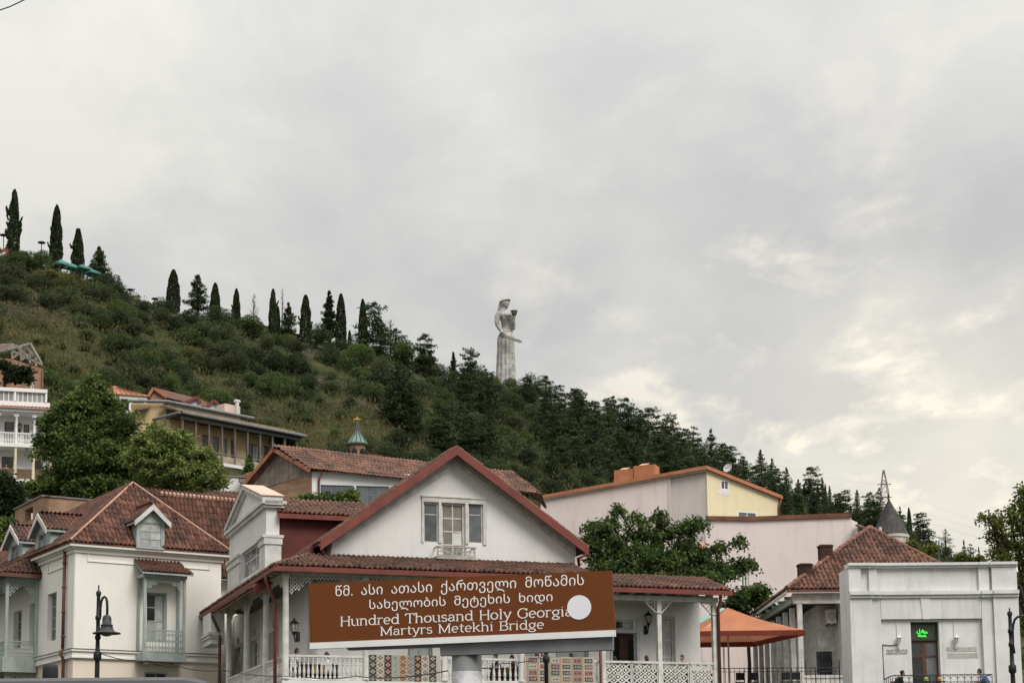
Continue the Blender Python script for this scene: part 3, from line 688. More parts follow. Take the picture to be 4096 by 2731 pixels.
def slope():
    g = random.Random(21)
    protos = [bush_mesh('bush_crown_%s' % 'abcdefghij'[i], 300 + i, [LG, LD, LG, LM, LD, LO, LG, LD, LM, LG][i], 5200, [.8, .9, .7, .95, 1.05, .75, .85, .8, .9, 1.1][i]) for i in range(10)]
    ced = [conifer_mesh('cedar_crown_%s' % 'abcd'[i], 400 + i, 10, 8.5, LK, 3800, 8, -.02, 0, .2, .35, .12, .5) for i in range(4)]
    pts = []; tries = 0
    def mk(x, y, d, kind):
        pts.append((x, y, d, kind))
    # bushes that can be told apart in the photograph
    for x, y, d, kd in [(470, 1330, 140, 1), (420, 1150, 150, 7), (120, 1090, 170, 3), (60, 1140, 150, 0), (200, 1130, 150, 5), (270, 1180, 170, 5), (190, 1230, 140, 6), (330, 1180, 130, 7), (330, 1270, 130, 2), (90, 1060, 120, 3),
                        (800, 1490, 170, 2), (640, 1260, 130, 4), (780, 1270, 120, 3), (900, 1340, 120, 4), (1400, 1640, 80, 1), (1110, 1540, 130, 2), (1010, 1560, 110, 3), (1200, 1680, 110, 0), (1230, 1730, 70, 8), (1340, 1760, 70, 3),
                        (20, 1160, 130, 6), (30, 1070, 120, 3), (250, 1060, 120, 4), (350, 1370, 90, 3), (700, 1350, 140, 1), (560, 1260, 120, 7), (1975, 1560, 95, 8), (2045, 1565, 95, 8), (2100, 1580, 90, 1), (1930, 1545, 110, 8), (306, 1096, 110, 7), (363, 1112, 110, 7), (245, 1080, 110, 3), (170, 1065, 120, 3), (1800, 1700, 160, 0), (1960, 1800, 150, 0), (1900, 1740, 140, 9)]:
        mk(x, y, d, kd)
    while len(pts) < 420 and tries < 30000:
        tries += 1; x = g.uniform(-60, 3850); y0, y1 = crest_y(x) - 8, low_y(x)
        y = lerp(y0, y1, g.random() ** 1.35)
        bare = any(in_poly(x, y, q) for q in BARE)
        d = g.uniform(95, 185) if x < 1700 else g.uniform(85, 150) * np.interp(x, [1700, 3700], [1, .6])
        if bare:
            if g.random() > .06: continue
            d *= .4
        if any((x - a) ** 2 + ((y - b) * 1.6) ** 2 < ((d + q) * .25) ** 2 for a, b, q, _ in pts): continue
        kd = g.choice([0, 1, 2, 3, 4, 6, 7, 8, 9, 5 if x < 900 else 0])
        if x > 1450 and y < lerp(y0, y1, .8) and g.random() < (.25 if x < 2150 else .6): kd = 20 + g.randrange(4); d *= 1.15
        mk(x, y, d, kd)
    nb = 0
    MARKS = [(20, 'red kiosk'), (225, 'second cypress'), (315, 'stubby cypress'), (425, 'drooping spruce'), (560, 'ridge lamp post'), (695, 'broad cypress'), (795, 'layered cedar'), (950, 'slim wall cypress'), (1130, 'dead-topped conifer'), (1230, 'forked cypress'), (1365, 'full cypress'), (1450, 'last lone cypress'), (1570, 'ridge pines'), (1700, 'thin cedar'), (1815, 'pointed spruce'), (2020, 'statue'), (2180, 'flat-topped cedar'), (2300, 'bare saplings'), (2450, 'tall layered cedar'), (2650, 'round-headed cedar'), (2840, 'feathery conifer'), (3040, 'gable spruces'), (3250, 'slim spruce trio'), (3430, 'lone spruce'), (3560, 'pylon'), (3680, 'open cedar'), (3800, 'stepped cedar')]
    for x, y, d, kd in sorted(pts, key=lambda q: -q[2]):
        P = hill_hit((x, y))
        if P is None: continue
        Y = P.y; w = d * Y / F; t = (y - crest_y(x)) / (low_y(x) - crest_y(x)); mark = min(MARKS, key=lambda q: abs(q[0] - x))[1]
        where = '%s the slope below the %s' % ('at the top of' if t < .16 else 'high on' if t < .38 else 'midway down' if t < .68 else 'low on', mark)
        if kd >= 20:
            t_ = put_tree('cedar_tree', P - Vector((0, 0, .3)), '%s layered cedar %s' % ('large' if d > 130 else 'dark' if d > 95 else 'small', where), 'cedar', ced[kd - 20], None, w / 8.5 * 1.15, g.uniform(0, 6.28), 'cedars on the hillside')
            continue
        if nb >= 298: continue
        nb += 1
        kind = ['grey-green', 'dark green', 'grey-green', 'fresh green', 'dark green', 'olive yellow', 'grey-green', 'dark green', 'fresh green', 'grey-green'][kd]; sz = 'large ' if d > 155 else 'small ' if d < 105 else ''
        o = bpy.data.objects.new('bush', protos[kd]); COL.objects.link(o); o.location = P - Vector((0, 0, w * .08)); o.rotation_euler = (0, 0, g.uniform(0, 6.28)); hs = g.uniform(.75, 1.1)
        o.scale = (w, w, w * hs); tag(o, '%srounded %s bush %s' % (sz, kind, where), 'bush', 'bushes on the hillside')
    # low scrub between them: nobody could count it
    C = []; Sz = []
    for i in range(5200):
        x = g.uniform(-100, 3900); y = lerp(crest_y(x), low_y(x) + 40, g.random())
        if any(in_poly(x, y, q) for q in BARE) and g.random() > .16: continue
        P = hill_hit((x, y))
        if P is None: continue
        r = g.uniform(.5, 1.9) * (.6 + P.y / 700); q = blob_pts(NR, (P.x, P.y, P.z + r * .3), (r, r, r * .75), 30, .5)
        C.append(q); Sz.append(np.full(30, .13 + .0004 * P.y))
    me = leaf_cloud('undergrowth', np.concatenate(C), np.concatenate(Sz), LG, .3, 1.6, 5); o = link('undergrowth', me); tag(o, 'low tangled scrub and grass between the hillside bushes', 'undergrowth', None, 'stuff')
    C = []; D = []
    for i in range(4200):
        x = g.uniform(-100, 2900); y = lerp(crest_y(x) + 10, low_y(x) + 60, g.random())
        if not any(in_poly(x, y, q) for q in BARE) and g.random() < .45: continue
        P = hill_hit((x, y))
        if P is None: continue
        v = NR.normal(size=(26, 3)) * np.array((1.5, 1.5, .12)); v[:, 2] += .25
        C.append(np.array(P) + v + np.stack([np.zeros(26), np.zeros(26), v[:, 1] * .33], 1)); D.append(np.tile((0, 0, 1.6), (26, 1)))
    me = leaf_cloud('dry_grass', np.concatenate(C), .17, mat('dry_grass_blade', (.15, .135, .062), (.055, .070, .026), .1, .9, 0, 1, None, 0, 0, .1, None, .3), 0, 3.0, 6, None, np.concatenate(D)); o = link('dry_grass', me); tag(o, 'dry yellowish grass on the open parts of the slope', 'grass', None, 'stuff')
slope()
# ================================================================ materials for buildings
WARM = mat('warm_white_plaster', (.80, .78, .725), (.74, .72, .67), .35, .9, .25, 30, ((.55, .51, .45), .16))
CREAMW = mat('cream_plaster', (.74, .65, .55), (.69, .60, .50), .35, .9, .25, 30, ((.5, .43, .35), .15))
GREYW = mat('grey_white_plaster', (.70, .69, .68), (.63, .625, .615), .4, .9, .3, 30, ((.44, .42, .39), .3), 0, 0, .2, None, 0, None, ((.52, .50, .47), .45, .45))
COOLW = mat('white_stone_paint', (.68, .68, .675), (.60, .60, .60), .5, .9, .35, 24, ((.36, .34, .31), .5), 0, 0, .2, None, 0, None, ((.40, .38, .34), .4, .7))
SAGE = mat('sage_paint', (.36, .40, .38), (.27, .31, .295), 2.0, .6, .1, 40)
OLDW = mat('old_white_paint', (.62, .615, .59), (.46, .45, .425), 2.5, .75, .2, 40)
TILE = mat('clay_tile', (.165, .074, .050), (.072, .042, .034), .9, .85, .3, 30, None, .38, 0, .2, None, 0, None, ((.055, .045, .04), .75, 2.2))
TILE2 = mat('old_clay_tile', (.165, .085, .058), (.075, .047, .037), 1.1, .9, .4, 30, None, .35, 0, .2, None, 0, None, ((.045, .04, .034), .8, 1.6))
MORTAR = mat('ridge_mortar', (.52, .34, .25), (.40, .22, .15), 2, .9, .3, 20)
REDM = mat('oxide_red_trim', (.185, .048, .035), (.13, .036, .028), 1.5, .6, .1, 20)
RUST = mat('brown_pipe', (.15, .065, .045), (.10, .045, .034), 2, .55)
ORANGE = mat('orange_sheet', (.42, .175, .085), (.33, .13, .065), 1.2, .6, .1, 10)
GLASSD = mat('window_glass_dark', (.035, .038, .04), (.02, .022, .024), 3, .12, 0, 1, None, .4, 0, .6)
GLASSG = mat('window_glass_grey', (.13, .14, .145), (.08, .085, .09), 1.5, .15, 0, 1, None, .25, 0, .6)
GLASSC = mat('curtained_glass', (.46, .47, .45), (.34, .35, .34), 4, .25, 0, 1, None, .15, 0, .5)
IRON = mat('black_iron', (.022, .022, .026), (.014, .014, .016), 5, .5, .1, 30, None, 0, .3)
BRICKM = mat('old_brick', (.36, .245, .17), (.27, .175, .12), .7, .9, .3, 18, None, 0, 0, .2, None, 0, (.5, .14, (.85, .78, .70)), ((.16, .11, .08), .5, .6))
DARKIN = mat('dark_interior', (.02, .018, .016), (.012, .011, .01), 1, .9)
WOODB = mat('brown_wood', (.115, .05, .028), (.07, .032, .02), 3, .55, .1, 30)
# ================================================================ white corner house, left
def left_house():
    AR = Fr((300, 2300), radians(33), 85.0); AL = Fr(AR.o, radians(-57)); o = AR.o.copy(); o.z = 0
    T = top('corner_house', o, 'white plaster corner house with red tiled hip roof and grey-green wooden balconies', 'house')
    Wr = AR.u_((885, 2250)); zs = AR.z_(c1(560, 1340)); zs0 = AR.z_(c1(560, 1385)); zt = AR.off(.3).z_(c1(560, 508)); zc = AR.off(.1).z_(c1(560, 575))
    Ll = 20.0
    # walls
    wr = AR.hit(c1(1110, 880)); wr2 = AR.hit(c1(1258, 1260)); door = rect(wr[0], wr2[0], wr2[1], wr[1])
    part('wall', WARM, T, lambda b: b.prism(AR, rect(0, Wr, zs0, zt), -.4, 0, [door]))
    wlft = [AL.hit(d1(515, 612)), AL.hit(d1(600, 1100))]
    hl = [rect(wlft[0][0], wlft[1][0], wlft[1][1], wlft[0][1])]
    v1 = AL.hit(d1(150, 800)), AL.hit(d1(225, 1180)); v2 = AL.hit(d1(320, 720)), AL.hit(d1(372, 1180))
    for a, c in (v1, v2): hl.append(rect(a[0], c[0], c[1], a[1]))
    part('wall', WARM, T, lambda b: b.prism(AL, rect(-Ll, -.01, zs0, zt), -.4, -.003, hl))
    part('lower_wall', CREAMW, T, lambda b: (b.box(AR, 0, Wr, -.4, -.04, -1, zs0), b.box(AL, -Ll, -.05, -.4, -.045, -1, zs0)))
    part('back_wall', WARM, T, lambda b: (b.box(AL, -Ll, -Ll + .3, -Wr, -.4, -1, zt), b.box(AL, -Ll, -.4, -Wr, -Wr + .3, -1, zt)))
    # corner quoin strip, cornice, string course, sunk panels
    def corn(b):
        for (d, a, c) in ((.10, zc - .02, zc + .16), (.20, zc + .16, zt - .16), (.38, zt - .16, zt)):
            b.box(AR, -d, Wr + d, 0, d, a, c); b.box(AL, -Ll, 0, 0, d, a, c)
    part('cornice', WARM, T, corn)
    def strg(b):
        z1, z0 = AR.z_(c1(560, 1310)), AR.z_(c1(560, 1375))
        for (d, a, c) in ((.16, z1 - .10, z1), (.07, z0 + .08, z1 - .10), (.11, z0, z0 + .08)):
            b.box(AR, -d, Wr, 0, d, a, c); b.box(AL, -Ll, 0, 0, d, a, c)
    part('string_course', WARM, T, strg)
    part('string_flashing', IRON, T, lambda b: (b.box(AR, -.2, Wr, 0, .19, AR.z_(c1(560, 1310)) + .002, AR.z_(c1(560, 1310)) + .025), b.box(AL, -Ll, 0, 0, .19, AR.z_(c1(560, 1310)) + .002, AR.z_(c1(560, 1310)) + .025)))
    def panel(fr, p, q):
        (ua, za), (ub, zb) = fr.hit(p), fr.hit(q); w = .05
        def f(b): b.box(fr, ua, ub, .002, .05, zb, zb + w); b.box(fr, ua, ub, .002, .05, za - w, za); b.box(fr, ua, ua + w, .002, .05, zb + w, za - w); b.box(fr, ub - w, ub, .002, .05, zb + w, za - w)
        part('wall_panel_moulding', WARM, T, f)
    panel(AR, c1(660, 585), c1(1585, 715)); panel(AL, c1(365, 658), c1(500, 690))
    part('corner_strip', WARM, T, lambda b: (b.box(AR, 0, AR.u_(c1(655, 900)) * .42, .002, .03, zs0 + .35, zc - .03), b.box(AL, -1.1, -.002, .002, .03, zs0 + .35, zc - .03)))
    # windows
    window(AL, *[hl[0][0][0], hl[0][1][0], hl[0][0][1], hl[0][2][1]], -.3, T, SAGE, GLASSG, 2, 4, .08)
    for q in hl[1:]: window(AL, q[0][0], q[1][0], q[0][1], q[2][1], -.3, T, SAGE, GLASSG, 2, 4, .08)
    window(AR, door[0][0], door[1][0], door[0][1], door[2][1], -.28, T, SAGE, [GLASSC, GLASSC, GLASSD, GLASSC, GLASSD, GLASSC], 2, 3, .10, 'balcony_door', [0, .42, .72, 1])
    lw = AR.hit(c1(1090, 1482)), AR.hit(c1(1258, 1600)); window(AR, lw[0][0], lw[1][0], lw[1][1], lw[0][1], -.035, T, SAGE, GLASSD, 2, 2)
    # roof
    me = tile_mesh('clay_tile', TILE, TW, TL, .085)
    ov = .42
    E0, E2 = AR.W(-ov, ov, zt + .02), AR.W(Wr + ov, ov, zt + .02)
    ap = hit_u(AR, c1(1000, 68), Wr / 2)
    back = -AL.u * (Ll - 4); apb = ap + back
    E1 = AL.W(-Ll, ov, zt + .02); E3 = E2 - AL.u * 0 + back
    rf = part('roof', TILE, T, lambda b: (b.slab([E0, E2, ap], .06), b.slab([E1, E0, ap, apb], .06), b.slab([E2, E3, apb, ap], .06)))
    # right wing set back
    rz = hit_u(AR, c1(1400, 157), AR.u_(c1(1400, 400)) + 1.0)
    dr = (rz - AR.o).dot(AR.n); ew = AR.off(-.8); zlow = ew.z_(c1(1712, 775))
    r0 = AR.W(Wr / 2, dr, rz.z); uw = AR.off(-3).u_((965, 2000)); r1 = AR.W(uw, dr, rz.z); w0 = AR.W(Wr / 2, -.8, zlow); w1 = AR.W(uw, -.8, zlow)
    rw = part('wing_roof', TILE, T, lambda b: b.slab([w0, w1, r1, r0], .06))
    part('wing_wall', WARM, T, lambda b: b.box(AR, Wr, uw - .3, dr, -1.5, -1, zlow))
    part('wing_gutter', IRON, T, lambda b: b.tube([AR.W(Wr + .1, -.75, zlow - .02), AR.W(uw, -.75, zlow - .02)], .07))
    near = lambda P: (P - CAM).length
    ud0, ud1 = AR.off(.47).u_(c1(1035, 500)), AR.off(.47).u_(c1(1240, 500))
    tile_slope([E0, E2, ap], T, rf, me, TW, TL, 215, .03, None, .04, 'tile_field', near, lambda P: ud0 < (P - AR.o).dot(AR.u) < ud1 and (P - AR.o).dot(AR.n) > -.3)
    tile_slope([w0, w1, r1, r0], T, rw, me, TW, TL, 285, .03, None, .02, 'tile_field', lambda P: abs((P - AR.o).dot(AR.u) - 8))
    tile_slope([E1, E0, ap, apb], T, rf, me, TW, TL, 300, .03, None, .02, 'tile_field', near)
    for a, c in ((E0, ap), (E2, ap), (ap, apb)): ridge(a + Vector((0, 0, .04)), c + Vector((0, 0, .04)), .10, TILE, rf)
    for a, c in ((E0, ap), (E2, ap)):
        part('mortar_line', MORTAR, rf, lambda b: b.tube([a + Vector((0, 0, .10)) + AR.n * .06, c + Vector((0, 0, .10)) + AR.n * .06], .045, 5))
    part('mortar_line', MORTAR, rw, lambda b: b.tube([r0 + AR.u * 1.4, r1 + Vector((0, 0, .0))], .14, 6))
    # dormers
    D0 = AR.off(.47); a, c = D0.hit(c1(1030, 540)), D0.hit(c1(1245, 340)); pk = D0.hit(c1(1162, 240))
    w = D0.hit(c1(1052, 535)), D0.hit(c1(1228, 365))
    dormer(D0, a[0], c[0], zt - .05, D0.z_(c1(1050, 335)), pk[1], 3.2, T, SAGE, OLDW, me, (w[0][0], w[1][0], zt + .0, w[1][1]), GLASSC)
    DL = AL.off(.12)
    for (xa, xb, yp, ye, wx, sx) in ((268, 382, 300, 400, (330, 388, 432, 548), (430, 478, 412, 465)), (62, 172, 388, 490, (122, 176, 522, 640), (208, 250, 512, 556))):
        a, c = DL.u_(c1(xa, ye)), DL.u_(c1(xb, ye)); cx = (xa + xb) / 2
        w0_, w1_ = DL.hit(c1(wx[0], wx[2])), DL.hit(c1(wx[1], wx[3])); zb = min(zt + .02, w1_[1])
        sd_ = Fr(DL.W(c, 0, 0), radians(33))
        dormer(DL, a, c, zb - .1, DL.z_(c1(xb, ye)), DL.z_(c1(cx, yp + 6)), 3.6, T, SAGE, OLDW, me, (lerp(a, c, .2), lerp(a, c, .8), zb + .02, w0_[1]), GLASSG, (sd_, .55, 1.15, DL.z_(c1(xb, ye)) - .62, DL.z_(c1(xb, ye)) - .12))
    # oriel balcony on the front
    dB = .95; B = AR.off(dB)
    ul, ur = B.u_(c1(1085, 1000)), B.u_(c1(1403, 1000)); zf0, zf1 = B.z_(c1(1090, 1398)), B.z_(c1(1090, 1338)); zr = B.z_(c1(1100, 1160)); ztop = B.z_(c1(1100, 742))
    BB = part('balcony', SAGE, T, lambda b: (b.box(AR, ul - .05, ur + .05, .005, dB + .06, zf0, zf1), b.box(AR, ul + .3, ul + .45, .2, .8, zf0 - .15, zf0), b.box(AR, ur - .45, ur - .3, .2, .8, zf0 - .15, zf0)))
    part('beam', SAGE, BB, lambda b: b.box(AR, ul - .05, ur + .05, .005, dB + .03, ztop - .16, ztop))
    for u, d in ((ul, dB - .11), (ur - .13, dB - .11), (ul, .005), (ur - .13, .005)): part('post', SAGE, BB, lambda b: b.box(AR, u, u + .13, d, d + .11, zf1, ztop - .16))
    fret_panel(AR, ul + .14, (ul + ur) / 2 - .36, zf1 + .06, zr, dB - .06, SAGE, BB, 4)
    fret_panel(AR, (ul + ur) / 2 - .34, (ul + ur) / 2 + .34, zf1 + .06, zr, dB - .06, SAGE, BB, 4); fret_panel(AR, (ul + ur) / 2 + .36, ur - .14, zf1 + .06, zr, dB - .06, SAGE, BB, 4)
    SL = Fr(AR.W(ul, 0, 0), radians(33 - 90)); fret_panel(SL, -dB + .11, -.02, zf1 + .06, zr, 0.0, SAGE, BB, 5); SR = Fr(AR.W(ur - .05, 0, 0), radians(33 - 90)); fret_panel(SR, -dB + .11, -.02, zf1 + .06, zr, 0.0, SAGE, BB, 5)
    lace(AR, ul + .13, ur - .13, ztop - .16, .62, .2, dB - .08, SAGE, BB, .075)
    za = AR.z_(c1(1000, 645)); zb = AR.off(1.25).z_(c1(1080, 728)); ua, ub = AR.u_(c1(1000, 660)) , AR.off(1.25).u_(c1(1462, 740))
    ua2 = AR.off(1.25).u_(c1(1078, 720)); cp = [AR.W(ua2, 1.25, zb), AR.W(ub, 1.25, zb), AR.W(ub - .25, 0.01, za), AR.W(ua2, 0.01, za)]
    cn = part('canopy', SAGE, BB, lambda b: (b.slab(cp, .07), b.prism(Fr(AR.W(ua2, 0, 0), radians(33 - 90)), [(-1.25, zb - .12), (-.01, zb - .25), (-.01, za), (-1.25, zb)], -.05, 0)))
    tile_slope(cp, T, cn, me, .19, .3, 0, .02)
    # verandah end at the far left
    uV = AL.u_(d1(412, 900)); EF = Fr(AL.W(uV, 0, 0), radians(33)); up = EF.u_(d1(60, 800)); zv = EF.z_(d1(230, 1290)); zvr = EF.z_(d1(230, 1108)); zvt = EF.z_(d1(230, 470)); zve = EF.z_(d1(300, 400))
    V = part('verandah', SAGE, T, lambda b: (b.box(EF, up - .1, -.01, -9, .02, zv - .75, zv), b.box(EF, up, -.01, -9, 0, zvt, zve)))
    for u in (up, -.16): part('post', SAGE, V, lambda b: b.box(EF, u, u + .15, -.15, 0, zv, zvt))
    for k in range(1, 4): part('post', SAGE, V, lambda b: b.box(EF, up, up + .15, -2.6 * k - .15, -2.6 * k, zv, zvt))
    fret_panel(EF, up + .15, -.16, zv + .04, zvr, -.09, SAGE, V, 15); lace(EF, up + .15, -.16, zvt, 1.0, .25, -.09, SAGE, V, .085)
    SD = Fr(EF.W(up, 0, 0), radians(-57))
    for k in range(3): fret_panel(SD, -2.6 * k - 2.6, -2.6 * k - .15, zv + .04, zvr, -.09, SAGE, V, 12); lace(SD, -2.6 * k - 2.6, -2.6 * k - .15, zvt, .9, .25, -.09, SAGE, V, .085)
    lace(EF, up - .1, -.02, zve - .02, .18, .18, .03, SAGE, V, .06, 'scalloped_trim'); lace(EF, up + .1, -.1, zv - .76, .7, .25, -.3, SAGE, V, .085)
    e0, e1 = EF.W(up - .5, .42, zve), EF.W(.3, .42, zve); tp = AL.W(uV - .6, .02, AL.z_(d1(285, 262)))
    e9 = e0 - AL.u * 9; t9 = tp - AL.u * 9
    vr = part('verandah_roof', TILE, V, lambda b: (b.slab([e0, e1, tp], .06), b.slab([e9, e0, tp, t9], .06)))
    part('fascia', RUST, V, lambda b: (b.bar(e0 - Vector((0, 0, .1)), e1 - Vector((0, 0, .1)), .05, .2), b.bar(e9 - Vector((0, 0, .1)), e0 - Vector((0, 0, .1)), .05, .2)))
    tile_slope([e0, e1, tp], T, vr, me, TW, TL, 300, .02); tile_slope([e9, e0, tp, t9], T, vr, me, TW, TL, 300, .02); ridge(e0, tp, .09, TILE, vr)
    # downpipe
    ud = AL.u_(c1(508, 800)); pipe([AL.W(ud, .16, AL.z_(c1(512, 570))), AL.W(ud, .16, AL.z_(c1(495, 1310)))], .085, RUST, T, 'downpipe', 8, 4)
    pipe([AL.W(ud, .16, AL.z_(c1(495, 1310))), AL.W(ud, .28, AL.z_(c1(492, 1345))), AL.W(ud, .12, AL.z_(c1(490, 1390))), AL.W(ud, .1, 0)], .085, RUST, T)
left_house()
def brick_block():
    a = Fr(c1(318, 300), radians(33), 108.0); l = Fr(a.o, radians(-57)); o = a.o.copy(); o.z = 0; zt = a.z_(c1(318, 160)); wl_ = -l.u_(c1(112, 300))
    T = top('brick_house', o, 'low flat brick block with one dark opening behind the corner house', 'house')
    h = [l.hit(c1(190, 262)), l.hit(c1(247, 328))]; h = rect(h[0][0], h[1][0], h[1][1], h[0][1])
    part('wall', BRICKM, T, lambda b: (b.prism(l, rect(-wl_, 0, 0, zt), -.4, 0, [h]), b.box(a, .003, 9, -.4, 0, 0, zt), b.box(l, h[0][0] - .1, h[1][0] + .1, -.7, -.6, h[0][1] - .1, h[2][1] + .1)))
    part('coping', mat('grey_coping', (.2, .185, .165), (.14, .13, .12), 2, .9), T, lambda b: (b.box(l, -wl_ - .1, .1, -.5, .1, zt, zt + .1), b.box(a, .1, 9, -.5, .1, zt, zt + .1)))
    part('roof', DARKIN, T, lambda b: b.poly([l.W(-wl_, -.2, zt - .1), a.W(0, -.2, zt - .1), a.W(9, -.2, zt - .1), a.W(9, -wl_, zt - .1), l.W(-wl_, -9, zt - .1)]))
brick_block()
def small_orange():
    fr = Fr(c1(60, 600), radians(33), 104.0); o = fr.o.copy(); o.z = 0
    T = top('orange_roof_house', o, 'little house at the left edge with orange and red sheet roof', 'house')
    z0 = fr.z_(c1(40, 620)); z1 = fr.off(-3).z_(c1(40, 525)); uL, uR = -6, fr.u_(c1(108, 600))
    part('wall', GREYW, T, lambda b: b.box(fr, uL + .3, uR - .3, -6, -.4, 0, z0))
    for i in range(12):
        u0 = lerp(uL, uR, i / 12); u1 = lerp(uL, uR, (i + 1) / 12) - .03
        part('roof_sheet', ORANGE if i % 5 else REDM, T, lambda b: b.slab([fr.W(u0, 0, z0), fr.W(u1, 0, z0), fr.W(u1, -3, z1), fr.W(u0, -3, z1)], .05))
    part('gutter', OLDW, T, lambda b: b.tube([fr.W(uL, .08, z0 - .05), fr.W(uR, .08, z0 - .05)], .06))
small_orange()
# ================================================================ verandah house in the centre
A1 = radians(19.5); A2 = radians(19.5 - 90)
JF = Fr(c2(628, 1200), A1, 72.0); JL = Fr(JF.o, A2)
zJr = JF.z_(c2(800, 1388)); zJf = zJr - 1.06
def baluster_mesh(h, m):
    b = MB(); b.lathe((0, 0, 0), [(.055, 0), (.055, .1 * h), (.03, .14 * h), (.05, .2 * h), (.062, .32 * h), (.045, .48 * h), (.028, .62 * h), (.05, .66 * h), (.028, .70 * h), (.032, .84 * h), (.05, .9 * h), (.055, .9 * h), (.055, h)], 8)
    me, _ = b.mesh('baluster', m, Vector((0, 0, 0)), False); return me
def balusters(fr, u0, u1, n, z, d, me, parent, name='baluster'):
    for i in range(n): link(name, me, parent, fr.W(lerp(u0, u1, (i + .5) / n), d, z))
def column(fr, u, d, z0, z1, r, m, parent, cap=True, name='column'):
    p = fr.W(u, d, 0); h = z1 - z0
    prof = [(r * 1.35, 0), (r * 1.35, .12), (r * 1.1, .16), (r * 1.05, .2), (r, h * .5), (r * .9, h - .42)]
    if cap: prof += [(r * 1.0, h - .40), (r * .92, h - .36), (r * .95, h - .22), (r * 1.35, h - .14), (r * 1.4, h - .08), (r * 1.15, h - .06), (r * 1.5, h - .03), (r * 1.5, h)]
    else: prof += [(r * .9, h)]
    b = MB(); b.lathe((p.x, p.y, z0), prof, 14); o = b.build(name, m, parent, False)
    for pl in o.data.polygons: pl.use_smooth = len(pl.vertices) == 4
    return o
def lantern(p, m, name, label, s=1.0, arm=None, glow=None):
    """hexagonal wall lantern with glazed body, cap and scroll arm"""
    T = top(name, p, label, 'lantern'); b = MB()
    b.lathe((p.x, p.y, p.z), [(.02 * s, .42 * s), (.03 * s, .36 * s), (.14 * s, .26 * s), (.15 * s, .24 * s), (.10 * s, .24 * s)], 6); b.lathe((p.x, p.y, p.z), [(.06 * s, -.02 * s), (.08 * s, .0), (.03 * s, -.1 * s), (.02 * s, -.14 * s)][::-1], 6)
    for k in range(6):
        a = k * pi / 3; b.tube([(p.x + .08 * s * cos(a), p.y + .08 * s * sin(a), p.z), (p.x + .125 * s * cos(a), p.y + .125 * s * sin(a), p.z + .24 * s)], .010 * s, 4)
    b.build('frame', m, T)
    g = MB(); g.lathe((p.x, p.y, p.z), [(.07 * s, .005), (.115 * s, .235 * s)], 6); g.build('glass', mat('lantern_glass', (.42, .41, .36), (.36, .35, .30), 3, .2, 0, 1, None, 0, 0, .5), T)
    if arm is not None:
        q = MB(); q.tube([p + Vector((0, 0, -.12 * s)), p.lerp(arm, .35) + Vector((0, 0, -.32 * s)), p.lerp(arm, .8) + Vector((0, 0, -.3 * s)), arm + Vector((0, 0, -.1 * s))], .02 * s, 5); q.lathe((arm.x, arm.y, arm.z - .3 * s), [(.06 * s, 0), (.07 * s, .1), (.06 * s, .3 * s)], 8); q.build('bracket', m, T)
    return T
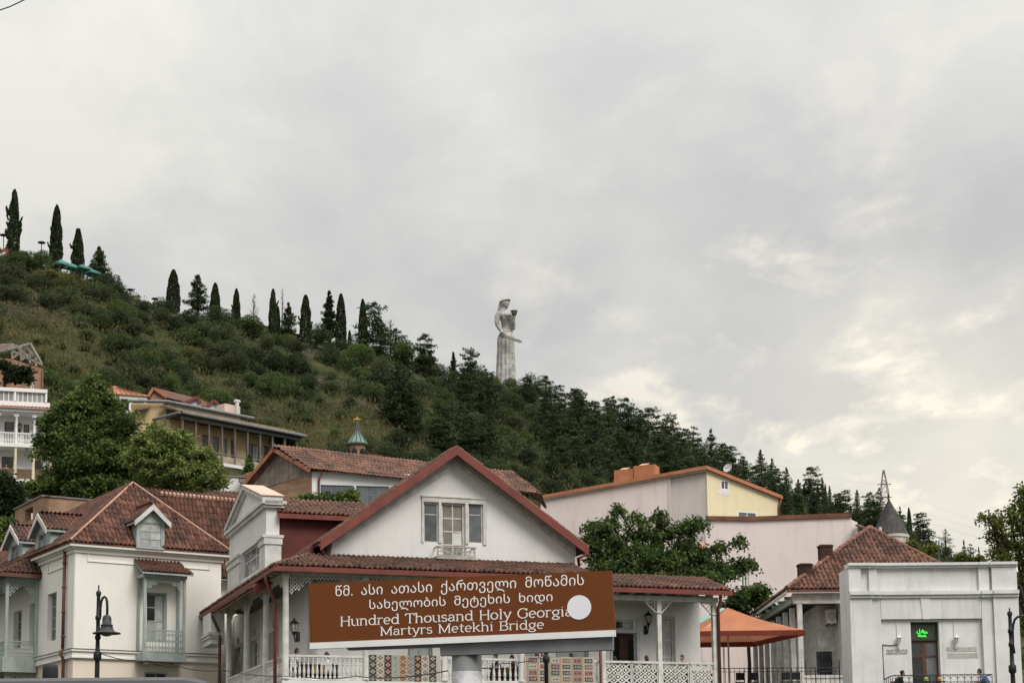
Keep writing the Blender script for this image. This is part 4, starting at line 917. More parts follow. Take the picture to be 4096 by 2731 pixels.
def centre_house():
    o = JF.o.copy(); o.z = 0
    T = top('verandah_house', o, 'large white gabled house with columned verandah and red tiled roofs in the middle', 'house')
    met = tile_mesh('verandah_tile', TILE2, .22, .36, .085)
    DW = 2.2; WF = JF.off(-DW); WL = JL.off(-1.5)
    uE = JF.u_(c5(1290, 1300)); uS = JF.u_(c5(590, 1100)) - 1.2          # right end, where the low right section starts
    ze = JF.off(.55).z_(c2(600, 820)); zb = JF.z_(c2(640, 868)); ze2 = JF.off(.55).z_(c5(700, 925)); zb2 = JF.z_(d5(850, 375))
    Lj = 15.5                                                            # length of the left side
    # floor slab, lower storey, ceiling
    part('floor_slab', GREYW, T, lambda b: b.box(JF, -.15, uE + .15, -DW, .15, zJf - .3, zJf))
    part('floor_slab', GREYW, T, lambda b: b.box(JL, -Lj, -.15, -DW, .15, zJf - .301, zJf - .001))
    part('lower_wall', GREYW, T, lambda b: (b.box(WF, 1.5, uE, -9, -.02, -1, zJf - .31), b.box(WL, -Lj, 0, -5, -.02, -1, zJf - .312)))
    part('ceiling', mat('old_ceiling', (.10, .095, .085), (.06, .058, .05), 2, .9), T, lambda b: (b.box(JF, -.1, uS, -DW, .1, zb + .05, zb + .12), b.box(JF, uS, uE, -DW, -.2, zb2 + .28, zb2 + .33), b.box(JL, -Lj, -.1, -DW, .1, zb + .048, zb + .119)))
    # back wall of the verandah with openings
    dr = WF.hit(d5(178, 830)), WF.hit(d5(540, 1300)); tr = WF.hit(d5(222, 640)), WF.hit(d5(490, 795)); wn = WF.hit(d5(800, 590)), WF.hit(d5(1105, 1300)); ue = WF.u_(d5(1452, 800))
    H = [rect(dr[0][0], dr[1][0], zJf + .02, dr[0][1]), rect(tr[0][0], tr[1][0], tr[1][1], tr[0][1]), rect(wn[0][0], wn[1][0], zJf + .3, wn[0][1])]
    HH = []
    for x0, x1 in ((780, 960), (1120, 1190), (1630, 1730), (1850, 2090)):
        a, c = WF.u_(c3(x0, 720)), WF.u_(c3(x1, 720)); HH.append((a, c)); H.append(rect(a, c, zJf + .03, zJf + 2.75))
    part('wall', GREYW, T, lambda b: b.prism(WF, rect(1.5, ue, zJf, zb + .05), -.35, 0, H))
    window(WF, tr[0][0], tr[1][0], tr[1][1], tr[0][1], -.2, T, OLDW, [GLASSD, GLASSC], 2, 1, .09, 'transom_window'); window(WF, wn[0][0], wn[1][0], zJf + .3, wn[0][1], -.22, T, OLDW, GLASSC, 2, 3, .11, 'window', [0, .38, .66, 1])
    for a, c in HH: window(WF, a, c, zJf + .03, zJf + 2.75, -.2, T, SAGE, GLASSC, 2, 3, .1, 'glazed_door', [0, .3, .75, 1])
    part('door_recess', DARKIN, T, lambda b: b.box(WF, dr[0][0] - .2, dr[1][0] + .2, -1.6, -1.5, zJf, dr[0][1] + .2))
    part('door_frame', OLDW, T, lambda b: (b.box(WF, dr[0][0] - .12, dr[0][0], -.1, .05, zJf, dr[0][1]), b.box(WF, dr[1][0], dr[1][0] + .14, -.1, .05, zJf, tr[0][1] + .1), b.box(WF, dr[0][0], dr[1][0], -.1, .045, dr[0][1], dr[0][1] + .1)))
    dl = MB(); dl.box(WF, dr[1][0] - .5, dr[1][0] - .05, -.9, -.85, zJf, dr[0][1] - .05); dl.build('door_leaf', WOODB, T)
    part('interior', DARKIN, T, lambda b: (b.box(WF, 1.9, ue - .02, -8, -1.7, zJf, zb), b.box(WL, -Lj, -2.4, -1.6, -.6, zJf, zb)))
    # left side wall (behind the side columns)
    HL = []
    for (xa, xb, ya, yb) in ((480, 550, 1170, 1430), (668, 750, 1085, 1370), (890, 978, 985, 1290)):
        a, c = WL.hit(d3(xa, ya)), WL.hit(d3(xb, yb)); HL.append(rect(a[0], c[0], max(c[1] - .5, zJf + .3), a[1]))
    zwt = WL.z_(c2(265, 600))
    part('wall', GREYW, T, lambda b: b.prism(WL, rect(-20, -2.2, zJf, ze + .2), -.35, 0, HL))
    for q in HL:
        window(WL, q[0][0], q[1][0], q[0][1], q[2][1], -.2, T, OLDW, GLASSG, 2, 3, .09)
        part('window_surround', OLDW, T, lambda b: (b.box(WL, q[0][0] - .22, q[0][0], .002, .07, q[0][1] - .1, q[2][1] + .2), b.box(WL, q[1][0], q[1][0] + .22, .002, .07, q[0][1] - .1, q[2][1] + .2), b.box(WL, q[0][0], q[1][0], .002, .09, q[2][1], q[2][1] + .2), b.box(WL, (q[0][0] + q[1][0]) / 2 - .15, (q[0][0] + q[1][0]) / 2 + .15, .002, .12, q[2][1] + .2, q[2][1] + .5)))
    # projecting end block of the left side
    ub = JL.u_(d3(345, 900)); zlo, zmo = JL.z_(d3(330, 1085)), JL.z_(d3(330, 930))
    EB = Fr(JL.W(JL.u_(d3(360, 900)) - .25, 0, 0), A1); uq = EB.u_(d3(188, 900))
    part('end_block', GREYW, T, lambda b: b.box(EB, uq, 0, -2.4, 0, EB.z_(d3(200, 1100)), ze - .25))
    part('end_block_moulding', OLDW, T, lambda b: (b.box(EB, uq - .08, .0, -2.4, .08, EB.z_(d3(200, 1035)), EB.z_(d3(200, 1000))), b.box(EB, uq - .13, .0, -2.4, .13, EB.z_(d3(200, 1000)), EB.z_(d3(200, 965)))))
    # columns, frieze, brackets, railings
    r = .135
    for i, x in enumerate((628,)): column(JF, 0, 0, zJf, zb, r, OLDW, T)
    cols = [JF.u_(c3(x, 800)) for x in (475, 1042, 1600, 2192)]
    for u in cols: column(JF, u, 0, zJf, zb, r * .95, OLDW, T)
    cl = [JL.u_(d3(x, 1000)) for x in (838, 612, 402)]
    for u in cl: column(JL, u, 0, zJf, zb, r, OLDW, T)
    part('frieze', OLDW, T, lambda b: (b.box(JF, -.16, uS, -.16, .12, zb, zb + .32), b.box(JF, -.2, uS, -.16, .2, zb + .32, zb + .4)))
    part('frieze', OLDW, T, lambda b: (b.box(JL, -Lj, -.17, -.12, .12, zb + .002, zb + .318), b.box(JL, -Lj, -.21, -.12, .2, zb + .322, zb + .398)))
    us = JF.u_(c2(640, 880)); st = JF.u_(c2(810, 880)) - us
    for i in range(11): part('bracket', OLDW, T, lambda b: (b.box(JF, us + st * i - .14, us + st * i + .14, .125, .4, zb + .2, zb + .36), b.box(JF, us + st * i - .12, us + st * i + .12, .125, .26, zb + .08, zb + .2)))
    for i in range(15):
        u = -.75 - i * .98; part('bracket', OLDW, T, lambda b: (b.box(JL, u - .13, u + .13, .205, .62, zb + .26, zb + .4), b.box(JL, u - .11, u + .11, .205, .4, zb + .1, zb + .26)))
    lace(JF, .16, cols[0] - .14, zb, .95, .22, -.02, OLDW, T, .075)
    for a, c in zip(cols[:-1], cols[1:]): lace(JF, a + .14, c - .14, zb, .9, .22, -.02, OLDW, T, .09)
    for a, c in zip(cl + [-Lj][:0], [0] + cl[:-1]): lace(JL, a + .14, c - .14, zb, .85, .25, -.02, OLDW, T, .09)
    mb = baluster_mesh(.86, OLDW)
    def rail(fr, a, c, n, nm='railing'):
        q = part(nm, OLDW, T, lambda b: (b.box(fr, a, c, -.07, .07, zJr - .09, zJr), b.box(fr, a, c, -.06, .06, zJf + .02, zJf + .1)))
        balusters(fr, a, c, n, zJf + .1, 0, mb, q)
    rail(JF, .13, cols[0] - .13, 9 + 8); rail(JF, cols[0] + .13, cols[1] - .13, 11); rail(JF, cols[1] + .13, cols[2] - .13, 13); rail(JF, cols[2] + .13, cols[3] - .13, 11)
    for a, c in zip(cl, [0] + cl[:-1]): rail(JL, a + .14, c - .14, int((c - a) / .2))
    # right section: square posts, brackets, quatrefoil lattice
    pu = [JF.u_(c3(2160 + 60, 800)), JF.u_(d5(860, 900)), JF.u_(d5(1665, 900))]
    part('beam', OLDW, T, lambda b: b.box(JF, uS, uE + .1, -.16, .1, zb2, JF.z_(d5(850, 300))))
    for i in range(8): u = lerp(uS + .2, uE, (i + .5) / 8); part('rafter_end', OLDW, T, lambda b: b.box(JF, u - .07, u + .07, -.1, .42, zb2 + .26, zb2 + .38))
    for u in pu[1:]:
        part('post', OLDW, T, lambda b: (b.box(JF, u - .1, u + .1, -.1, .095, zJf, zb2), b.box(JF, u - .15, u + .15, -.15, .14, zb2 - .55, zb2 - .48)))
        for s in (-1, 1):
            if s > 0 and u == pu[2]: continue
            def br(b):
                L_ = .55; b.bar(JF.W(u + s * .1, 0, zb2 - L_ * 1.0), JF.W(u + s * (L_ + .1), 0, zb2 - .03), .04, .05); b.bar(JF.W(u + s * .1, 0, zb2 - .03), JF.W(u + s * (L_ + .1), 0, zb2 - .03), .04, .05)
                for k in (.25, .5, .78): b.bar(JF.W(u + s * .1, 0, zb2 - .04), JF.W(u + s * (.1 + L_ * k), 0, zb2 - L_ * (1 - k)), .03, .03)
            part('corner_bracket', OLDW, T, br)
    def lattice(a, c):
        q = part('railing', OLDW, T, lambda b: (b.box(JF, a, c, -.07, .07, zJr - .10, zJr), b.box(JF, a, c, -.05, .05, zJf, zJf + .06), b.box(JF, a, a + .05, -.04, .04, zJf + .06, zJr - .1), b.box(JF, c - .05, c, -.04, .04, zJf + .06, zJr - .1)))
        z0, z1 = zJf + .06, zJr - .1; n = 3; w = (c - a - .1) / n; m_ = 3; h = (z1 - z0) / m_
        b = MB()
        for i in range(n + m_):                                        # diagonal bars, clipped to the panel
            for s in (1, -1):
                # line from (i, 0) going up with slope s, in cell units
                i0 = i - (m_ if s > 0 else 0) + (0 if s > 0 else 0); x0, y0 = (i0, 0); x1, y1 = (i0 + s * m_, m_)
                if s < 0: x0, x1 = i, i - m_
                lo, hi = sorted((x0, x1)); t0 = max(0, (0 - x0) / (x1 - x0) if x1 > x0 else (n - x0) / (x1 - x0)); t1 = min(1, (n - x0) / (x1 - x0) if x1 > x0 else (0 - x0) / (x1 - x0))
                if t1 - t0 < .05: continue
                A = (lerp(x0, x1, t0), m_ * t0); B = (lerp(x0, x1, t1), m_ * t1)
                b.bar(JF.W(a + .05 + A[0] * w, .012 * s, z0 + A[1] * h), JF.W(a + .05 + B[0] * w, .012 * s, z0 + B[1] * h), .022, .062)
        for i in range(n):
            for j in range(m_):
                if True:
                    for (dx, dy) in ((0, .5), (1, .5), (.5, 0), (.5, 1)):
                        if (i + dx) in (0, n) or (j + dy) in (0, m_): continue
                        u, z = a + .05 + (i + dx) * w, z0 + (j + dy) * h
                        if dx in (0, 1) and dx == 0 or dy == 0: ring(b, JF, u, z, .062, .004, -.012, .012, 6)
        b.build('lattice', OLDW, q)
    for a, c in ((JF.u_(d5(62, 1400)), JF.u_(d5(455, 1400))), (JF.u_(d5(465, 1400)), pu[1] - .1), (pu[1] + .1, JF.u_(d5(1290, 1400))), (JF.u_(d5(1300, 1400)), pu[2] - .1)): lattice(a, c)
    part('post', OLDW, T, lambda b: b.box(JF, JF.u_(d5(5, 1300)), JF.u_(d5(60, 1300)), -.12, .12, zJf, zb2))
    # roofs of the verandah
    zg = WF.z_(c4(900, 1412))                                            # where the verandah roof meets the gable wall
    ovh = .62
    C0, C1 = JF.W(-ovh, ovh, ze), JF.W(uS + .2, ovh, ze); G0, G1 = WF.W(1.5, 0, zg), WF.W(uS + .2, 0, zg)
    uLe = JL.off(ovh).u_(c2(64, 1100)); L0 = JL.W(uLe, ovh, ze); LG = WL.W(uLe, 0, zg)
    rf = part('verandah_roof', REDM, T, lambda b: (b.slab([C0, C1, G1, G0], .05), b.slab([L0, C0, G0, LG], .05)))
    tile_slope([C0, C1, G1, G0], T, rf, met, .22, .36, 160, .02); tile_slope([L0, C0, G0, LG], T, rf, met, .22, .36, 230, .02)
    def gut(a, c): part('gutter', REDM, T, lambda b: b.bar(a - Vector((0, 0, .13)), c - Vector((0, 0, .13)), .10, .17))
    gut(C0 + JF.n * .0, C1); gut(L0, C0)
    zg2 = ze2 + (zg - ze); K0, K1 = JF.W(uS, ovh, ze2), JF.W(uE + .55, ovh, ze2); K2, K3 = WF.W(uE + .55, 0, zg2), WF.W(uS, 0, zg2)
    rf2 = part('verandah_roof', REDM, T, lambda b: b.slab([K0, K1, K2, K3], .05)); tile_slope([K0, K1, K2, K3], T, rf2, met, .22, .36, 300, .02); gut(K0, K1)
    ridge(C0 + Vector((0, 0, .03)), G0 + Vector((0, 0, .03)), .1, TILE2, rf)
    # gable
    gl = WF.hit(c2(920, 700)); gr = WF.hit(c4(1995, 1235)); pk = WF.hit(c4(645, 200)); zbase = zg - .2
    zl, zr_ = gl[1] + .42, gr[1]; gw = [WF.hit(c4(262, 735)), WF.hit(c4(960, 1400))]
    w1 = rect(WF.u_(c4(268, 900)), WF.u_(c4(437, 900)), WF.z_(c4(350, 1198)), WF.z_(c4(350, 738))); w3 = rect(WF.u_(c4(778, 900)), WF.u_(c4(942, 900)), WF.z_(c4(860, 1205)), WF.z_(c4(860, 742))); w2 = rect(WF.u_(c4(470, 900)), WF.u_(c4(740, 900)), zg + .02, WF.z_(c4(600, 742)))
    part('gable_wall', GREYW, T, lambda b: b.prism(WF, [(gl[0], zbase), (gr[0], zbase), (gr[0], zr_), (pk[0], pk[1]), (gl[0], zl)], -.35, .0, [w1, w2, w3]))
    window(WF, w1[0][0], w1[1][0], w1[0][1], w1[2][1], -.12, T, OLDW, GLASSG, 1, 2, .06, 'window', [0, .72, 1]); window(WF, w3[0][0], w3[1][0], w3[0][1], w3[2][1], -.12, T, OLDW, GLASSG, 1, 2, .06, 'window', [0, .72, 1])
    TAUPE = mat('taupe_glass', (.22, .20, .165), (.17, .155, .13), 2, .2, 0, 1, None, .1, 0, .5); LIT = mat('painted_reflection', (.62, .63, .60), (.5, .5, .47), 5, .2)  # the pale pane has its reflection painted into the base colour
    window(WF, w2[0][0], w2[1][0], w2[0][1], w2[2][1], -.14, T, OLDW, [TAUPE, TAUPE, TAUPE, LIT, TAUPE, TAUPE, TAUPE, TAUPE], 2, 4, .1, 'balcony_door')
    fo = WF.hit(c4(246, 672)), WF.hit(c4(985, 1222))
    def surr(b):
        b.box(WF, fo[0][0], fo[1][0], .002, .07, w1[2][1] + .02, fo[0][1]); b.box(WF, fo[0][0] - .03, fo[1][0] + .03, .002, .11, fo[0][1], fo[0][1] + .05)
        for u0, u1 in ((fo[0][0], w1[0][0] - .01), (w1[1][0] + .01, w2[0][0] - .01), (w2[1][0] + .01, w3[0][0] - .01), (w3[1][0] + .01, fo[1][0])): b.box(WF, u0, u1, .002, .068, fo[1][1], w1[2][1] + .02)
    part('window_surround', OLDW, T, surr)
    # chevron mouldings
    sl = (pk[1] - zl) / (pk[0] - gl[0]); sr = (pk[1] - zr_) / (gr[0] - pk[0])
    def chev(off0, off1, d):
        def f(b):
            b.prism(WF, [(gl[0], zl - off1), (pk[0], pk[1] - off1), (pk[0], pk[1] - off0), (gl[0], zl - off0)], .001, d); b.prism(WF, [(pk[0], pk[1] - off1), (gr[0], zr_ - off1), (gr[0], zr_ - off0), (pk[0], pk[1] - off0)], .001, d)
        part('gable_moulding', OLDW, T, f)
    i1 = pk[1] - WF.z_(c4(632, 310)); chev(i1 - .06, i1 + .03, .09); chev(.28, .38, .13); chev(.38, i1 - .06, .05); chev(0, .28, .09)
    # little wooden balcony
    BD = .55; Bf = WF.off(BD); a = Bf.hit(c4(425, 1245)); c = Bf.hit(c4(862, 1400)); zt_, z0 = a[1], zg + .1
    def wb(b):
        for q in (a[0], c[0] - .06): b.box(WF, q, q + .06, BD - .06, BD, z0 - .1, zt_)
        b.box(WF, a[0] - .05, c[0] + .05, BD - .07, BD + .02, zt_, zt_ + .06); b.box(WF, a[0] + .06, c[0] - .06, BD - .05, BD - .01, z0 + .02, z0 + .07); b.box(WF, a[0] + .06, c[0] - .06, BD - .05, BD - .01, (z0 + zt_) / 2, (z0 + zt_) / 2 + .04)
        for i in range(1, 4): u = lerp(a[0], c[0], i / 4); b.box(WF, u - .02, u + .02, BD - .045, BD - .012, z0 + .07, zt_)
        b.bar(WF.W(a[0] + .05, BD - .02, zt_), WF.W((a[0] + c[0]) / 2 - .1, BD - .02, z0 + .05), .03, .05); b.bar(WF.W((a[0] + c[0]) / 2, BD - .02, zt_), WF.W(lerp(a[0], c[0], .85), BD - .02, z0 + .05), .03, .05); b.bar(WF.W(c[0] - .04, BD - .02, zt_ - .05), WF.W(lerp(a[0], c[0], .7), BD - .02, (z0 + zt_) / 2), .03, .05)
        for q in (a[0] + .03, c[0] - .03): b.bar(WF.W(q, 0, zt_ + .03), WF.W(q, BD, zt_ + .03), .05, .05)
        b.box(WF, a[0] - .03, c[0] + .03, .0, BD + .03, z0 - .12, z0)
    part('gable_balcony', mat('grey_wood', (.40, .385, .355), (.28, .27, .25), 3, .85, .3, 30), T, wb)
    # main roof with red bargeboards
    og = .75; rp = WF.off(og); tpk = rp.hit(c4(648, 112)); le = rp.hit(c2(850, 668)); re = rp.hit(c4(2150, 1262))
    zpk = tpk[1]; upk = tpk[0]; DB = -11
    sL = (zpk - le[1]) / (upk - le[0]); sR = (zpk - re[1]) / (re[0] - upk); uLe = upk - 7.4
    P0 = WF.W(upk, og, zpk); P1 = WF.W(upk, DB, zpk); LA = WF.W(le[0], og, le[1]); LB = WF.W(le[0], DB, le[1]); RA = WF.W(re[0], og, re[1]); RB = WF.W(re[0], DB, re[1])
    mr = part('roof', REDM, T, lambda b: (b.slab([LB, LA, P0, P1], .06), b.slab([RA, RB, P1, P0], .06)))
    LA2 = WF.W(le[0] - 2.6, -.6, le[1] - 2.6 * sL); LM = WF.W(le[0], -.6, le[1])
    part('roof', REDM, mr, lambda b: b.slab([WF.W(le[0] - 2.6, DB, le[1] - 2.6 * sL), LA2, LM, LB], .06))
    tile_slope([LB, LA, P0, P1], T, mr, met, .22, .36, 0, .02); tile_slope([WF.W(le[0] - 2.6, DB, le[1] - 2.6 * sL), LA2, LM, LB], T, mr, met, .22, .36, 0, .02); tile_slope([RA, RB, P1, P0], T, mr, met, .22, .36, 0, .02)
    ridge(P0, P1, .12, TILE2, mr)
    def bb(A, B, s=.0): part('bargeboard', REDM, T, lambda b: b.hex8([A + Vector((0, 0, -.34)), B + Vector((0, 0, -.34)), B + WF.n * .06 + Vector((0, 0, -.34)), A + WF.n * .06 + Vector((0, 0, -.34)), A + Vector((0, 0, .07)), B + Vector((0, 0, .07)), B + WF.n * .06 + Vector((0, 0, .07)), A + WF.n * .06 + Vector((0, 0, .07))]))
    bb(LA, P0); bb(P0, RA); bb(LA2, LM)
    part('eaves_strut', REDM, T, lambda b: b.bar(WF.W(le[0] + .0, og - .1, le[1] - .1), WF.W(le[0] + .55, .0, le[1] - .95), .1, .1))
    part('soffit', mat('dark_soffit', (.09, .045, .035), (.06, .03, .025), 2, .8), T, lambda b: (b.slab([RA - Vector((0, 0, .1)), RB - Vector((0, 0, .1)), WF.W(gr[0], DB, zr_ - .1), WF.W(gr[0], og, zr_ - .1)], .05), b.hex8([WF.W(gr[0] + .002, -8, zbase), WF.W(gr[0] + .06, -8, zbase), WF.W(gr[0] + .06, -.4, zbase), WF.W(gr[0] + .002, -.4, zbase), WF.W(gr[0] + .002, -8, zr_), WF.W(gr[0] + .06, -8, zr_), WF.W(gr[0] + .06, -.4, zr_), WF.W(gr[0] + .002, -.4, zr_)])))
    part('side_wall', GREYW, T, lambda b: b.box(WF, gl[0], gl[0] + .3, -10, -.36, zbase, zl - .1))
    pipe([RA - Vector((0, 0, .25)), RA + Vector((-.5, 0, -.45)), WF.W(gr[0] + .15, .1, zr_ - .9), WF.W(gr[0] + .15, .1, zg + .3)], .06, REDM, T)
    # downpipes of the verandah
    for fr, x, y0 in ((JL, 1015, 250), (JL, 352, 640)):
        u = fr.u_(d3(x, 900)); zz = fr.z_(d3(x, y0)); pipe([fr.W(u, ovh, ze - .15), fr.W(u, ovh, ze - .5), fr.W(u, .32, ze - 1.15), fr.W(u, .24, ze - 1.4), fr.W(u, .24, -.5)], .075, REDM if x > 900 else RUST, T)
    u = JF.u_(d5(1700, 700)); pipe([JF.W(u, .45, ze2 - .2), JF.W(u, .45, ze2 - .45), JF.W(u, .16, ze2 - .75), JF.W(u, .16, -.5)], .08, RUST, T)
    u = JF.u_(c3(2165, 850)); pipe([JF.W(u, .2, zb2), JF.W(u, .2, zJf + .05), JF.W(u + .15, .3, zJf - .1)], .07, RUST, T)
    # attic pavilion facing left, with pediment, and the red box behind it
    PW = JL.off(-.3); pl, pr = PW.u_(c2(268, 700)), PW.u_(c2(503, 600)); zpe = PW.z_(c2(268, 595)); zpp = PW.z_(c2(375, 345)); zpr = PW.z_(c2(503, 460)); zpe = (zpe + zpr) / 2; zbb = ze + .1
    pm = (pl + pr) / 2; wa, wc = PW.u_(c2(345, 800)), PW.u_(c2(462, 800)); wt, wbz = PW.z_(c2(400, 700)), zg + .05
    PV = part('attic_pavilion', GREYW, T, lambda b: b.prism(PW, [(pl, zbb), (pr, zbb), (pr, zpe), (pm, zpp - .1), (pl, zpe)], -.6, 0, [rect(wa, wc, wbz, wt)]))
    window(PW, wa, wc, wbz, wt, -.2, PV, OLDW, GLASSG, 3, 2, .1, 'window', [0, .6, 1])
    def ped(b):
        for (e, d, a_, c_) in ((.18, .14, 0, .16), (.28, .24, .16, .30)):
            b.box(PW, pl - e, pr + e, -.6 - e, d, zpe - .15 + a_, zpe - .15 + c_)
        for s in (1, -1):
            A, B = (pl - .28, zpe + .15), (pm, zpp + .05)
            if s < 0: A, B = (pr + .28, zpe + .15), (pm, zpp + .05)
            for (o_, d) in ((0, .24), (.18, .12)):
                b.hex8([PW.W(A[0], -.7, A[1] - o_), PW.W(B[0], -.7, B[1] - o_), PW.W(B[0], d, B[1] - o_), PW.W(A[0], d, A[1] - o_), PW.W(A[0], -.7, A[1] + .2 - o_), PW.W(B[0], -.7, B[1] + .2 - o_), PW.W(B[0], d, B[1] + .2 - o_), PW.W(A[0], d, A[1] + .2 - o_)])
    part('pediment', OLDW, PV, ped)
    part('pediment_flashing', mat('salmon_sheet', (.62, .40, .31), (.55, .35, .27), 2, .6), PV, lambda b: b.slab([PW.W(pr + .34, .3, zpe + .38), PW.W(pr + .34, -.75, zpe + .38), PW.W(pm, -.75, zpp + .29), PW.W(pm, .3, zpp + .29)], .03))
    zm = PW.z_(c2(480, 655)); 
    for a_, c_, e_ in ((wc + .08, pr, -.78), (pl, wa - .08, -.6)):
        x0, x1 = (a_, c_ + .15) if e_ < -.7 else (a_ - .15, c_)
        part('pavilion_moulding', OLDW, PV, lambda b: (b.box(PW, x0, x1 - .03, e_ + .06, .12, zm - .3, zm), b.box(PW, x0, x1, e_, .18, zm, zm + .12))); part('pavilion_pier', OLDW, PV, lambda b: b.box(PW, x0 + .05, x1 - .08, e_ + .1, .06, zbb, zm - .3))
    RB_ = Fr(PW.W(pr - .15, 0, 0), A1); z1 = RB_.z_(c2(760, 512)); ur = RB_.u_(c2(985, 640))
    part('red_side_wall', mat('dark_red_cladding', (.135, .032, .026), (.09, .024, .02), .8, .7, .2, 10), T, lambda b: b.box(RB_, .55, ur + 1.5, -3.6, 0, zbb, z1))
    e0, e1 = RB_.W(.5, .45, z1 + .08), RB_.W(ur + 1.6, .45, z1 + .08); t0, t1 = RB_.W(.5, -1.9, z1 + 1.1), RB_.W(ur + 1.6, -1.9, z1 + 1.1)
    rr = part('pavilion_roof', REDM, T, lambda b: (b.slab([e0, e1, t1, t0], .06), b.bar(e0 - Vector((0, 0, .12)), e1 - Vector((0, 0, .12)), .07, .2))); tile_slope([e0, e1, t1, t0], T, rr, met, .22, .36, 0, .02)
    return T
centre_house()
lantern(JF.off(-1.9).W(JF.off(-1.9).u_(d5(705, 650)), 0, JF.off(-1.9).z_(d5(705, 690))), IRON, 'wall_lantern', 'black wall lantern right of the dark doorway on the verandah', 1.35, JF.off(-2.15).W(JF.off(-1.9).u_(d5(695, 700)), 0, JF.off(-1.9).z_(d5(705, 720))))
lantern(JF.off(-1.2).W(JF.off(-1.2).u_(d3(1170, 920)), 0, JF.off(-1.2).z_(d3(1170, 960))), IRON, 'wall_lantern', 'black wall lantern behind the corner column of the verandah', 1.4, JF.off(-1.2).W(JF.off(-1.2).u_(d3(1215, 960)), 0, JF.off(-1.2).z_(d3(1215, 960))))
# ================================================================ road sign in front
def text_mesh(name, body, size, m, ext=.004):
    cu = bpy.data.curves.new(name, 'FONT'); cu.body = body; cu.size = size; cu.extrude = ext; cu.align_x = 'CENTER'; cu.resolution_u = 3
    o = bpy.data.objects.new('tmp', cu); COL.objects.link(o); bpy.context.view_layer.update()
    me = bpy.data.meshes.new_from_object(o.evaluated_get(bpy.context.evaluated_depsgraph_get())); bpy.data.objects.remove(o); me.name = name
    me.materials.clear(); me.materials.append(m); return me
# slab-serif capitals and lower case drawn as strokes on a 0..1 x-height grid: lists of polylines; serifs are added at free stem ends
def arc(cx, cy, rx, ry, a0, a1, n=14): return [(cx + rx * cos(radians(a0 + (a1 - a0) * i / n)), cy + ry * sin(radians(a0 + (a1 - a0) * i / n))) for i in range(n + 1)]
CAPH, ASC = 1.45, 1.5
GL = {
 'H': (1.25, [[(.2, 0), (.2, CAPH)], [(1.05, 0), (1.05, CAPH)], [(.2, .75), (1.05, .75)]], [(.2, 0), (.2, CAPH), (1.05, 0), (1.05, CAPH)]),
 'T': (1.1, [[(.55, 0), (.55, CAPH)], [(.05, CAPH), (1.05, CAPH)], [(.05, CAPH), (.05, 1.15)], [(1.05, CAPH), (1.05, 1.15)]], [(.55, 0)]),
 'G': (1.25, [arc(.65, .72, .55, .74, 45, 320), [(1.1, .72), (1.1, .2)], [(1.08, 1.45), (1.05, 1.1)]], [(1.05, .72)]),
 'M': (1.55, [[(.22, 0), (.22, CAPH)], [(.22, CAPH), (.78, .1)], [(.78, .1), (1.33, CAPH)], [(1.33, CAPH), (1.33, 0)]], [(.22, 0), (.18, CAPH), (1.33, 0), (1.37, CAPH)]),
 'B': (1.1, [[(.2, 0), (.2, CAPH)], [(.2, CAPH), (.6, CAPH)] + arc(.6, 1.1, .3, .35, 90, -90) + [(.2, .75)], [(.6, .75)] + arc(.62, .375, .38, .375, 90, -90) + [(.2, 0)]], [(.15, 0), (.15, CAPH)]),
 'u': (1.0, [[(.18, 1), (.18, .35)] + arc(.46, .33, .28, .33, 180, 300), [(.8, 1), (.8, 0)]], [(.12, 1), (.74, 1), (.86, 0)]),
 'n': (1.02, [[(.2, 0), (.2, 1)], [(.2, .6)] + arc(.5, .66, .3, .34, 165, 0) + [(.8, 0)]], [(.2, 0), (.14, 1), (.8, 0)]),
 'd': (1.02, [arc(.46, .5, .34, .5, 35, 325), [(.8, ASC), (.8, 0)]], [(.74, ASC), (.86, 0)]),
 'r': (.72, [[(.2, 0), (.2, 1)], [(.2, .6)] + arc(.5, .68, .3, .32, 170, 50)], [(.2, 0), (.14, 1)]),
 'e': (.9, [[(.12, .52), (.8, .52)] + arc(.46, .5, .34, .5, 5, 310)], []),
 'o': (.95, [arc(.47, .5, .37, .5, 0, 360, 20)], []),
 's': (.78, [arc(.4, .76, .26, .24, 20, 250, 9) + arc(.4, .27, .28, .27, 70, -160, 9)], []),
 'a': (.9, [arc(.42, .68, .27, .32, 160, 0, 8) + [(.69, .12), (.82, .02)], arc(.4, .28, .27, .28, 60, 360, 12)], []),
 'l': (.5, [[(.25, ASC), (.25, 0)]], [(.19, ASC), (.25, 0)]),
 'y': (.95, [[(.15, 1), (.5, 0)], [(.85, 1), (.5, 0), (.35, -.38), (.12, -.42)]], [(.15, 1), (.82, 1)]),
 'g': (.95, [arc(.46, .62, .32, .38, 0, 360, 16), [(.68, .9), (.9, 1.0)], [(.3, .3), (.2, .08), (.7, 0)] + arc(.46, -.22, .38, .22, 50, -230, 12)], []),
 'i': (.5, [[(.25, 1), (.25, 0)], [(.25, 1.33), (.25, 1.43)]], [(.19, 1), (.25, 0)]),
 't': (.65, [[(.3, 1.35), (.3, .2)] + arc(.48, .2, .18, .2, 180, 310, 6), [(.08, 1), (.6, 1)]], []),
 'k': (1.0, [[(.2, ASC), (.2, 0)], [(.2, .4), (.75, 1)], [(.4, .6), (.85, 0)]], [(.14, ASC), (.2, 0), (.78, 1), (.85, 0)]),
 'h': (1.02, [[(.2, 0), (.2, ASC)], [(.2, .6)] + arc(.5, .66, .3, .34, 165, 0) + [(.8, 0)]], [(.2, 0), (.14, ASC), (.8, 0)]),
}
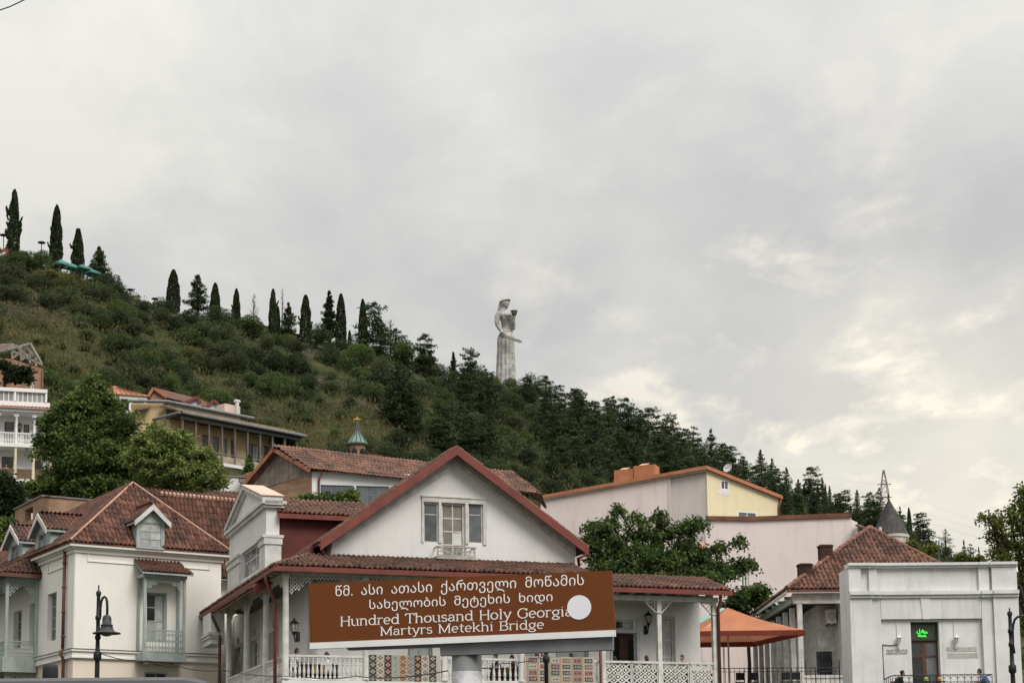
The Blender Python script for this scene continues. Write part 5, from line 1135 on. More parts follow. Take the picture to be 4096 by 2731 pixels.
def serif_line(fr, text, uc, z, xh, d, m, parent, fit=None):
    """one line of slab-serif lettering, each word part of the print; returns its width"""
    adv = sum(.62 if ch == ' ' else GL[ch][0] for ch in text); sx = xh if fit is None else fit / adv; u = uc - adv * sx / 2
    b = MB(); st = .205 * xh
    for ch in text:
        if ch == ' ': u += .62 * sx; continue
        w, strokes, ser = GL[ch]
        for pl in strokes:
            q = [(u + x * sx, z + y * xh) for x, y in pl]; n = len(q); L_, R_ = [], []
            for i in range(n):
                a, c = q[max(i - 1, 0)], q[min(i + 1, n - 1)]; dx, dy = c[0] - a[0], c[1] - a[1]; l = math.hypot(dx, dy) or 1; nx, ny = -dy / l, dx / l
                th = st * (.55 + .45 * abs(dy) / l) * .5
                L_.append((q[i][0] + nx * th, q[i][1] + ny * th)); R_.append((q[i][0] - nx * th, q[i][1] - ny * th))
            vs = [fr.W(a, d, c) for a, c in L_] + [fr.W(a, d, c) for a, c in R_]; b.add(vs, [(i, i + 1, n + i + 1, n + i) for i in range(n - 1)])
        for x, y in ser: b.add([fr.W(u + x * sx + k * .19 * xh, d + .0005, z + y * xh + j * st * .28) for j in (-1, 1) for k in (-1, 1)], [(0, 1, 3, 2)])
        u += w * sx
    return b.build('lettering', m, parent, False, False)
def road_sign():
    Y = 22.0
    # board corners in the photograph (brown face and white strip)
    q = {k: c3(*v) for k, v in dict(tl=(62, 240), tr=(2255, 145), br=(2282, 622), bl=(72, 714)).items()}
    fr0 = Fr(q['bl'], radians(-10), Y)
    # orientation: choose the angle whose level top edge has the photographed slope
    best = None
    for k in range(-60, 61):
        f = Fr(c3(1160, 450), radians(k), Y); zs = [f.z_(q[i]) for i in ('tl', 'tr', 'bl', 'br')]; e = abs(zs[0] - zs[1]) + abs(zs[2] - zs[3])
        if best is None or e < best[0]: best = (e, k)
    f = Fr(c3(1160, 450), radians(best[1]), Y)
    c = {k: f.hit(v) for k, v in q.items()}
    u0, u1 = (c['tl'][0] + c['bl'][0]) / 2, (c['tr'][0] + c['br'][0]) / 2
    pc = f.W(f.u_(c3(1170, 850)), -.12, 0); T = top('road_sign', Vector((pc.x, pc.y, 0)), 'wide brown bilingual road sign on a thick grey post', 'sign')
    BRN = mat('sign_brown', (.140, .043, .0115), (.128, .039, .0105), 1.2, .6, .02, 60, None, 0, 0, .15); SW = mat('sign_white', (.74, .74, .72), (.68, .68, .66), 3, .5, 0, 1, None, 0, 0, .3)
    LET = mat('sign_letters', (.80, .79, .76), (.76, .75, .72), 2, .45); GREY = mat('galvanised', (.23, .235, .235), (.17, .175, .175), 1.6, .6, .15, 12, ((.11, .11, .105), .5), 0, .2)
    # slightly skewed board exactly as photographed
    zt0, zt1, zb0, zb1 = c['tl'][1], c['tr'][1], c['bl'][1], c['br'][1]; ws = f.z_(c3(72, 668)) - zb0
    part('board', BRN, T, lambda b: b.prism(f, [(c['bl'][0], zb0 + ws), (c['br'][0], zb1 + ws), (c['tr'][0], zt1), (c['tl'][0], zt0)], -.05, 0))
    part('white_strip', SW, T, lambda b: b.prism(f, [(c['bl'][0], zb0), (c['br'][0], zb1), (c['br'][0], zb1 + ws - .002), (c['bl'][0], zb0 + ws - .002)], -.05, .012))
    gam = (zt1 - zt0) / (u1 - u0); gb = (zb1 - zb0) / (u1 - u0)
    zm = lambda p: f.z_(p)
    rows = [('წმ. ასი ათასი ქართველი მოწამის', c3(258, 280), c3(2055, 200), 'g', c3(1160, 290), c3(1160, 205)), ('სახელობის მეტეხის ხიდი', c3(503, 380), c3(1828, 318), 'g', c3(1160, 395), c3(1160, 320)),
            ('Hundred Thousand Holy Georgia', c3(290, 500), c3(1975, 440), 'l', c3(1130, 510), c3(1130, 440)), ('Martyrs Metekhi Bridge', c3(578, 580), c3(1768, 530), 'l', c3(1170, 590), c3(1170, 525))]
    for txt, pa, pb, kind, pbase, ptop in rows:
        ua, ub = f.u_(pa), f.u_(pb); zbase = zm(pbase); zcen = (ua + ub) / 2
        if kind == 'l':
            xh = (zm(ptop) - zbase); o = serif_line(f, txt, 0, 0, xh * .66, 0, LET, T, ub - ua)
            me = o.data; V = np.empty(len(me.vertices) * 3); me.vertices.foreach_get('co', V); V = V.reshape(-1, 3)
            base = o.location + wl(T)
            W3 = V + np.array(base); L3 = [((Vector(p) - f.o).dot(f.u), p[2]) for p in W3]
            NV = [f.W(u + zcen, .004, z + zbase + gb * u) for u, z in L3]
            lo = Vector(NV[0]); me.vertices.foreach_set('co', np.array([p - lo for p in NV]).ravel()); o.location = lo - wl(T); me.update()
        else:
            me = text_mesh('lettering', txt.replace(' ', '  '), 1.0, LET, 0); V = np.empty(len(me.vertices) * 3); me.vertices.foreach_get('co', V); V = V.reshape(-1, 3)
            x0, x1 = V[:, 0].min(), V[:, 0].max(); s = (ub - ua) / (x1 - x0); hs = (zm(ptop) - zbase) / .84
            NV = [f.W(ua + (x - x0) * s, .004, zbase + y * hs + (gb * .6 + gam * .4) * (ua + (x - x0) * s - zcen)) for x, y, _ in V]
            lo = Vector(NV[0]); me.vertices.foreach_set('co', np.array([p - lo for p in NV]).ravel()); me.update(); link('lettering', me, T, lo)
    uc, zc = f.hit(c3(2021, 412)); r = f.u_(c3(2108, 412)) - uc
    part('white_disc', mat('sticker_white', (.74, .74, .78), (.72, .72, .75), 2, .5), T, lambda b: b.prism(f, [(uc + r * cos(2 * pi * i / 48), zc + r * sin(2 * pi * i / 48)) for i in range(48)], .001, .007))
    # carrier beam and post
    rp = (f.u_(c3(1277, 850)) - f.u_(c3(1066, 850))) / 2
    part('carrier_beam', GREY, T, lambda b: b.box(f, f.u_(c3(1060, 700)) - .1, f.u_(c3(2255, 640)), -.06 - rp * .6, -.06, zb1 - .16, zb1 + .35))
    part('carrier_beam', GREY, T, lambda b: b.box(f, f.u_(c3(330, 720)), f.u_(c3(1060, 700)) - .102, -.06 - rp * .6, -.06, zb0 - .02, zb0 + .35))
    pu = f.u_(c3(1170, 850)); p = f.W(pu, -.07 - rp, 0)
    part('post', GREY, T, lambda b: b.lathe((p.x, p.y, -.2), [(rp, 0), (rp, zb1 + .6)], 28), True)
    zp = Fr(p, f.a).off(rp).z_(c3(1170, 872)); 
    def poster(b):
        n = 16; a0, a1 = radians(-90 - 88), radians(-90 + 80)
        vs = [(p.x + (rp + .006) * cos(lerp(a0, a1, i / n)), p.y + (rp + .006) * sin(lerp(a0, a1, i / n)), z) for z in (zp - .75, zp) for i in range(n + 1)]; b.add(vs, [(i, i + 1, i + n + 2, i + n + 1) for i in range(n)])
    part('poster', mat('poster_paper', (.72, .72, .72), (.50, .50, .50), 6, .6, 0, 1, None, 0, 0, .3, None, 0, None, ((.3, .3, .3), .5, 3)), T, poster)
    # heavy black lettering on the poster, cut off by the frame
    def glyphs(b):
        g = random.Random(4); fp = Fr(p, f.a).off(rp + .012)
        for i in range(9):
            t = -.8 + 1.6 * i / 8; ang = t * .95; w = .03
            for k in range(3): 
                z0 = zp - .29 - g.uniform(0, .03) - .025 * k; aa = ang + g.uniform(-.05, .05)
                b.add([(p.x + (rp + .010) * cos(aa + s * .05 - pi / 2), p.y + (rp + .010) * sin(aa + s * .05 - pi / 2), z0 - h) for h in (0, .016) for s in (-1, 1)], [(0, 1, 3, 2)])
            b.add([(p.x + (rp + .010) * cos(ang + s * .02 - pi / 2), p.y + (rp + .010) * sin(ang + s * .02 - pi / 2), zp - .28 - h) for h in (0, .1) for s in (-1, 1)], [(0, 1, 3, 2)])
    part('poster_lettering', IRON, T, glyphs)
    return T
road_sign()
# ================================================================ street lamps
def lamp(px, Y, label, ptop, parm, pbell, side=1):
    b0 = at(px, Y); base = Vector((b0.x, b0.y, 0)); T = top('street_lamp', base, label, 'street lamp', 'bell-shaped street lamps')
    f = Fr(base, 0.0); zz = lambda p: f.z_(p); r = .066
    zt, zk = zz(ptop['tip']), {k: zz(v) for k, v in ptop.items()}
    prof = [(.14, 0), (.14, .5), (.10, .6), (.085, 1.2), (.08, zk['k3'] - .2), (.075, zk['k3'] - .1), (.13, zk['k3'] - .06), (.13, zk['k3'] + .06), (.075, zk['k3'] + .1), (r, zk['k2'] - .05), (.095, zk['k2'] - .03), (.095, zk['k2'] + .03), (r, zk['k2'] + .05),
            (r, zk['k1'] - .05), (.095, zk['k1'] - .03), (.095, zk['k1'] + .03), (r, zk['k1'] + .05), (r * .9, zk['cap'] - .06), (.085, zk['cap'] - .02), (.085, zk['cap'] + .03), (.03, zk['cap'] + .06), (.018, zt - .05), (.028, zt - .04), (.028, zt - .01), (.008, zt)]
    prof = [(r_ * .62, z_) for r_, z_ in prof]
    part('post', IRON, T, lambda b: b.lathe((base.x, base.y, 0), prof, 12), True)
    ax = [f.hit(p) for p in parm]; part('arm', IRON, T, lambda b: b.tube([f.W(u, 0, z) for u, z in ax], .026, 8), True)
    if pbell:
        u, z = f.hit(pbell[0]); R0 = abs(f.u_(pbell[1]) - u); h = z - f.z_(pbell[1]); P = f.W(u, 0, z)
        BELL = mat('bell_paint', (.040, .040, .045), (.028, .028, .032), 3, .5)
        part('bell', BELL, T, lambda b: b.lathe((P.x, P.y, P.z - h), [(R0 * 1.0, 0), (R0 * .97, .02), (R0 * .62, .10 * h), (R0 * .47, .24 * h), (R0 * .40, .42 * h), (R0 * .44, .44 * h), (R0 * .44, .47 * h), (R0 * .33, .48 * h), (R0 * .32, .80 * h), (R0 * .26, .92 * h), (R0 * .1, h), (.02, h + .02)], 24), True)
        part('lens', mat('lamp_lens', (.16, .15, .12), (.12, .115, .09), 3, .2, 0, 1, None, 0, 0, .5), T, lambda b: b.lathe((P.x, P.y, P.z - h), [(R0 * .08, -.14 * h), (R0 * .3, -.10 * h), (R0 * .44, 0.0), (R0 * .44, .01)], 20), True)
    return T
lamp(d1(1048, 1460), 35.0, 'dark street lamp with bell shade in front of the white corner house', dict(tip=d1(1074, 508), cap=d1(1070, 600), k1=d1(1065, 862), k2=d1(1060, 1072), k3=d1(1052, 1272)),
     [d1(1082, 860), d1(1084, 760), d1(1092, 690), d1(1108, 648), d1(1128, 634), d1(1146, 648), d1(1156, 690), d1(1158, 760), d1(1156, 830)], (d1(1155, 828), d1(1303, 1032)))
lamp(d7(2205, 1110), 36.0, 'dark street lamp at the right edge with its arm leaving the picture', dict(tip=d7(2147, 100), cap=d7(2150, 180), k1=d7(2168, 415), k2=d7(2178, 595), k3=d7(2198, 925)),
     [d7(2222, 715), d7(2205, 600), d7(2200, 420), d7(2206, 330), d7(2225, 262), d7(2260, 225), d7(2310, 210), d7(2370, 218), d7(2425, 262), d7(2445, 330), d7(2450, 420)], (d7(2450, 420), d7(2600, 640)))
def slim_pole():
    Y = 33.0; p = at(d4(1428, 600), Y); T = top('slim_pole', (p.x, p.y, 0), 'slim black pole standing in front of the right-hand rug', 'pole'); f = Fr((p.x, p.y, 0), 0.0)
    zt = f.z_(d4(1428, 230)); zk = f.z_(d4(1428, 385)); part('shaft', IRON, T, lambda b: b.lathe((p.x, p.y, 0), [(.045, 0), (.04, zk - .1), (.065, zk - .06), (.065, zk + .02), (.04, zk + .06), (.034, f.z_(d4(1428, 335))), (.05, f.z_(d4(1428, 325))), (.034, f.z_(d4(1428, 315))), (.034, zt), (.03, zt + 1.1)], 12), True)
slim_pole()
def cable(name, pts, r, label, sag=.12, n=14):
    """a slack wire through fixed points"""
    P = []
    for a, c in zip(pts[:-1], pts[1:]):
        for i in range(n): t = i / n; q = Vector(a).lerp(Vector(c), t); q.z -= sag * 4 * t * (1 - t); P.append(q)
    P.append(Vector(pts[-1])); b = MB(); b.tube(P, r, 5); o = b.build(name, IRON); tag(o, label, 'cable'); return o
cable('street_cable', [at(d1(1075, 1240), 34.9), at(d2(200, 1405), 36.5), at(d2(400, 1440), 37), at(d3(330, 1412), 38), at(c3(0, 905), 36), at(c3(400, 908), 32), at(c3(1068, 870), 22.4)], .009, 'thin black wire from the left lamp post to the sign post', .06)
cable('street_cable', [at(c3(1275, 838), 22.4), at(d4(900, 440), 27), at(d4(1400, 352), 32.9)], .009, 'thin black wire between the sign post and slim pole', .05)
cable('overhead_wire', [at((-60, 62), 30), at((40, 28), 30), at((140, -20), 30)], .012, 'short dark wire crossing the top left corner of the sky', 0)
# ================================================================ vehicle roof close by, bottom left
def van():
    Y = 5.6; zr = at((300, 2692), Y).z
    DK = mat('van_paint', (.022, .022, .026), (.018, .018, .021), 2, .38, 0, 1, None, 0, .2, .5)
    f = Fr(at((300, 2731), Y), radians(3)); uR = f.u_((842, 2731)); uL = uR - 4.6
    T = top('parked_van', (f.o.x + (uL + uR) / 2, f.o.y + .9, 0), 'dark van whose roof edge fills the bottom left corner', 'van')
    zt = zr - .006
    def body(b):
        # rounded cross-section extruded along the van: side profile in (u, z), width in d
        prof = [(uL, .35), (uR + .55, .35), (uR + .5, 1.0), (uR + .3, 1.3), (uR + .05, zt - .13), (uR + .02, zt - .06), (uR, zt - .033), (uR - .022, zt - .018), (uR - .05, zt - .007), (uR - .09, zt), (uL + .3, zt), (uL + .1, zt - .05), (uL, zt - .2)]
        sec = [(0, 0, .93), (.03, .05, 1), (-1.75, 0, 1)]
        n = len(prof); vs = []; fs = []
        for d, zi in ((.0, .05), (-.03, .015), (-.1, 0), (-1.7, 0), (-1.77, .015), (-1.8, .05)):
            vs += [f.W(u, d, z - (zi if z > 1.2 else 0)) for u, z in prof]
        for k in range(5):
            for i in range(n): fs.append((k * n + i, k * n + (i + 1) % n, (k + 1) * n + (i + 1) % n, (k + 1) * n + i))
        fs += [tuple(range(n - 1, -1, -1)), tuple(5 * n + i for i in range(n))]; b.add(vs, fs)
    part('body', DK, T, body)
    part('roof_rail', mat('van_trim', (.10, .10, .105), (.08, .08, .085), 2, .45), T, lambda b: b.tube([f.W(uL + .4, -.3, zt - .012), f.W(uR - .1, -.3, zt - .012)], .008, 6))
    for i in range(3): a = uL + .3 + i * 1.25; part('side_window', GLASSD, T, lambda b: b.box(f, a, a + 1.1, .002, .012, 1.25, zt - .3))
    for u in (uL + .8, uR - .5):
        for d in (-.12, -1.68):
            p = f.W(u, d, .34); w = MB(); w.tube([p - f.n * .1, p + f.n * .1], .33, 18); wo = w.build('wheel', IRON, T)
    g = f.off(-.9); u0, u1 = g.u_(d1(460, 1400)), g.u_(d1(628, 1400)); p = g.W((u0 + u1) / 2, 0, 0); r = (u1 - u0) / 2
    part('roof_beacon', mat('beacon_black', (.02, .02, .022), (.016, .016, .018), 3, .7), T, lambda b: b.lathe((p.x, p.y, zt - .01), [(r, 0), (r, g.z_(d1(540, 1352)) - zt - .01), (r * .9, g.z_(d1(540, 1342)) - zt), (r * .4, g.z_(d1(540, 1340)) - zt + .004)], 20), True)
van()
# ================================================================ white restaurant front, right
MP = Fr(c6(760, 1100), radians(1.5), 80.0)
def restaurant():
    f = MP; o = f.o.copy(); o.z = 0
    T = top('restaurant_front', o, 'white classical one-storey facade with pilasters and a neon-lit doorway', 'building')
    U = lambda x, y=1100: f.u_(c6(x, y)); Z = lambda y, x=1300: f.z_(c6(x, y))
    u0, u1 = U(748), U(2018); zt = Z(664); zc0, zc1 = Z(928), Z(878); zl = Z(1085); a, c = U(985), U(1742)
    dl, dr = U(1218, 1300), U(1432, 1300); zd = Z(1104)
    part('wall', COOLW, T, lambda b: b.prism(f, [(u0, -1), (dl, -1), (dl, zd), (dr, zd), (dr, -1), (u1, -1), (u1, zt), (u0, zt)], -.5, 0))
    part('side_wall', COOLW, T, lambda b: (b.box(f, u0 - .02, u0 + .3, -1.7, -.5, -1, zt - .2), b.box(f, u1 - .3, u1, -1.7, -.5, -1, zt - .2), b.box(f, u0 + .3, u1 - .3, -1.7, -1.5, -1, zt - .2)))
    part('lintel_band', COOLW, T, lambda b: b.box(f, a, c, .002, .17, zl, zc0))
    for (x0, x1, d) in ((748, 915, .30), (917, 982, .18), (1745, 1828, .18), (1830, 2018, .30)): part('pilaster', COOLW, T, lambda b: b.box(f, U(x0), U(x1), .002, d, -1, zc0))
    for (x0, x1, d) in ((748, 842, .24), (905, 965, .14), (1735, 1812, .14), (1830, 2018, .24)): part('attic_pier', COOLW, T, lambda b: b.box(f, U(x0), U(x1), .002, d, zc1, Z(700)))
    def corn(b):
        for (x0, x1, e) in ((748, 918, .14), (918, 985, .07), (985, 1742, 0), (1742, 1828, .07), (1828, 2018, .14)):
            b.box(f, U(x0) - .0, U(x1), .0, .26 + e, zc0 + .002, zc0 + (zc1 - zc0) * .45); b.box(f, U(x0), U(x1), .0, .36 + e, zc0 + (zc1 - zc0) * .45, zc1)
    part('cornice', COOLW, T, corn)
    def cap(b):
        for (x0, x1, e) in ((744, 918, .1), (918, 968, .05), (968, 1735, 0), (1735, 1815, .05), (1815, 2022, .1)):
            b.box(f, U(x0), U(x1), -.5, .2 + e, Z(700), Z(684)); b.box(f, U(x0), U(x1), -.5, .3 + e, Z(684), Z(664)); 
    part('parapet_cap', COOLW, T, cap)
    key = [(U(1298), zl - .02), (U(1342), zl - .02), (U(1358), zc0), (U(1284), zc0)]; part('keystone', COOLW, T, lambda b: b.prism(f, key, .17, .21))
    JO = mat('stone_joint', (.42, .41, .40), (.36, .35, .34), 3, .9)
    part('block_joints', JO, T, lambda b: [b.box(f, U(x) - .006, U(x) + .006, .1705, .173, zl, zc0) for x in (1198, 1446)])
    # doorway
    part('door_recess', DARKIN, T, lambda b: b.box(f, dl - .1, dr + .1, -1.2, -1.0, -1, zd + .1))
    part('door_reveal', COOLW, T, lambda b: (b.box(f, dl - .001, dl + .02, -.9, -.5, -1, zd), b.box(f, dr - .02, dr + .001, -.9, -.5, -1, zd)))
    zt1 = Z(1238); part('transom_window', mat('smoked_glass', (.075, .062, .056), (.055, .046, .042), 2, .3, 0, 1, None, 0, 0, .4), T, lambda b: b.box(f, dl + .03, dr - .1, -.3, -.27, zt1 + .05, zd - .12))
    part('transom_frame', mat('dark_green_paint', (.035, .045, .036), (.025, .032, .026), 2, .6), T, lambda b: (b.box(f, dl, dr, -.34, -.24, zd - .12, zd), b.box(f, dl, dr, -.34, -.24, zt1 - .03, zt1 + .05), b.box(f, dr - .1, dr, -.34, -.24, zt1 + .05, zd - .12)))
    zfl = Z(1600)
    dm = (dl + dr) / 2
    for (x0, x1) in ((dl, dm), (dm, dr)):
        q = part('door_leaf', WOODB, T, lambda b: (b.box(f, x0, x0 + .09, -.4, -.33, zfl, zt1 - .03), b.box(f, x1 - .09, x1, -.4, -.33, zfl, zt1 - .03), b.box(f, x0 + .09, x1 - .09, -.4, -.33, zt1 - .12, zt1 - .03), b.box(f, x0 + .09, x1 - .09, -.4, -.33, Z(1360) - .05, Z(1360) + .03)))
        for (z0, z1) in ((zfl, Z(1360) - .05), (Z(1360) + .03, zt1 - .12)): part('pane', GLASSD if x0 == dl else GLASSG, q, lambda b: b.box(f, x0 + .09, x1 - .09, -.38, -.36, z0, z1))
    # painted letters and the pale plaque
    for txt, y, col in (('ინდური რესტორანი', 1330, mat('red_letters', (.20, .035, .03), (.15, .03, .025), 2, .7)), ('INDIAN RESTAURANT', 1352, mat('blue_letters', (.07, .10, .13), (.055, .08, .10), 2, .7))):
        me = text_mesh('lettering', txt, 1.0, col, .002); V = np.empty(len(me.vertices) * 3); me.vertices.foreach_get('co', V); V = V.reshape(-1, 3); x0, x1 = V[:, 0].min(), V[:, 0].max(); ua, ub = U(1028, 1330), U(1190, 1330)
        hs = (Z(1311, 1100) - Z(1330, 1100)) / .72; NV = [f.W(ua + (x - x0) / (x1 - x0) * (ub - ua), .012, Z(y, 1100) + yy * hs) for x, yy, _ in V]; lo = Vector(NV[0]); me.vertices.foreach_set('co', np.array([p - lo for p in NV]).ravel()); me.update(); link('lettering', me, T, lo)
    part('faded_plaque', mat('faded_plaque', (.46, .455, .43), (.36, .355, .33), 5, .9, .3, 30, None, 0, 0, .2, None, 0, None, ((.28, .27, .25), .6, 6)), T, lambda b: (b.box(f, U(1482, 1330), U(1712, 1330), .002, .012, Z(1328, 1600), Z(1294, 1600)), b.box(f, U(1488, 1360), U(1722, 1360), .002, .012, Z(1378, 1600), Z(1340, 1600))))
    # neon in the transom
    N_ = top('neon_sign', f.W(U(1310, 1190), -.2, Z(1215, 1310)), 'green neon HALAL sign glowing in the dark transom window', 'neon sign')
    NE = mat('green_neon', (.05, .9, .1), (.05, .9, .1), 1, .5, 0, 1, None, 0, 0, 0, ((.04, .85, .06), .9)); k = lambda x, y: f.W(f.u_(d7(x, y)), -.2, f.z_(d7(x, y)))
    for pl in ([(925, 408), (922, 432), (938, 448), (956, 440), (960, 415), (952, 380)], [(975, 440), (985, 412), (992, 392), (998, 418), (1010, 438)], [(1000, 388), (1012, 415), (1022, 436), (1040, 438), (1066, 432), (1048, 420), (1030, 416), (1022, 424)]): part('tube', NE, N_, lambda b: b.tube([k(*q) for q in pl], .014, 6))
    ua, ub = f.u_(d7(936, 470)), f.u_(d7(1052, 470)); zl_, zh = f.z_(d7(990, 484)), f.z_(d7(990, 458)); w = (ub - ua) / 5
    STK = {'H': [[(0, 0), (0, 1)], [(1, 0), (1, 1)], [(0, .5), (1, .5)]], 'A': [[(0, 0), (.5, 1), (1, 0)], [(.2, .4), (.8, .4)]], 'L': [[(0, 1), (0, 0), (1, 0)]]}
    for i, ch in enumerate('HALAL'): part('letter', NE, N_, lambda b: [b.tube([f.W(ua + w * (i + .12 + .7 * x), -.2, lerp(zl_, zh, y)) for x, y in pl], .016, 5) for pl in STK[ch]])
    WHP = mat('white_lantern', (.74, .74, .73), (.66, .66, .65), 3, .5)
    for x, lab in ((1120, 'small white wall lantern left of the neon doorway'), (1552, 'small white wall lantern right of the neon doorway')):
        L_ = lantern(f.W(U(x, 1245), .17, Z(1262, x)), WHP, 'wall_lantern', lab, .9, f.W(U(x, 1245), .02, Z(1262, x)))
        q = MB(); q.tube([f.W(U(x - 12, 1200), .03, Z(1225, x)), f.W(U(x - 12, 1200), .03, Z(1092, x))], .016, 5); q.build('conduit', WHP, L_)
    cable('wall_cable', [f.W(U(1115, 1285), .03, Z(1275, 1115)), f.W(U(1060, 1285), .03, Z(1283, 1060)), f.W(U(1000, 1285), .03, Z(1276, 1000)), f.W(U(1003, 1400), .03, Z(1400, 1003)), f.W(U(1012, 1540), .03, Z(1540, 1012))], .018, 'dark cable running from the lantern down the white wall', .01)
    # iron balcony
    B_ = top('iron_balcony', f.W((U(1012) + U(1828)) / 2, .8, Z(1700)), 'black wrought iron balcony railing with scrolls before the doorway', 'balcony railing')
    fb = f.off(1.1); zr = fb.z_(c6(1300, 1506)); bl, br_ = fb.u_(c6(1095, 1530)), fb.u_(c6(1828, 1530)); zb = zr - 1.0; wl_ = f.u_(c6(1010, 1520))
    part('floor_slab', COOLW, B_, lambda b: b.box(f, wl_, br_, .17, 1.15, zb - .2, zb - .02))
    part('top_rail', IRON, B_, lambda b: (b.tube([f.W(wl_, .1, zr - .1), f.W(lerp(wl_, bl, .5), .8, zr - .01), fb.W(bl, 0, zr), fb.W(br_, 0, zr)], .026, 6), b.tube([fb.W(br_, 0, zr), f.W(br_, .1, zr)], .026, 6)))
    part('bottom_rail', IRON, B_, lambda b: b.tube([f.W(wl_, .1, zb), fb.W(bl, 0, zb), fb.W(br_, 0, zb)], .02, 5))
    n = 14
    for i in range(n + 1):
        u = lerp(bl, br_, i / n); part('baluster', IRON, B_, lambda b: b.tube([fb.W(u, 0, zb), fb.W(u, 0, zr)], .014, 5))
        if i < n:
            w = (br_ - bl) / n
            def scr(b): ring(b, fb, u + w * .5, zr - .17, w * .42, w * .36, -.01, .01, 10, 0, pi); ring(b, fb, u + w * .28, zr - .34, w * .2, w * .14, -.01, .01, 8); ring(b, fb, u + w * .72, zr - .34, w * .2, w * .14, -.01, .01, 8)
            part('scroll', IRON, B_, scr)
    for i in range(5): part('baluster', IRON, B_, lambda b: b.tube([f.W(lerp(wl_, bl, i / 5), lerp(.1, 1.0, i / 5), zb), f.W(lerp(wl_, bl, i / 5), lerp(.1, 1.0, i / 5), zr - .06)], .014, 5))
restaurant()
def tile_house():
    f = Fr(c6(378, 1200), radians(1.5), 89.0); l = Fr(f.o, radians(-88.5)); o = f.o.copy(); o.z = 0
    T = top('tiled_verandah_house', o, 'weathered white verandah house with big brown barrel-tiled hip roof beside the restaurant', 'house')
    WPW = mat('peeling_white_paint', (.60, .59, .56), (.42, .405, .375), 3, .85, .4, 30, ((.2, .17, .14), .6))
    me = tile_mesh('barrel_tile', mat('barrel_tile', (.165, .080, .056), (.085, .047, .037), 1.0, .85, .4, 30, None, .35, 0, .2, None, 0, None, ((.045, .036, .03), .75, 2.4)), .25, .44, .09)
    ze = f.off(.5).z_(c6(500, 862)); zb = f.z_(c6(500, 968)); zf = f.z_(c6(380, 1540))
    q = f.off(-5.2); uC, za = q.hit(c6(902, 408)); ap = q.W(uC, 0, za)
    ov = .6; L_ = 16.0
    E0, E1 = f.W(-ov - .1, ov - .1, ze), f.W(2 * uC - .6, ov - .1, ze); bk = Vector((0, 1, 0)) * (L_ - 5); E9 = l.W(-L_, ov, ze); apb = ap - l.u * (L_ - 6)
    rf = part('roof', TILE2, T, lambda b: (b.slab([E0, E1, ap], .07), b.slab([E9, E0, ap, apb], .07), b.slab([E1, E1 - l.u * L_, apb, ap], .07)))
    tile_slope([E0, E1, ap], T, rf, me, .235, .42, 290, .03, None, .035, 'tile_field', lambda P: P.x + abs(P.z - ze) * .3); tile_slope([E9, E0, ap, apb], T, rf, me, .235, .42, 300, .03, None, .03)
    rt = mat('ridge_clay', (.20, .092, .064), (.125, .064, .047), 2, .85, .3, 30, None, .25)
    ridge_tiles(E0 + Vector((0, 0, .08)), ap + Vector((0, 0, .1)), .135, rt, rf); ridge_tiles(E1 + Vector((0, 0, .08)), ap + Vector((0, 0, .1)), .135, rt, rf); ridge(ap + Vector((0, 0, .08)), apb + Vector((0, 0, .08)), .13, rt, rf)
    part('fascia', WPW, T, lambda b: (b.box(f, -.35, 2 * uC, -.1, .12, zb + .14, ze - .12), b.box(f, -.3, 2 * uC, -.15, .16, zb, zb + .14)))
    part('fascia', WPW, T, lambda b: (b.box(l, -L_, -.36, -.1, .25, zb + .2, zb + .5), b.bar(E9 - Vector((0, 0, .12)), E0 - Vector((0, 0, .12)), .08, .16)))
    part('gutter', RUST, T, lambda b: b.bar(E0 - Vector((0, 0, .08)), f.W(f.u_(c6(700, 870)), ov - .1, ze - .08), .08, .10))
    for k in range(8): part('rafter_end', WPW, T, lambda b: b.box(l, -1.9 * k - 1.2, -1.9 * k - 1.05, .25, .55, zb + .35, zb + .5))
    for k in range(8): part('post', WPW, T, lambda b: b.box(l, -2.0 * k - .13, -2.0 * k + .13, -.13, .12, -1, zb))
    ur = f.u_(c6(690, 1100)); part('wall', WPW, T, lambda b: b.box(f, f.u_(c6(560, 1200)), 2 * uC - .2, -L_ + .5, -1.6, -1, zb + .1))
    part('wall', WPW, T, lambda b: b.box(f, ur, ur + .3, -1.6, .05, -1, zb + .1))
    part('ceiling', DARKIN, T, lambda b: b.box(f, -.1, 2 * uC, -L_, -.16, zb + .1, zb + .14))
    q = f.off(-1.58); w0, w1 = q.hit(d6(1575, 690)), q.hit(d6(1700, 990)); window(q, w0[0] + .6, w1[0] + .95, w1[1], w0[1], 0.0, T, IRON, GLASSD, 4, 6, .04)
    part('low_wall', WPW, T, lambda b: (b.box(f, f.u_(d6(1560, 1050)), f.u_(d6(2110, 1050)), -.2, .1, -1, f.z_(d6(1800, 1040))), b.box(f, f.u_(d6(1550, 1050)), f.u_(d6(2130, 1050)), -.25, .16, f.z_(d6(1800, 1040)), f.z_(d6(1800, 1005)))))
    CHB = mat('sooty_brick', (.075, .045, .035), (.035, .025, .02), 2, .95, .5, 20, None, 0, 0, .2, None, 0, (.24, .075, (.6, .55, .5)))
    for (x0, x1, y0, y1, dd) in ((527, 624, 520, 690, 2.2), (370, 470, 662, 790, .6)):
        u0, u1 = f.off(-dd).u_(c6(x0, y0)), f.off(-dd).u_(c6(x1, y0)); z1 = f.off(-dd).z_(c6(x0, y0)); z0 = f.off(-dd).z_(c6(x0, y1)) - .4
        part('chimney', CHB, T, lambda b: (b.box(f, u0, u1, -dd - .6, -dd, z0, z1 - .12), b.box(f, u0 - .04, u1 + .04, -dd - .64, -dd + .04, z1 - .12, z1 - .04), b.box(f, u0 + .05, u1 - .05, -dd - .55, -dd - .05, z1 - .04, z1)))
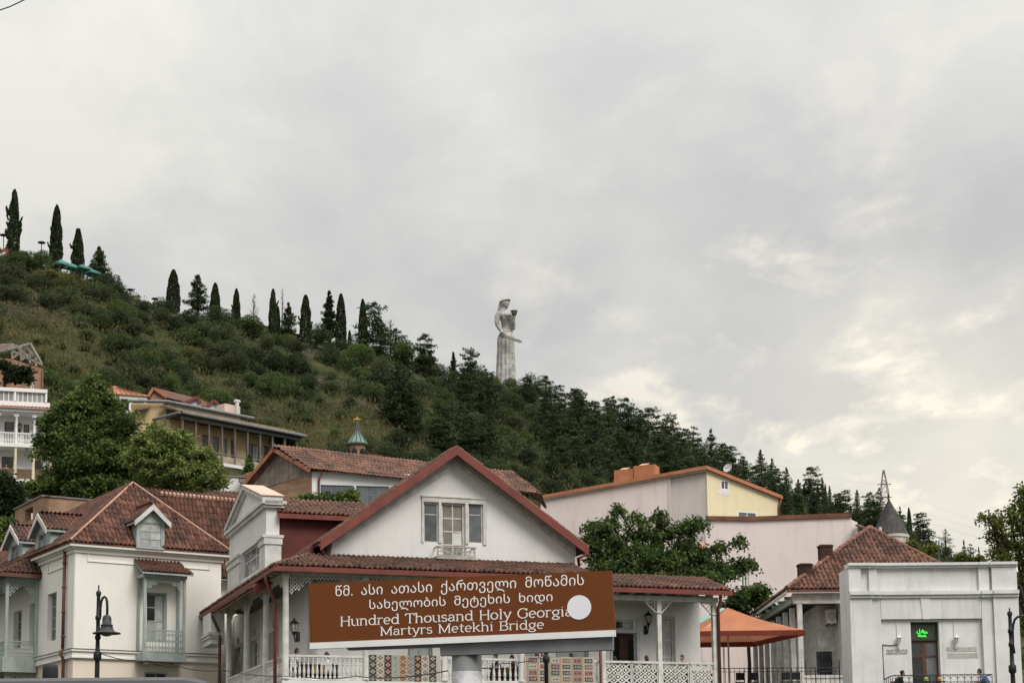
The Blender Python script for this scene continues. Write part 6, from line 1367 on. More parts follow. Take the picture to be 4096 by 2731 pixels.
    # air conditioner
    g = f.off(-.75); u0, z0 = g.hit(c6(590, 1115)); u1, z1 = g.hit(c6(650, 1010))
    A = top('air_conditioner', g.W((u0 + u1) / 2, -.2, z0), 'dusty white air conditioner box hung under the verandah roof', 'air conditioner')
    part('case', OLDW, A, lambda b: b.box(g, u0, u1, -.8, 0, z0, z1)); part('grille', IRON, A, lambda b: [ring(b, g, (u0 + u1) / 2, (z0 + z1) / 2, r_, r_ - .012, .002, .012, 16) for r_ in (.22, .16, .10)])
    part('bracket', IRON, A, lambda b: (b.box(g, u0 + .05, u0 + .1, -.85, .05, z0 - .06, z0), b.box(g, u1 - .1, u1 - .05, -.85, .05, z0 - .06, z0)))
    part('hose', OLDW, A, lambda b: b.tube([g.W(u1 - .1, -.4, z0), g.W(u1 + .05, -.4, z0 - .5), g.W(u1 + .05, -.4, z0 - 3)], .02, 5))
    # terrace fence in front
    ff = f.off(1.5); zt, zb2 = ff.z_(d6(1000, 905)), ff.z_(d6(1000, 905)) - 1.1; ua, ub = ff.u_(d6(440, 900)), ff.u_(d6(2040, 900))
    G = top('terrace_fence', ff.W((ua + ub) / 2, 0, zb2), 'black iron terrace fence with upright spikes before the verandah', 'fence')
    part('terrace_slab', GREYW, G, lambda b: b.box(ff, ua - 2, ub, -6, .1, zb2 - .3, zb2)); part('top_rail', IRON, G, lambda b: b.tube([ff.W(ua, 0, zt), ff.W(ub, 0, zt - .02)], .02, 5)); part('middle_rail', IRON, G, lambda b: b.tube([ff.W(ua, 0, zt - .18), ff.W(ub, 0, zt - .2)], .014, 5))
    for i in range(26): u = lerp(ua, ub, i / 25); part('spike', IRON, G, lambda b: b.tube([ff.W(u, 0, zb2), ff.W(u + R.uniform(-.02, .02), 0, zt + (.35 if i in (18, 22, 25) else 0))], .026 if i % 5 == 0 else .014, 5))
    # dark tables and chairs on the terrace
    for i, (x, lab) in enumerate(((700, 'dark cafe chair nearest the rusty downpipe'), (880, 'dark cafe chair under the orange parasol'), (1310, 'dark cafe chair by the third verandah post'), (1450, 'dark cafe chair by the first verandah post'))):
        h = f.off(.6); u = h.u_(d6(x, 1050)); C_ = top('cafe_chair', h.W(u, 0, zb2), lab, 'chair', 'cafe chairs on the terrace')
        part('seat', IRON, C_, lambda b: b.box(h, u - .22, u + .22, -.2, .22, zb2 + .42, zb2 + .46)); part('backrest', IRON, C_, lambda b: b.box(h, u - .22, u + .22, .19, .23, zb2 + .55, zb2 + .92))
        for su in (-.2, .2):
            for sd_ in (-.18, .2): part('leg', IRON, C_, lambda b: b.bar(h.W(u + su, sd_, zb2), h.W(u + su, sd_, zb2 + (.6 if sd_ > 0 else .42)), .03, .03))
tile_house()
def parasol():
    FL, FR, BR = at(d6(165, 405), 84), at(d6(1580, 402), 84), at(d6(900, 560), 89.7)
    z = (FL.z + FR.z) / 2; FL.z = FR.z = BR.z = z; BL = FL + BR - FR; cen = (FL + BR) / 2; pk = at(d6(530, 95), cen.y); pk.x = cen.x
    T = top('orange_parasol', (cen.x, cen.y, 0), 'large square orange terrace parasol with dark red valance', 'parasol')
    OC = mat('orange_canvas', (.47, .20, .11), (.41, .17, .095), 1.2, .9, .15, 60, None, 0, 0, .1, None, .25); RC = mat('red_valance', (.21, .055, .035), (.17, .046, .03), 2, .9, .1, 60, None, 0, 0, .1, None, .15)
    Q = [FL, FR, BR, BL]
    def can(b):
        n = 8
        for i in range(4):
            a, c = Q[i], Q[(i + 1) % 4]; vs = []; fs = []
            for r_ in range(n + 1):
                t = r_ / n
                for k in range(n + 1):
                    p = a.lerp(c, k / n).lerp(pk, t); p.z -= .16 * sin(pi * t) * (1 - .25 * abs(2 * k / n - 1)); vs.append(p)
            for r_ in range(n):
                for k in range(n): q = r_ * (n + 1) + k; fs.append((q, q + 1, q + n + 2, q + n + 1))
            b.add(vs, fs)
    part('canopy', OC, T, can, True)
    for i in range(4):
        a, c = Q[i], Q[(i + 1) % 4]; part('valance', RC, T, lambda b: b.add([a, c, c - Vector((0, 0, .26)), a - Vector((0, 0, .26))], [(0, 1, 2, 3)]))
        part('rib', OLDW, T, lambda b: b.tube([a - Vector((0, 0, .05)), pk - Vector((0, 0, .25))], .02, 5))
    pp = at(d6(530, 700), cen.y); part('pole', OLDW, T, lambda b: b.tube([(cen.x, cen.y, 0), (cen.x, cen.y, pk.z - .1)], .045, 8))
    q = at(d6(130, 240), 91); T2 = top('turquoise_parasol', (q.x, q.y, 0), 'faded turquoise parasol half hidden behind the orange one', 'parasol')
    TC = mat('turquoise_canvas', (.25, .46, .42), (.20, .38, .35), 1.5, .9, .1, 60, None, 0, 0, .1, None, .2)
    A, B = at(d6(120, 320), 90.0), at(d6(470, 96), 92); up = (B - A)
    cn = A.lerp(B, 1.0); zc = A.z; s = 2.3; c0 = Vector((cn.x, cn.y, zc)); QQ = [c0 + Vector((a * 2.0, b_ * 2.0, 0)) for a, b_ in ((-1, -1), (1, -1), (1, 1), (-1, 1))]
    part('canopy', TC, T2, lambda b: [b.add([QQ[i], QQ[(i + 1) % 4], B], [(0, 1, 2)]) for i in range(4)]); part('valance', TC, T2, lambda b: [b.add([QQ[i], QQ[(i + 1) % 4], QQ[(i + 1) % 4] - Vector((0, 0, .22)), QQ[i] - Vector((0, 0, .22))], [(0, 1, 2, 3)]) for i in range(4)])
    part('pole', OLDW, T2, lambda b: b.tube([(c0.x, c0.y, 0), (c0.x, c0.y, B.z - .1)], .045, 8))
parasol()
# ================================================================ pink and yellow houses
PINK = mat('pale_pink_plaster', (.72, .64, .61), (.66, .585, .555), .25, .92, .2, 20, ((.42, .34, .29), .4))
PINKG = mat('grey_pink_plaster', (.56, .515, .50), (.50, .46, .445), .3, .92, .2, 20, ((.32, .28, .25), .35))
YELL = mat('pale_yellow_plaster', (.76, .68, .45), (.70, .62, .41), .3, .92, .2, 20, ((.42, .36, .24), .3))
COPE = mat('rusty_coping', (.20, .085, .045), (.11, .052, .034), 1.4, .8, .2, 12)
def pink_houses():
    Y = 126.0; f = Fr(c5(1228, 300), radians(-22), Y); g = Fr(f.o, radians(25)); o = f.o.copy(); o.z = 0
    T = top('yellow_gable_house', o, 'pale pink house with yellow gable end and thin orange roof', 'house')
    uL = f.u_(c5(105, 400)); zL = f.z_(c5(105, 318)); zR = f.z_(c5(1228, 128)); uj = f.u_(c5(965, 300)); zj = lerp(zL, zR, (uj - uL) / (0 - uL))
    part('wall', PINK, T, lambda b: b.prism(f, [(uL, 0), (uj, 0), (uj, zj), (uL, zL)], -.4, 0)); part('wall', PINKG, T, lambda b: b.prism(f, [(uj + .01, 0), (0, 0), (0, zR), (uj + .01, zj)], -.4, -.12)); part('pilaster_strip', PINKG, T, lambda b: b.prism(f, [(uj, 0), (uj + .22, 0), (uj + .22, zj), (uj, zj)], -.1, .05))
    ur = g.u_(c5(1712, 450)); zr = g.z_(c5(1712, 318)); zR = zR + .12; ws = [g.hit(c5(1316, 200)), g.hit(c5(1375, 270))]; w2 = [g.hit(c5(1432, 408)), g.hit(c5(1566, 560))]; H = [rect(a[0], c[0], c[1], a[1]) for a, c in (ws, w2)]
    part('gable_wall', YELL, T, lambda b: b.prism(g, [(0, 0), (ur, 0), (ur, zr), (0, zR)], -.4, 0, H))
    WH = mat('white_upvc', (.76, .76, .75), (.72, .72, .71), 2, .4)
    for q in H: window(g, q[0][0], q[1][0], q[0][1], q[2][1], -.06, T, WH, GLASSG, 2, 1, .1)
    part('window_patch', mat('filler_patch', (.70, .69, .66), (.6, .59, .55), 3, .9), T, lambda b: b.prism(g, [(H[0][0][0] - .28, H[0][0][1] - .35), (H[0][1][0] + .05, H[0][0][1] - .42), (H[0][1][0] + .12, H[0][0][1] - .02), (H[0][0][0] - .05, H[0][0][1] - .02)], .002, .012))
    # roof plane edges
    n3 = Vector((0, 1, 0)); A, B, C = f.W(uL, .25, zL + .1), f.W(0.1, .35, zR + .1), g.W(ur + .2, .3, zr + .1); D = 9
    part('roof', ORANGE, T, lambda b: (b.slab([A, B, B + n3 * D + Vector((0, 0, -.4)), A + n3 * D + Vector((0, 0, -.4))], .26), b.slab([B + Vector((0, 0, .003)), C, C + n3 * D, B + n3 * D], .26)))
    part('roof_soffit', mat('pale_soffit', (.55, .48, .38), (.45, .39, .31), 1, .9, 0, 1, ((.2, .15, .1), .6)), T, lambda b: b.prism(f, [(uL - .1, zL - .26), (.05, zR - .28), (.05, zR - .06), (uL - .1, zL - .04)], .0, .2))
    for (x0, x1, yt) in ((600, 730, 130), (733, 876, 100)):
        q = f.off(-.6); u0, u1 = q.u_(c5(x0, 160)), q.u_(c5(x1, 160)); z1 = q.z_(c5((x0 + x1) / 2, yt)); zz = lerp(zL, zR, (u0 - uL) / -uL) - .2
        ch = part('chimney', ORANGE, T, lambda b: b.box(q, u0, u1 - .02, -1.2, 0, zz, z1)); part('chimney_cap', mat('chimney_cap', (.55, .33, .22), (.45, .26, .17), 2, .8), ch, lambda b: b.slab([q.W(u0 + .4, .0, z1), q.W(u0 + 1.0, .0, z1 + .02), q.W(u0 + 1.1, -.5, z1 + .22), q.W(u0 + .5, -.5, z1 + .22)], .04))
    pipe([C + Vector((-.15, -.05, -.3)), g.W(ur - .05, .1, zr - .8), g.W(ur - .05, .1, 0)], .08, RUST, T)
    # dish
    q = at(c5(1365, 118), Y + 3); S_ = top('satellite_dish', q - Vector((0, 0, 1.0)), 'white satellite dish standing on the orange roof slope', 'satellite dish')
    def dish(b):
        nrm = Vector((-.55, -.75, .35)).normalized(); e = nrm.orthogonal().normalized(); e2 = nrm.cross(e); vs = [q - nrm * .12]; n = 20; r0 = (c5(1392, 118)[0] - c5(1338, 118)[0]) * Y / F * .62
        for r_ in (.5, 1): vs += [q + (e * cos(2 * pi * i / n) + e2 * sin(2 * pi * i / n)) * r0 * r_ - nrm * .12 * (1 - r_ * r_) for i in range(n)]
        b.add(vs, [(0, 1 + i, 1 + (i + 1) % n) for i in range(n)] + [(1 + i, 1 + n + i, 1 + n + (i + 1) % n, 1 + (i + 1) % n) for i in range(n)])
    part('reflector', mat('dish_grey', (.5, .5, .49), (.42, .42, .41), 3, .5), S_, dish, True); part('arm', IRON, S_, lambda b: (b.tube([q, q + Vector((-.25, -.45, -.1))], .025, 5), b.tube([q + Vector((.1, .15, 0)), q + Vector((.1, .15, -1.1))], .04, 6)))
    # lower pink wall house
    h = Fr(c6(400, 500), radians(-7), 113.0); o = h.o.copy(); o.z = 0; T2 = top('pink_wall_house', o, 'blank pale pink wall with rusty coping behind the tiled roof', 'house')
    ul, ur = h.u_(c5(1222, 700)), h.u_(c6(768, 400)); z0, z1 = h.z_(c5(1222, 472)), h.z_(c6(768, 318)); zm = h.z_(c6(0, 345)) ; um = h.u_(c6(0, 345))
    wn = h.hit(c5(1440, 728)), h.hit(c5(1512, 940)); HH = rect(wn[0][0], wn[1][0], wn[1][1], wn[0][1])
    wd = h.hit(d6(0, 0))
    part('wall', PINK, T2, lambda b: b.prism(h, [(ul - 7, 0), (ur, 0), (ur, z1), (um, zm), (ul, z0), (ul - .01, z0 - 3.3), (ul - 7, z0 - 3.4)], -.4, 0, [HH])); window(h, HH[0][0], HH[1][0], HH[0][1], HH[2][1], -.2, T2, WH, GLASSG, 2, 1, .14)
    part('end_wall', PINK, T2, lambda b: b.box(Fr(h.W(ur, 0, 0), radians(60)), .0, 1.2, -.3, -.01, 0, z1 - .15))
    def cop(b):
        for (ua, za, ub, zb_) in ((ul, z0, um, zm), (um, zm, ur, z1)): b.hex8([h.W(ua, -.5, za), h.W(ub, -.5, zb_), h.W(ub, .14, zb_), h.W(ua, .14, za), h.W(ua, -.5, za + .3), h.W(ub, -.5, zb_ + .3), h.W(ub, .14, zb_ + .28), h.W(ua, .14, za + .28)])
    part('coping', COPE, T2, cop); part('roof', COPE, T2, lambda b: b.slab([h.W(ul, -.4, z0), h.W(ur, -.4, z1), h.W(ur + 1, -6, z1), h.W(ul, -6, z0)], .1))
    # little tiled eave right of it
    part('side_eave', TILE2, T2, lambda b: b.slab([at(c6(795, 370), 112), at(c6(885, 400), 107), at(c6(835, 372), 114)], .12))
    # orange roofed shed glimpsed through the tree
    s_ = Fr(c5(1000, 740), radians(-10), 106.0); o = s_.o.copy(); o.z = 0; T3 = top('orange_roof_shed', o, 'low shed with orange tiled roof glimpsed through the leafy tree', 'shed')
    u0, u1, zz = s_.u_(c5(870, 740)), s_.u_(c5(1200, 700)), s_.z_(c5(1000, 745)); part('wall', PINK, T3, lambda b: b.box(s_, u0 + .2, u1 - .2, -4, -.3, 0, zz)); part('roof', ORANGE, T3, lambda b: b.slab([s_.W(u0, 0, zz), s_.W(u1, 0, zz), s_.W(u1, -3, zz + 1.6), s_.W(u0 + 2, -3, zz + 1.2)], .1))
pink_houses()
def tower():
    Y = 142.0; tip = at(c6(1032, 182), Y); bl, br = at(c6(928, 450), Y), at(c6(1190, 452), Y); cx = (bl.x + br.x) / 2; r = (br.x - bl.x) / 2; zb = (bl.z + br.z) / 2; H = tip.z - zb
    T = top('round_tower', (cx, Y, 0), 'round white tower with dark grey shingled cone roof', 'tower'); SH = mat('grey_shingle', (.10, .098, .092), (.055, .054, .05), 3, .9, .4, 14, ((.03, .03, .028), .5))
    n = 12; rows = []
    for i in range(15):
        t = i / 15; rr = r * (1 - t) * (1 + .05 * sin(pi * t)); rows += [(rr * 1.015, t * H - .02), (rr * .985 - .0, t * H + H / 15 * .9)]
    rows.append((.02, H)); part('roof', SH, T, lambda b: b.lathe((cx, Y, zb), rows, 26))
    def bt(b):
        for k in range(26):
            a = 2 * pi * k / 26; b.tube([(cx + r * 1.02 * cos(a), Y + r * 1.02 * sin(a), zb), (cx, Y, zb + H)], .018, 4)
    part('batten', SH, T, bt)
    part('drum', mat('whitewashed_stone', (.56, .53, .46), (.42, .39, .34), 1.5, .9, .5, 10, ((.2, .17, .13), .6)), T, lambda b: b.lathe((cx + .1, Y, 0), [(r * .94, 0), (r * .94, zb - .35), (r * 1.0, zb - .3), (r * 1.0, zb - .05)], 26)); part('finial', IRON, T, lambda b: b.tube([(cx, Y, zb + H - .1), (cx, Y, zb + H + .5)], .05, 6))
    part('vent_pipe', OLDW, T, lambda b: b.bar(at(c6(985, 430), Y - 3), at(c6(983, 392), Y - 3), .22, .2))
tower()
def pylon():
    Y = 560.0; tp = at(c12(1393, 470), Y); lo = at(c12(1425, 760), Y); T = top('lattice_pylon', (tp.x + .6, Y, lo.z - 20), 'rusty lattice power pylon rising above the cone roof', 'pylon')
    PM = mat('pylon_steel', (.13, .115, .10), (.09, .08, .07), 2, .7); k = .5935 * Y / F; ht = tp.z
    lev = [(0, 4), (70, 14), (100, 18), (150, 24), (190, 27), (240, 24), (330, 26), (520, 34)]
    def P(i, sx, sy): y, w = lev[i]; return Vector((tp.x + .6 + sx * w * k, Y + sy * w * k, ht - y * k))
    def legs(b):
        for sx in (-1, 1):
            for sy in (-1, 1): b.tube([P(i, sx, sy) for i in range(len(lev))], .10, 4)
    part('leg_frame', PM, T, legs)
    def br(b):
        for i in range(len(lev) - 1):
            for (a, c) in (((-1, -1), (1, -1)), ((1, -1), (1, 1)), ((1, 1), (-1, 1)), ((-1, 1), (-1, -1))): b.tube([P(i, *a), P(i + 1, *c)], .06, 4); b.tube([P(i, *c), P(i + 1, *a)], .06, 4); b.tube([P(i + 1, *a), P(i + 1, *c)], .06, 4)
    part('bracing', PM, T, br)
    ends = []
    for i, s in ((2, 1), (4, 1), (5, 1)):
        z = P(i, 0, 0).z; part('cross_arm', PM, T, lambda b: b.bar((tp.x + .6 - 2.3, Y, z), (tp.x + .6 + 2.3, Y, z), .16, .25)); ends.append((z, tp.x + .6))
    for j, (pa, pb, lab) in enumerate(((c12(680, 436), c12(2300, 880), 'upper'), (c12(690, 466), c12(2320, 930), 'middle'), (c12(900, 530), c12(2300, 985), 'lower'))):
        z, x = ends[j]; A, B = at(pa, 610), at(pb, 470); o = cable('power_line', [A, Vector((x, Y, z)), B], .013, 'thin %s power line strung over the ridge from the pylon' % lab, 1.2)
    q = at(c6(1425, 600), 330); M_ = top('antenna_mast', (q.x, q.y, q.z - 14), 'slim green telecom antenna mast among the right-hand trees', 'antenna mast'); GM = mat('mast_green', (.10, .14, .13), (.08, .11, .10), 2, .6)
    for i, x in enumerate((1405, 1424, 1446)):
        a, c = at(c6(x, 600), 330), at(c6(x, 492 + 6 * i), 330); part('antenna', GM, M_, lambda b: b.tube([a, c], .14, 6))
    part('mast', GM, M_, lambda b: b.tube([q - Vector((0, 0, 14)), q + Vector((0, 0, 1))], .13, 6))
pylon()
# ================================================================ houses up the slope
GREYT = mat('grey_gutter_paint', (.19, .205, .215), (.14, .15, .16), 2, .6)
OLDWOOD = mat('weathered_planks', (.30, .255, .215), (.20, .17, .14), 2.2, .95, .5, 20, None, .22)
YPL = mat('ochre_plaster', (.58, .44, .24), (.50, .38, .205), .5, .92, .2, 20, ((.3, .22, .13), .4))
BLUEF = mat('blue_window_paint', (.19, .25, .34), (.15, .20, .28), 2, .6)
def base_of(fr): o = fr.o.copy(); o.z = max(0, hz(o.x, o.y) - 1); return o
def barn():
    # brick and board gable house with a long tiled roof and a white glazed side
    Y = 112.0; f = Fr(c2(795, 320), radians(12), Y); g = Fr(f.o, radians(-34)); T = top('barn_house', base_of(f), 'old brick house with vertical board gable and long brown tiled roof', 'house')
    gl = g.u_(c2(400, 330)); zl = g.z_(c2(400, 310)); pk = g.hit(c2(580, 85)); zr = g.z_(c2(790, 212)); zb = g.z_(c2(560, 300)); zbr = g.z_(c2(790, 215))
    bl, br = g.hit(c2(400, 345)), g.hit(c2(795, 228))
    part('brick_wall', BRICKM, T, lambda b: b.prism(g, [(gl, 5), (0, 5), (0, br[1]), (gl, bl[1])], -.4, 0))
    # gable planks, each its own board
    n = 30
    def ztop(u): return lerp(zl, pk[1], (u - gl) / (pk[0] - gl)) if u < pk[0] else lerp(pk[1], zr, (u - pk[0]) / (0 - pk[0]))
    def zbot(u): return lerp(bl[1], br[1], (u - gl) / (0 - gl)) - .05
    for i in range(n):
        ua, ub = lerp(gl, 0, i / n), lerp(gl, 0, (i + 1) / n) - .025; d = R.uniform(.0, .03)
        if ztop(ua) - zbot(ua) < .02 and ztop(ub) - zbot(ub) < .02: continue
        q = [(ua, zbot(ua)), (ub, zbot(ub)), (ub, max(ztop(ub), zbot(ub) + .02)), (ua, max(ztop(ua), zbot(ua) + .02))]
        if ua < pk[0] < ub: q.insert(3, pk)
        part('plank', OLDWOOD, T, lambda b: b.prism(g, q, .005, .03 + d))
    # roof
    bk = f.u * f.u_(c4(1600, 600)); me = tile_mesh('old_tile', TILE2, .24, .36, .055)
    og = .5; P = g.W(pk[0], og, pk[1] + .12); Q0 = g.W(.25, og, zr + .0); L0 = g.W(gl - .3, og, zl - .02)
    # the ridge runs back along f.u and reaches the hip seen right of the white gable
    Rr = Fr(P, f.a); re = Rr.u_(c4(1290, 408)); P2 = P + f.u * re; P2.z = Rr.z_(c4(1290, 408))
    ev = Fr(f.W(0, .35, 0), f.a); e1 = f.W(ev.u_(c4(1600, 640)), .35, ev.z_(c4(1590, 645))); Q0 = Vector((Q0.x, Q0.y, Q0.z)); 
    rf = part('roof', TILE2, T, lambda b: (b.add([Q0, e1, P2, P], [(0, 1, 2, 3)]), b.add([P, P2, P2 + Vector((-2, 9, -4)), L0 + Vector((2, 9, 0)), L0], [(0, 1, 2, 3, 4)]), b.add([e1, e1 + Vector((.5, 6, 0)), P2], [(0, 1, 2)])))
    tile_slope([Q0, e1, P2, P], T, rf, me, .24, .36, 0, .03); tile_slope([e1, e1 + Vector((.5, 6, 0)), P2], T, rf, me, .24, .36, 0, .03)
    ridge(P, P2, .12, TILE2, rf); ridge(P2, e1, .12, TILE2, rf)
    for A, B in ((L0, P), (P, Q0)): part('bargeboard', mat('orange_bargeboard', (.36, .15, .08), (.26, .10, .055), 2, .8), T, lambda b: b.bar(A - Vector((0, 0, .1)), B - Vector((0, 0, .1)), .06, .24))
    # white glazed side
    z0 = f.z_(c2(820, 400)) - 3; zt = f.z_(c2(830, 225)); u1 = f.u_(c2(1340, 300)); wa = f.hit(c2(850, 300)); wz = wa[1]; wb = wz - 1.75; us = [f.u_(c2(x, 340)) for x in (850, 1063, 1078, 1290)]; us += [us[3] + .15, us[3] + 2.4]
    H = [rect(us[i], us[i + 1], wb, wz) for i in (0, 2, 4)]
    WP = mat('fresh_white_wall', (.74, .74, .73), (.69, .69, .68), .8, .9); part('wall', WP, T, lambda b: b.prism(f, rect(0.01, us[5] + 3, 4, zt + .1), -.4, 0, H))
    for q in H: window(f, q[0][0], q[1][0], q[0][1], q[2][1], -.12, T, BLUEF, GLASSG, 6, 3, .05)
    part('side_wall', WP, T, lambda b: b.box(Fr(f.W(us[5] + 3, 0, 0), radians(60)), 0, 5, -.3, 0, 4, zt)); pipe([f.W(.6, .3, zt - .05), f.W(.45, .1, zt - .5), f.W(.45, .1, 5)], .07, RUST, T)
    part('skylight', REDM, T, lambda b: b.bar(at(c2(1170, 120), Y + 4), at(c2(1245, 128), Y + 4), .6, .25)); part('eave_window', OLDW, T, lambda b: b.box(f, us[5] + 2.0, us[5] + 2.8, .002, .05, zt - 1.6, zt - .6))
    # small lean-to roof and white wall left of the gable
    h = Fr(c8(1820, 1190), radians(8), 124.0); T2 = top('white_annex', base_of(h), 'low white annex with tiny dark tiled porch below the ochre house', 'house')
    part('wall', GREYW, T2, lambda b: b.box(h, h.u_(c8(1640, 1200)), h.u_(c8(1860, 1200)), -4, 0, 4, h.z_(c8(1760, 1142)))); part('coping', GREYT, T2, lambda b: b.box(h, h.u_(c8(1640, 1200)), h.u_(c8(1860, 1200)), -4, .1, h.z_(c8(1760, 1142)), h.z_(c8(1760, 1132))))
    e0, e1_ = h.off(1.2).W(h.u_(c8(1795, 1170)), 0, h.z_(c8(1800, 1178))), h.off(1.2).W(h.u_(c8(1930, 1170)), 0, h.z_(c8(1800, 1178))); pr = part('porch_roof', TILE2, T2, lambda b: b.slab([e0, e1_, e1_ + Vector((-.2, 1.6, .75)), e0 + Vector((.5, 1.6, .75))], .08)); tile_slope([e0, e1_, e1_ + Vector((-.2, 1.6, .75)), e0 + Vector((.5, 1.6, .75))], T2, pr, me, .24, .36, 60, .02)
    part('gutter', GREYT, T2, lambda b: b.bar(e0 - Vector((0, 0, .16)), e1_ - Vector((0, 0, .16)), .12, .24)); part('post', GREYT, T2, lambda b: b.bar(e0 + Vector((.2, .1, -.2)), e0 + Vector((.2, .1, -3)), .12, .12))
    # dark tiled roof just over the corner house wing
    k = Fr(c8(1700, 1290), radians(15), 106.0); T3 = top('dark_tile_shed', base_of(k), 'sliver of dark tiled roof above the corner house ridge', 'shed'); a, c, t = k.W(k.u_(c8(1540, 1300)), 0, k.z_(c8(1700, 1300))), k.W(k.u_(c8(1850, 1300)), 0, k.z_(c8(1700, 1300))), k.off(-2).W(k.u_(c8(1640, 1262)), 0, k.off(-2).z_(c8(1660, 1258)))
    q = [a, c, c + Vector((0, 2, t.z - a.z)), t]; r3 = part('roof', TILE2, T3, lambda b: b.slab(q, .1)); tile_slope(q, T3, r3, me, .24, .36, 200, .02); part('wall', GREYW, T3, lambda b: b.box(k, k.u_(c8(1560, 1300)), k.u_(c8(1840, 1300)), -3, -.3, 4, a.z - .1))
barn()
def ochre_house():
    # long verandah along the slope: nearest corner is at the left post
    Y = 185.0; f = Fr(c8(1370, 900), radians(47), Y); T = top('ochre_verandah_house', base_of(f), 'long ochre house on the slope with a posted wooden verandah and grey gutters', 'house')
    U = lambda x, y=900: f.u_(c8(x, y)); Z = lambda x, y: f.z_(c8(x, y))
    uE = U(2262); ze = Z(1370, 705); zf = Z(1370, 985) ; zr = Z(1370, 905)
    # measured levels along the gallery converge with distance, so use the left post
    part('floor_slab', GREYW, T, lambda b: b.box(f, -.3, uE, -2.6, .1, zf - .35, zf)); part('lower_wall', GREYW, T, lambda b: b.box(f, 0, uE - .5, -6, -1.0, zf - 9, zf - .35))
    ws = [(1520, 1570), (1600, 1650), (1680, 1710), (1735, 1765), (1870, 1905), (1905, 1955), (1985, 2020), (2030, 2060), (2130, 2180)]; w = f.off(-2.2); H = []
    for a, c in ws: H.append(rect(w.u_(c8(a, 900)), w.u_(c8(c, 900)), zf + .3, ze - .7))
    part('wall', YPL, T, lambda b: b.prism(w, rect(-.2, uE - .2, zf, ze + .3), -.4, 0, H))
    for i, q in enumerate(H): window(w, q[0][0], q[1][0], q[0][1], q[2][1], -.2, T, GREYT if i % 3 else WOODB, GLASSC if i in (2, 5) else GLASSG, 2, 2, .1)
    n = 9
    for i in range(n + 1): u = lerp(0, uE - .6, i / n); part('post', mat('post_wood', (.17, .145, .125), (.12, .10, .09), 2, .9), T, lambda b: b.box(f, u - .1, u + .1, -.1, .1, zf, ze))
    part('parapet', mat('stained_parapet', (.40, .34, .25), (.24, .20, .15), 1.2, .95, .3, 12, ((.15, .12, .09), .6)), T, lambda b: b.box(f, .1, uE - .6, -.06, .04, zf, zf + .75)); part('handrail', GREYT, T, lambda b: b.box(f, 0, uE - .5, -.1, .09, zf + .95, zf + 1.05))
    part('beam', GREYT, T, lambda b: b.box(f, -.2, uE, -.15, .12, ze, ze + .35)); part('gutter', GREYT, T, lambda b: b.tube([f.W(-.6, .75, ze + .5), f.W(uE + .2, .75, ze + .5)], .16, 8))
    part('verandah_ceiling', WOODB, T, lambda b: b.box(f, -.3, uE, -2.2, .5, ze + .36, ze + .42))
    A, B, C, D = f.W(-.7, .8, ze + .55), f.W(uE + .3, .8, ze + .55), f.W(uE + .3, -3.2, ze + 1.9), f.W(-.7, -3.2, ze + 1.9); MOSS = mat('mossy_tile', (.23, .16, .095), (.13, .10, .06), 1.5, .95, .4, 12, None, .2)
    me = tile_mesh('mossy_tile', MOSS, .3, .45, .06); rf = part('verandah_roof', MOSS, T, lambda b: b.slab([A, B, C, D], .1)); tile_slope([A, B, C, D], T, rf, me, .3, .45, 240, .03)
    # left return of the verandah roof
    l = Fr(f.o, radians(-43)); part('gutter', GREYT, T, lambda b: b.tube([l.W(-4.5, .75, ze + .5), l.W(.6, .75, ze + .5)], .16, 8))
    # upper storey: white strip, ochre end wall
    h = f.off(-3.3); z0, z1 = ze + 1.2, h.z_(c8(1260, 590)); ua, ub = h.u_(c8(1250, 650)), h.u_(c8(1890, 720)); part('upper_wall', mat('fresh_white_wall', (.74, .74, .73)), T, lambda b: b.box(h, ua, ub - 1.5, -.4, 0, z0 - 3, z1))
    e = Fr(h.W(ua, 0, 0), radians(6)); el = e.u_(c8(985, 650)); part('end_wall', YPL, T, lambda b: b.box(e, el, -.01, -.4, 0, z0 - 12, z1)); part('gutter', GREYT, T, lambda b: (b.tube([h.W(ua - .3, .5, z1 + .1), h.W(ub, .5, z1 + .1)], .17, 8), b.tube([e.W(el - .3, .5, z1 + .1), e.W(.3, .5, z1 + .1)], .17, 8)))
    part('upper_roof', GREYT, T, lambda b: (b.slab([h.W(ua - .3, .45, z1 + .15), h.W(ub, .45, z1 + .15), h.W(ub, -5, z1 + 1.3), h.W(ua - .3, -5, z1 + 1.3)], .12),)); pipe([h.W(ua + .1, .4, z1), h.W(ua + .05, .12, z1 - .8), h.W(ua + .05, .12, z0 - 2)], .1, GREYT, T)
    part('lean_to', WOODB, T, lambda b: b.slab([e.W(e.u_(c8(1020, 690)), 1.2, e.z_(c8(1020, 660))), e.W(e.u_(c8(1130, 660)), 1.2, e.z_(c8(1120, 640))), e.W(e.u_(c8(1130, 620)), 0, e.z_(c8(1125, 608))), e.W(e.u_(c8(1020, 640)), 0, e.z_(c8(1020, 628)))], .1))
    # pink chimney block with a white vent
    k = f.off(-6); p = k.hit(c8(1690, 660)), k.hit(c8(1808, 612)); part('chimney_block', mat('pink_render', (.60, .46, .39), (.54, .41, .35), 1, .9), T, lambda b: b.box(k, p[0][0], p[1][0], -1.5, 0, p[0][1] - 1.5, p[1][1])); v0, v1 = k.W(k.u_(c8(1778, 640)), .15, k.z_(c8(1778, 670))), k.W(k.u_(c8(1778, 640)), .15, k.z_(c8(1778, 575))); part('vent_pipe', OLDW, T, lambda b: (b.tube([v0, v1], .22, 8), b.tube([v1 - f.u * .35, v1 + f.u * .35], .2, 8)))
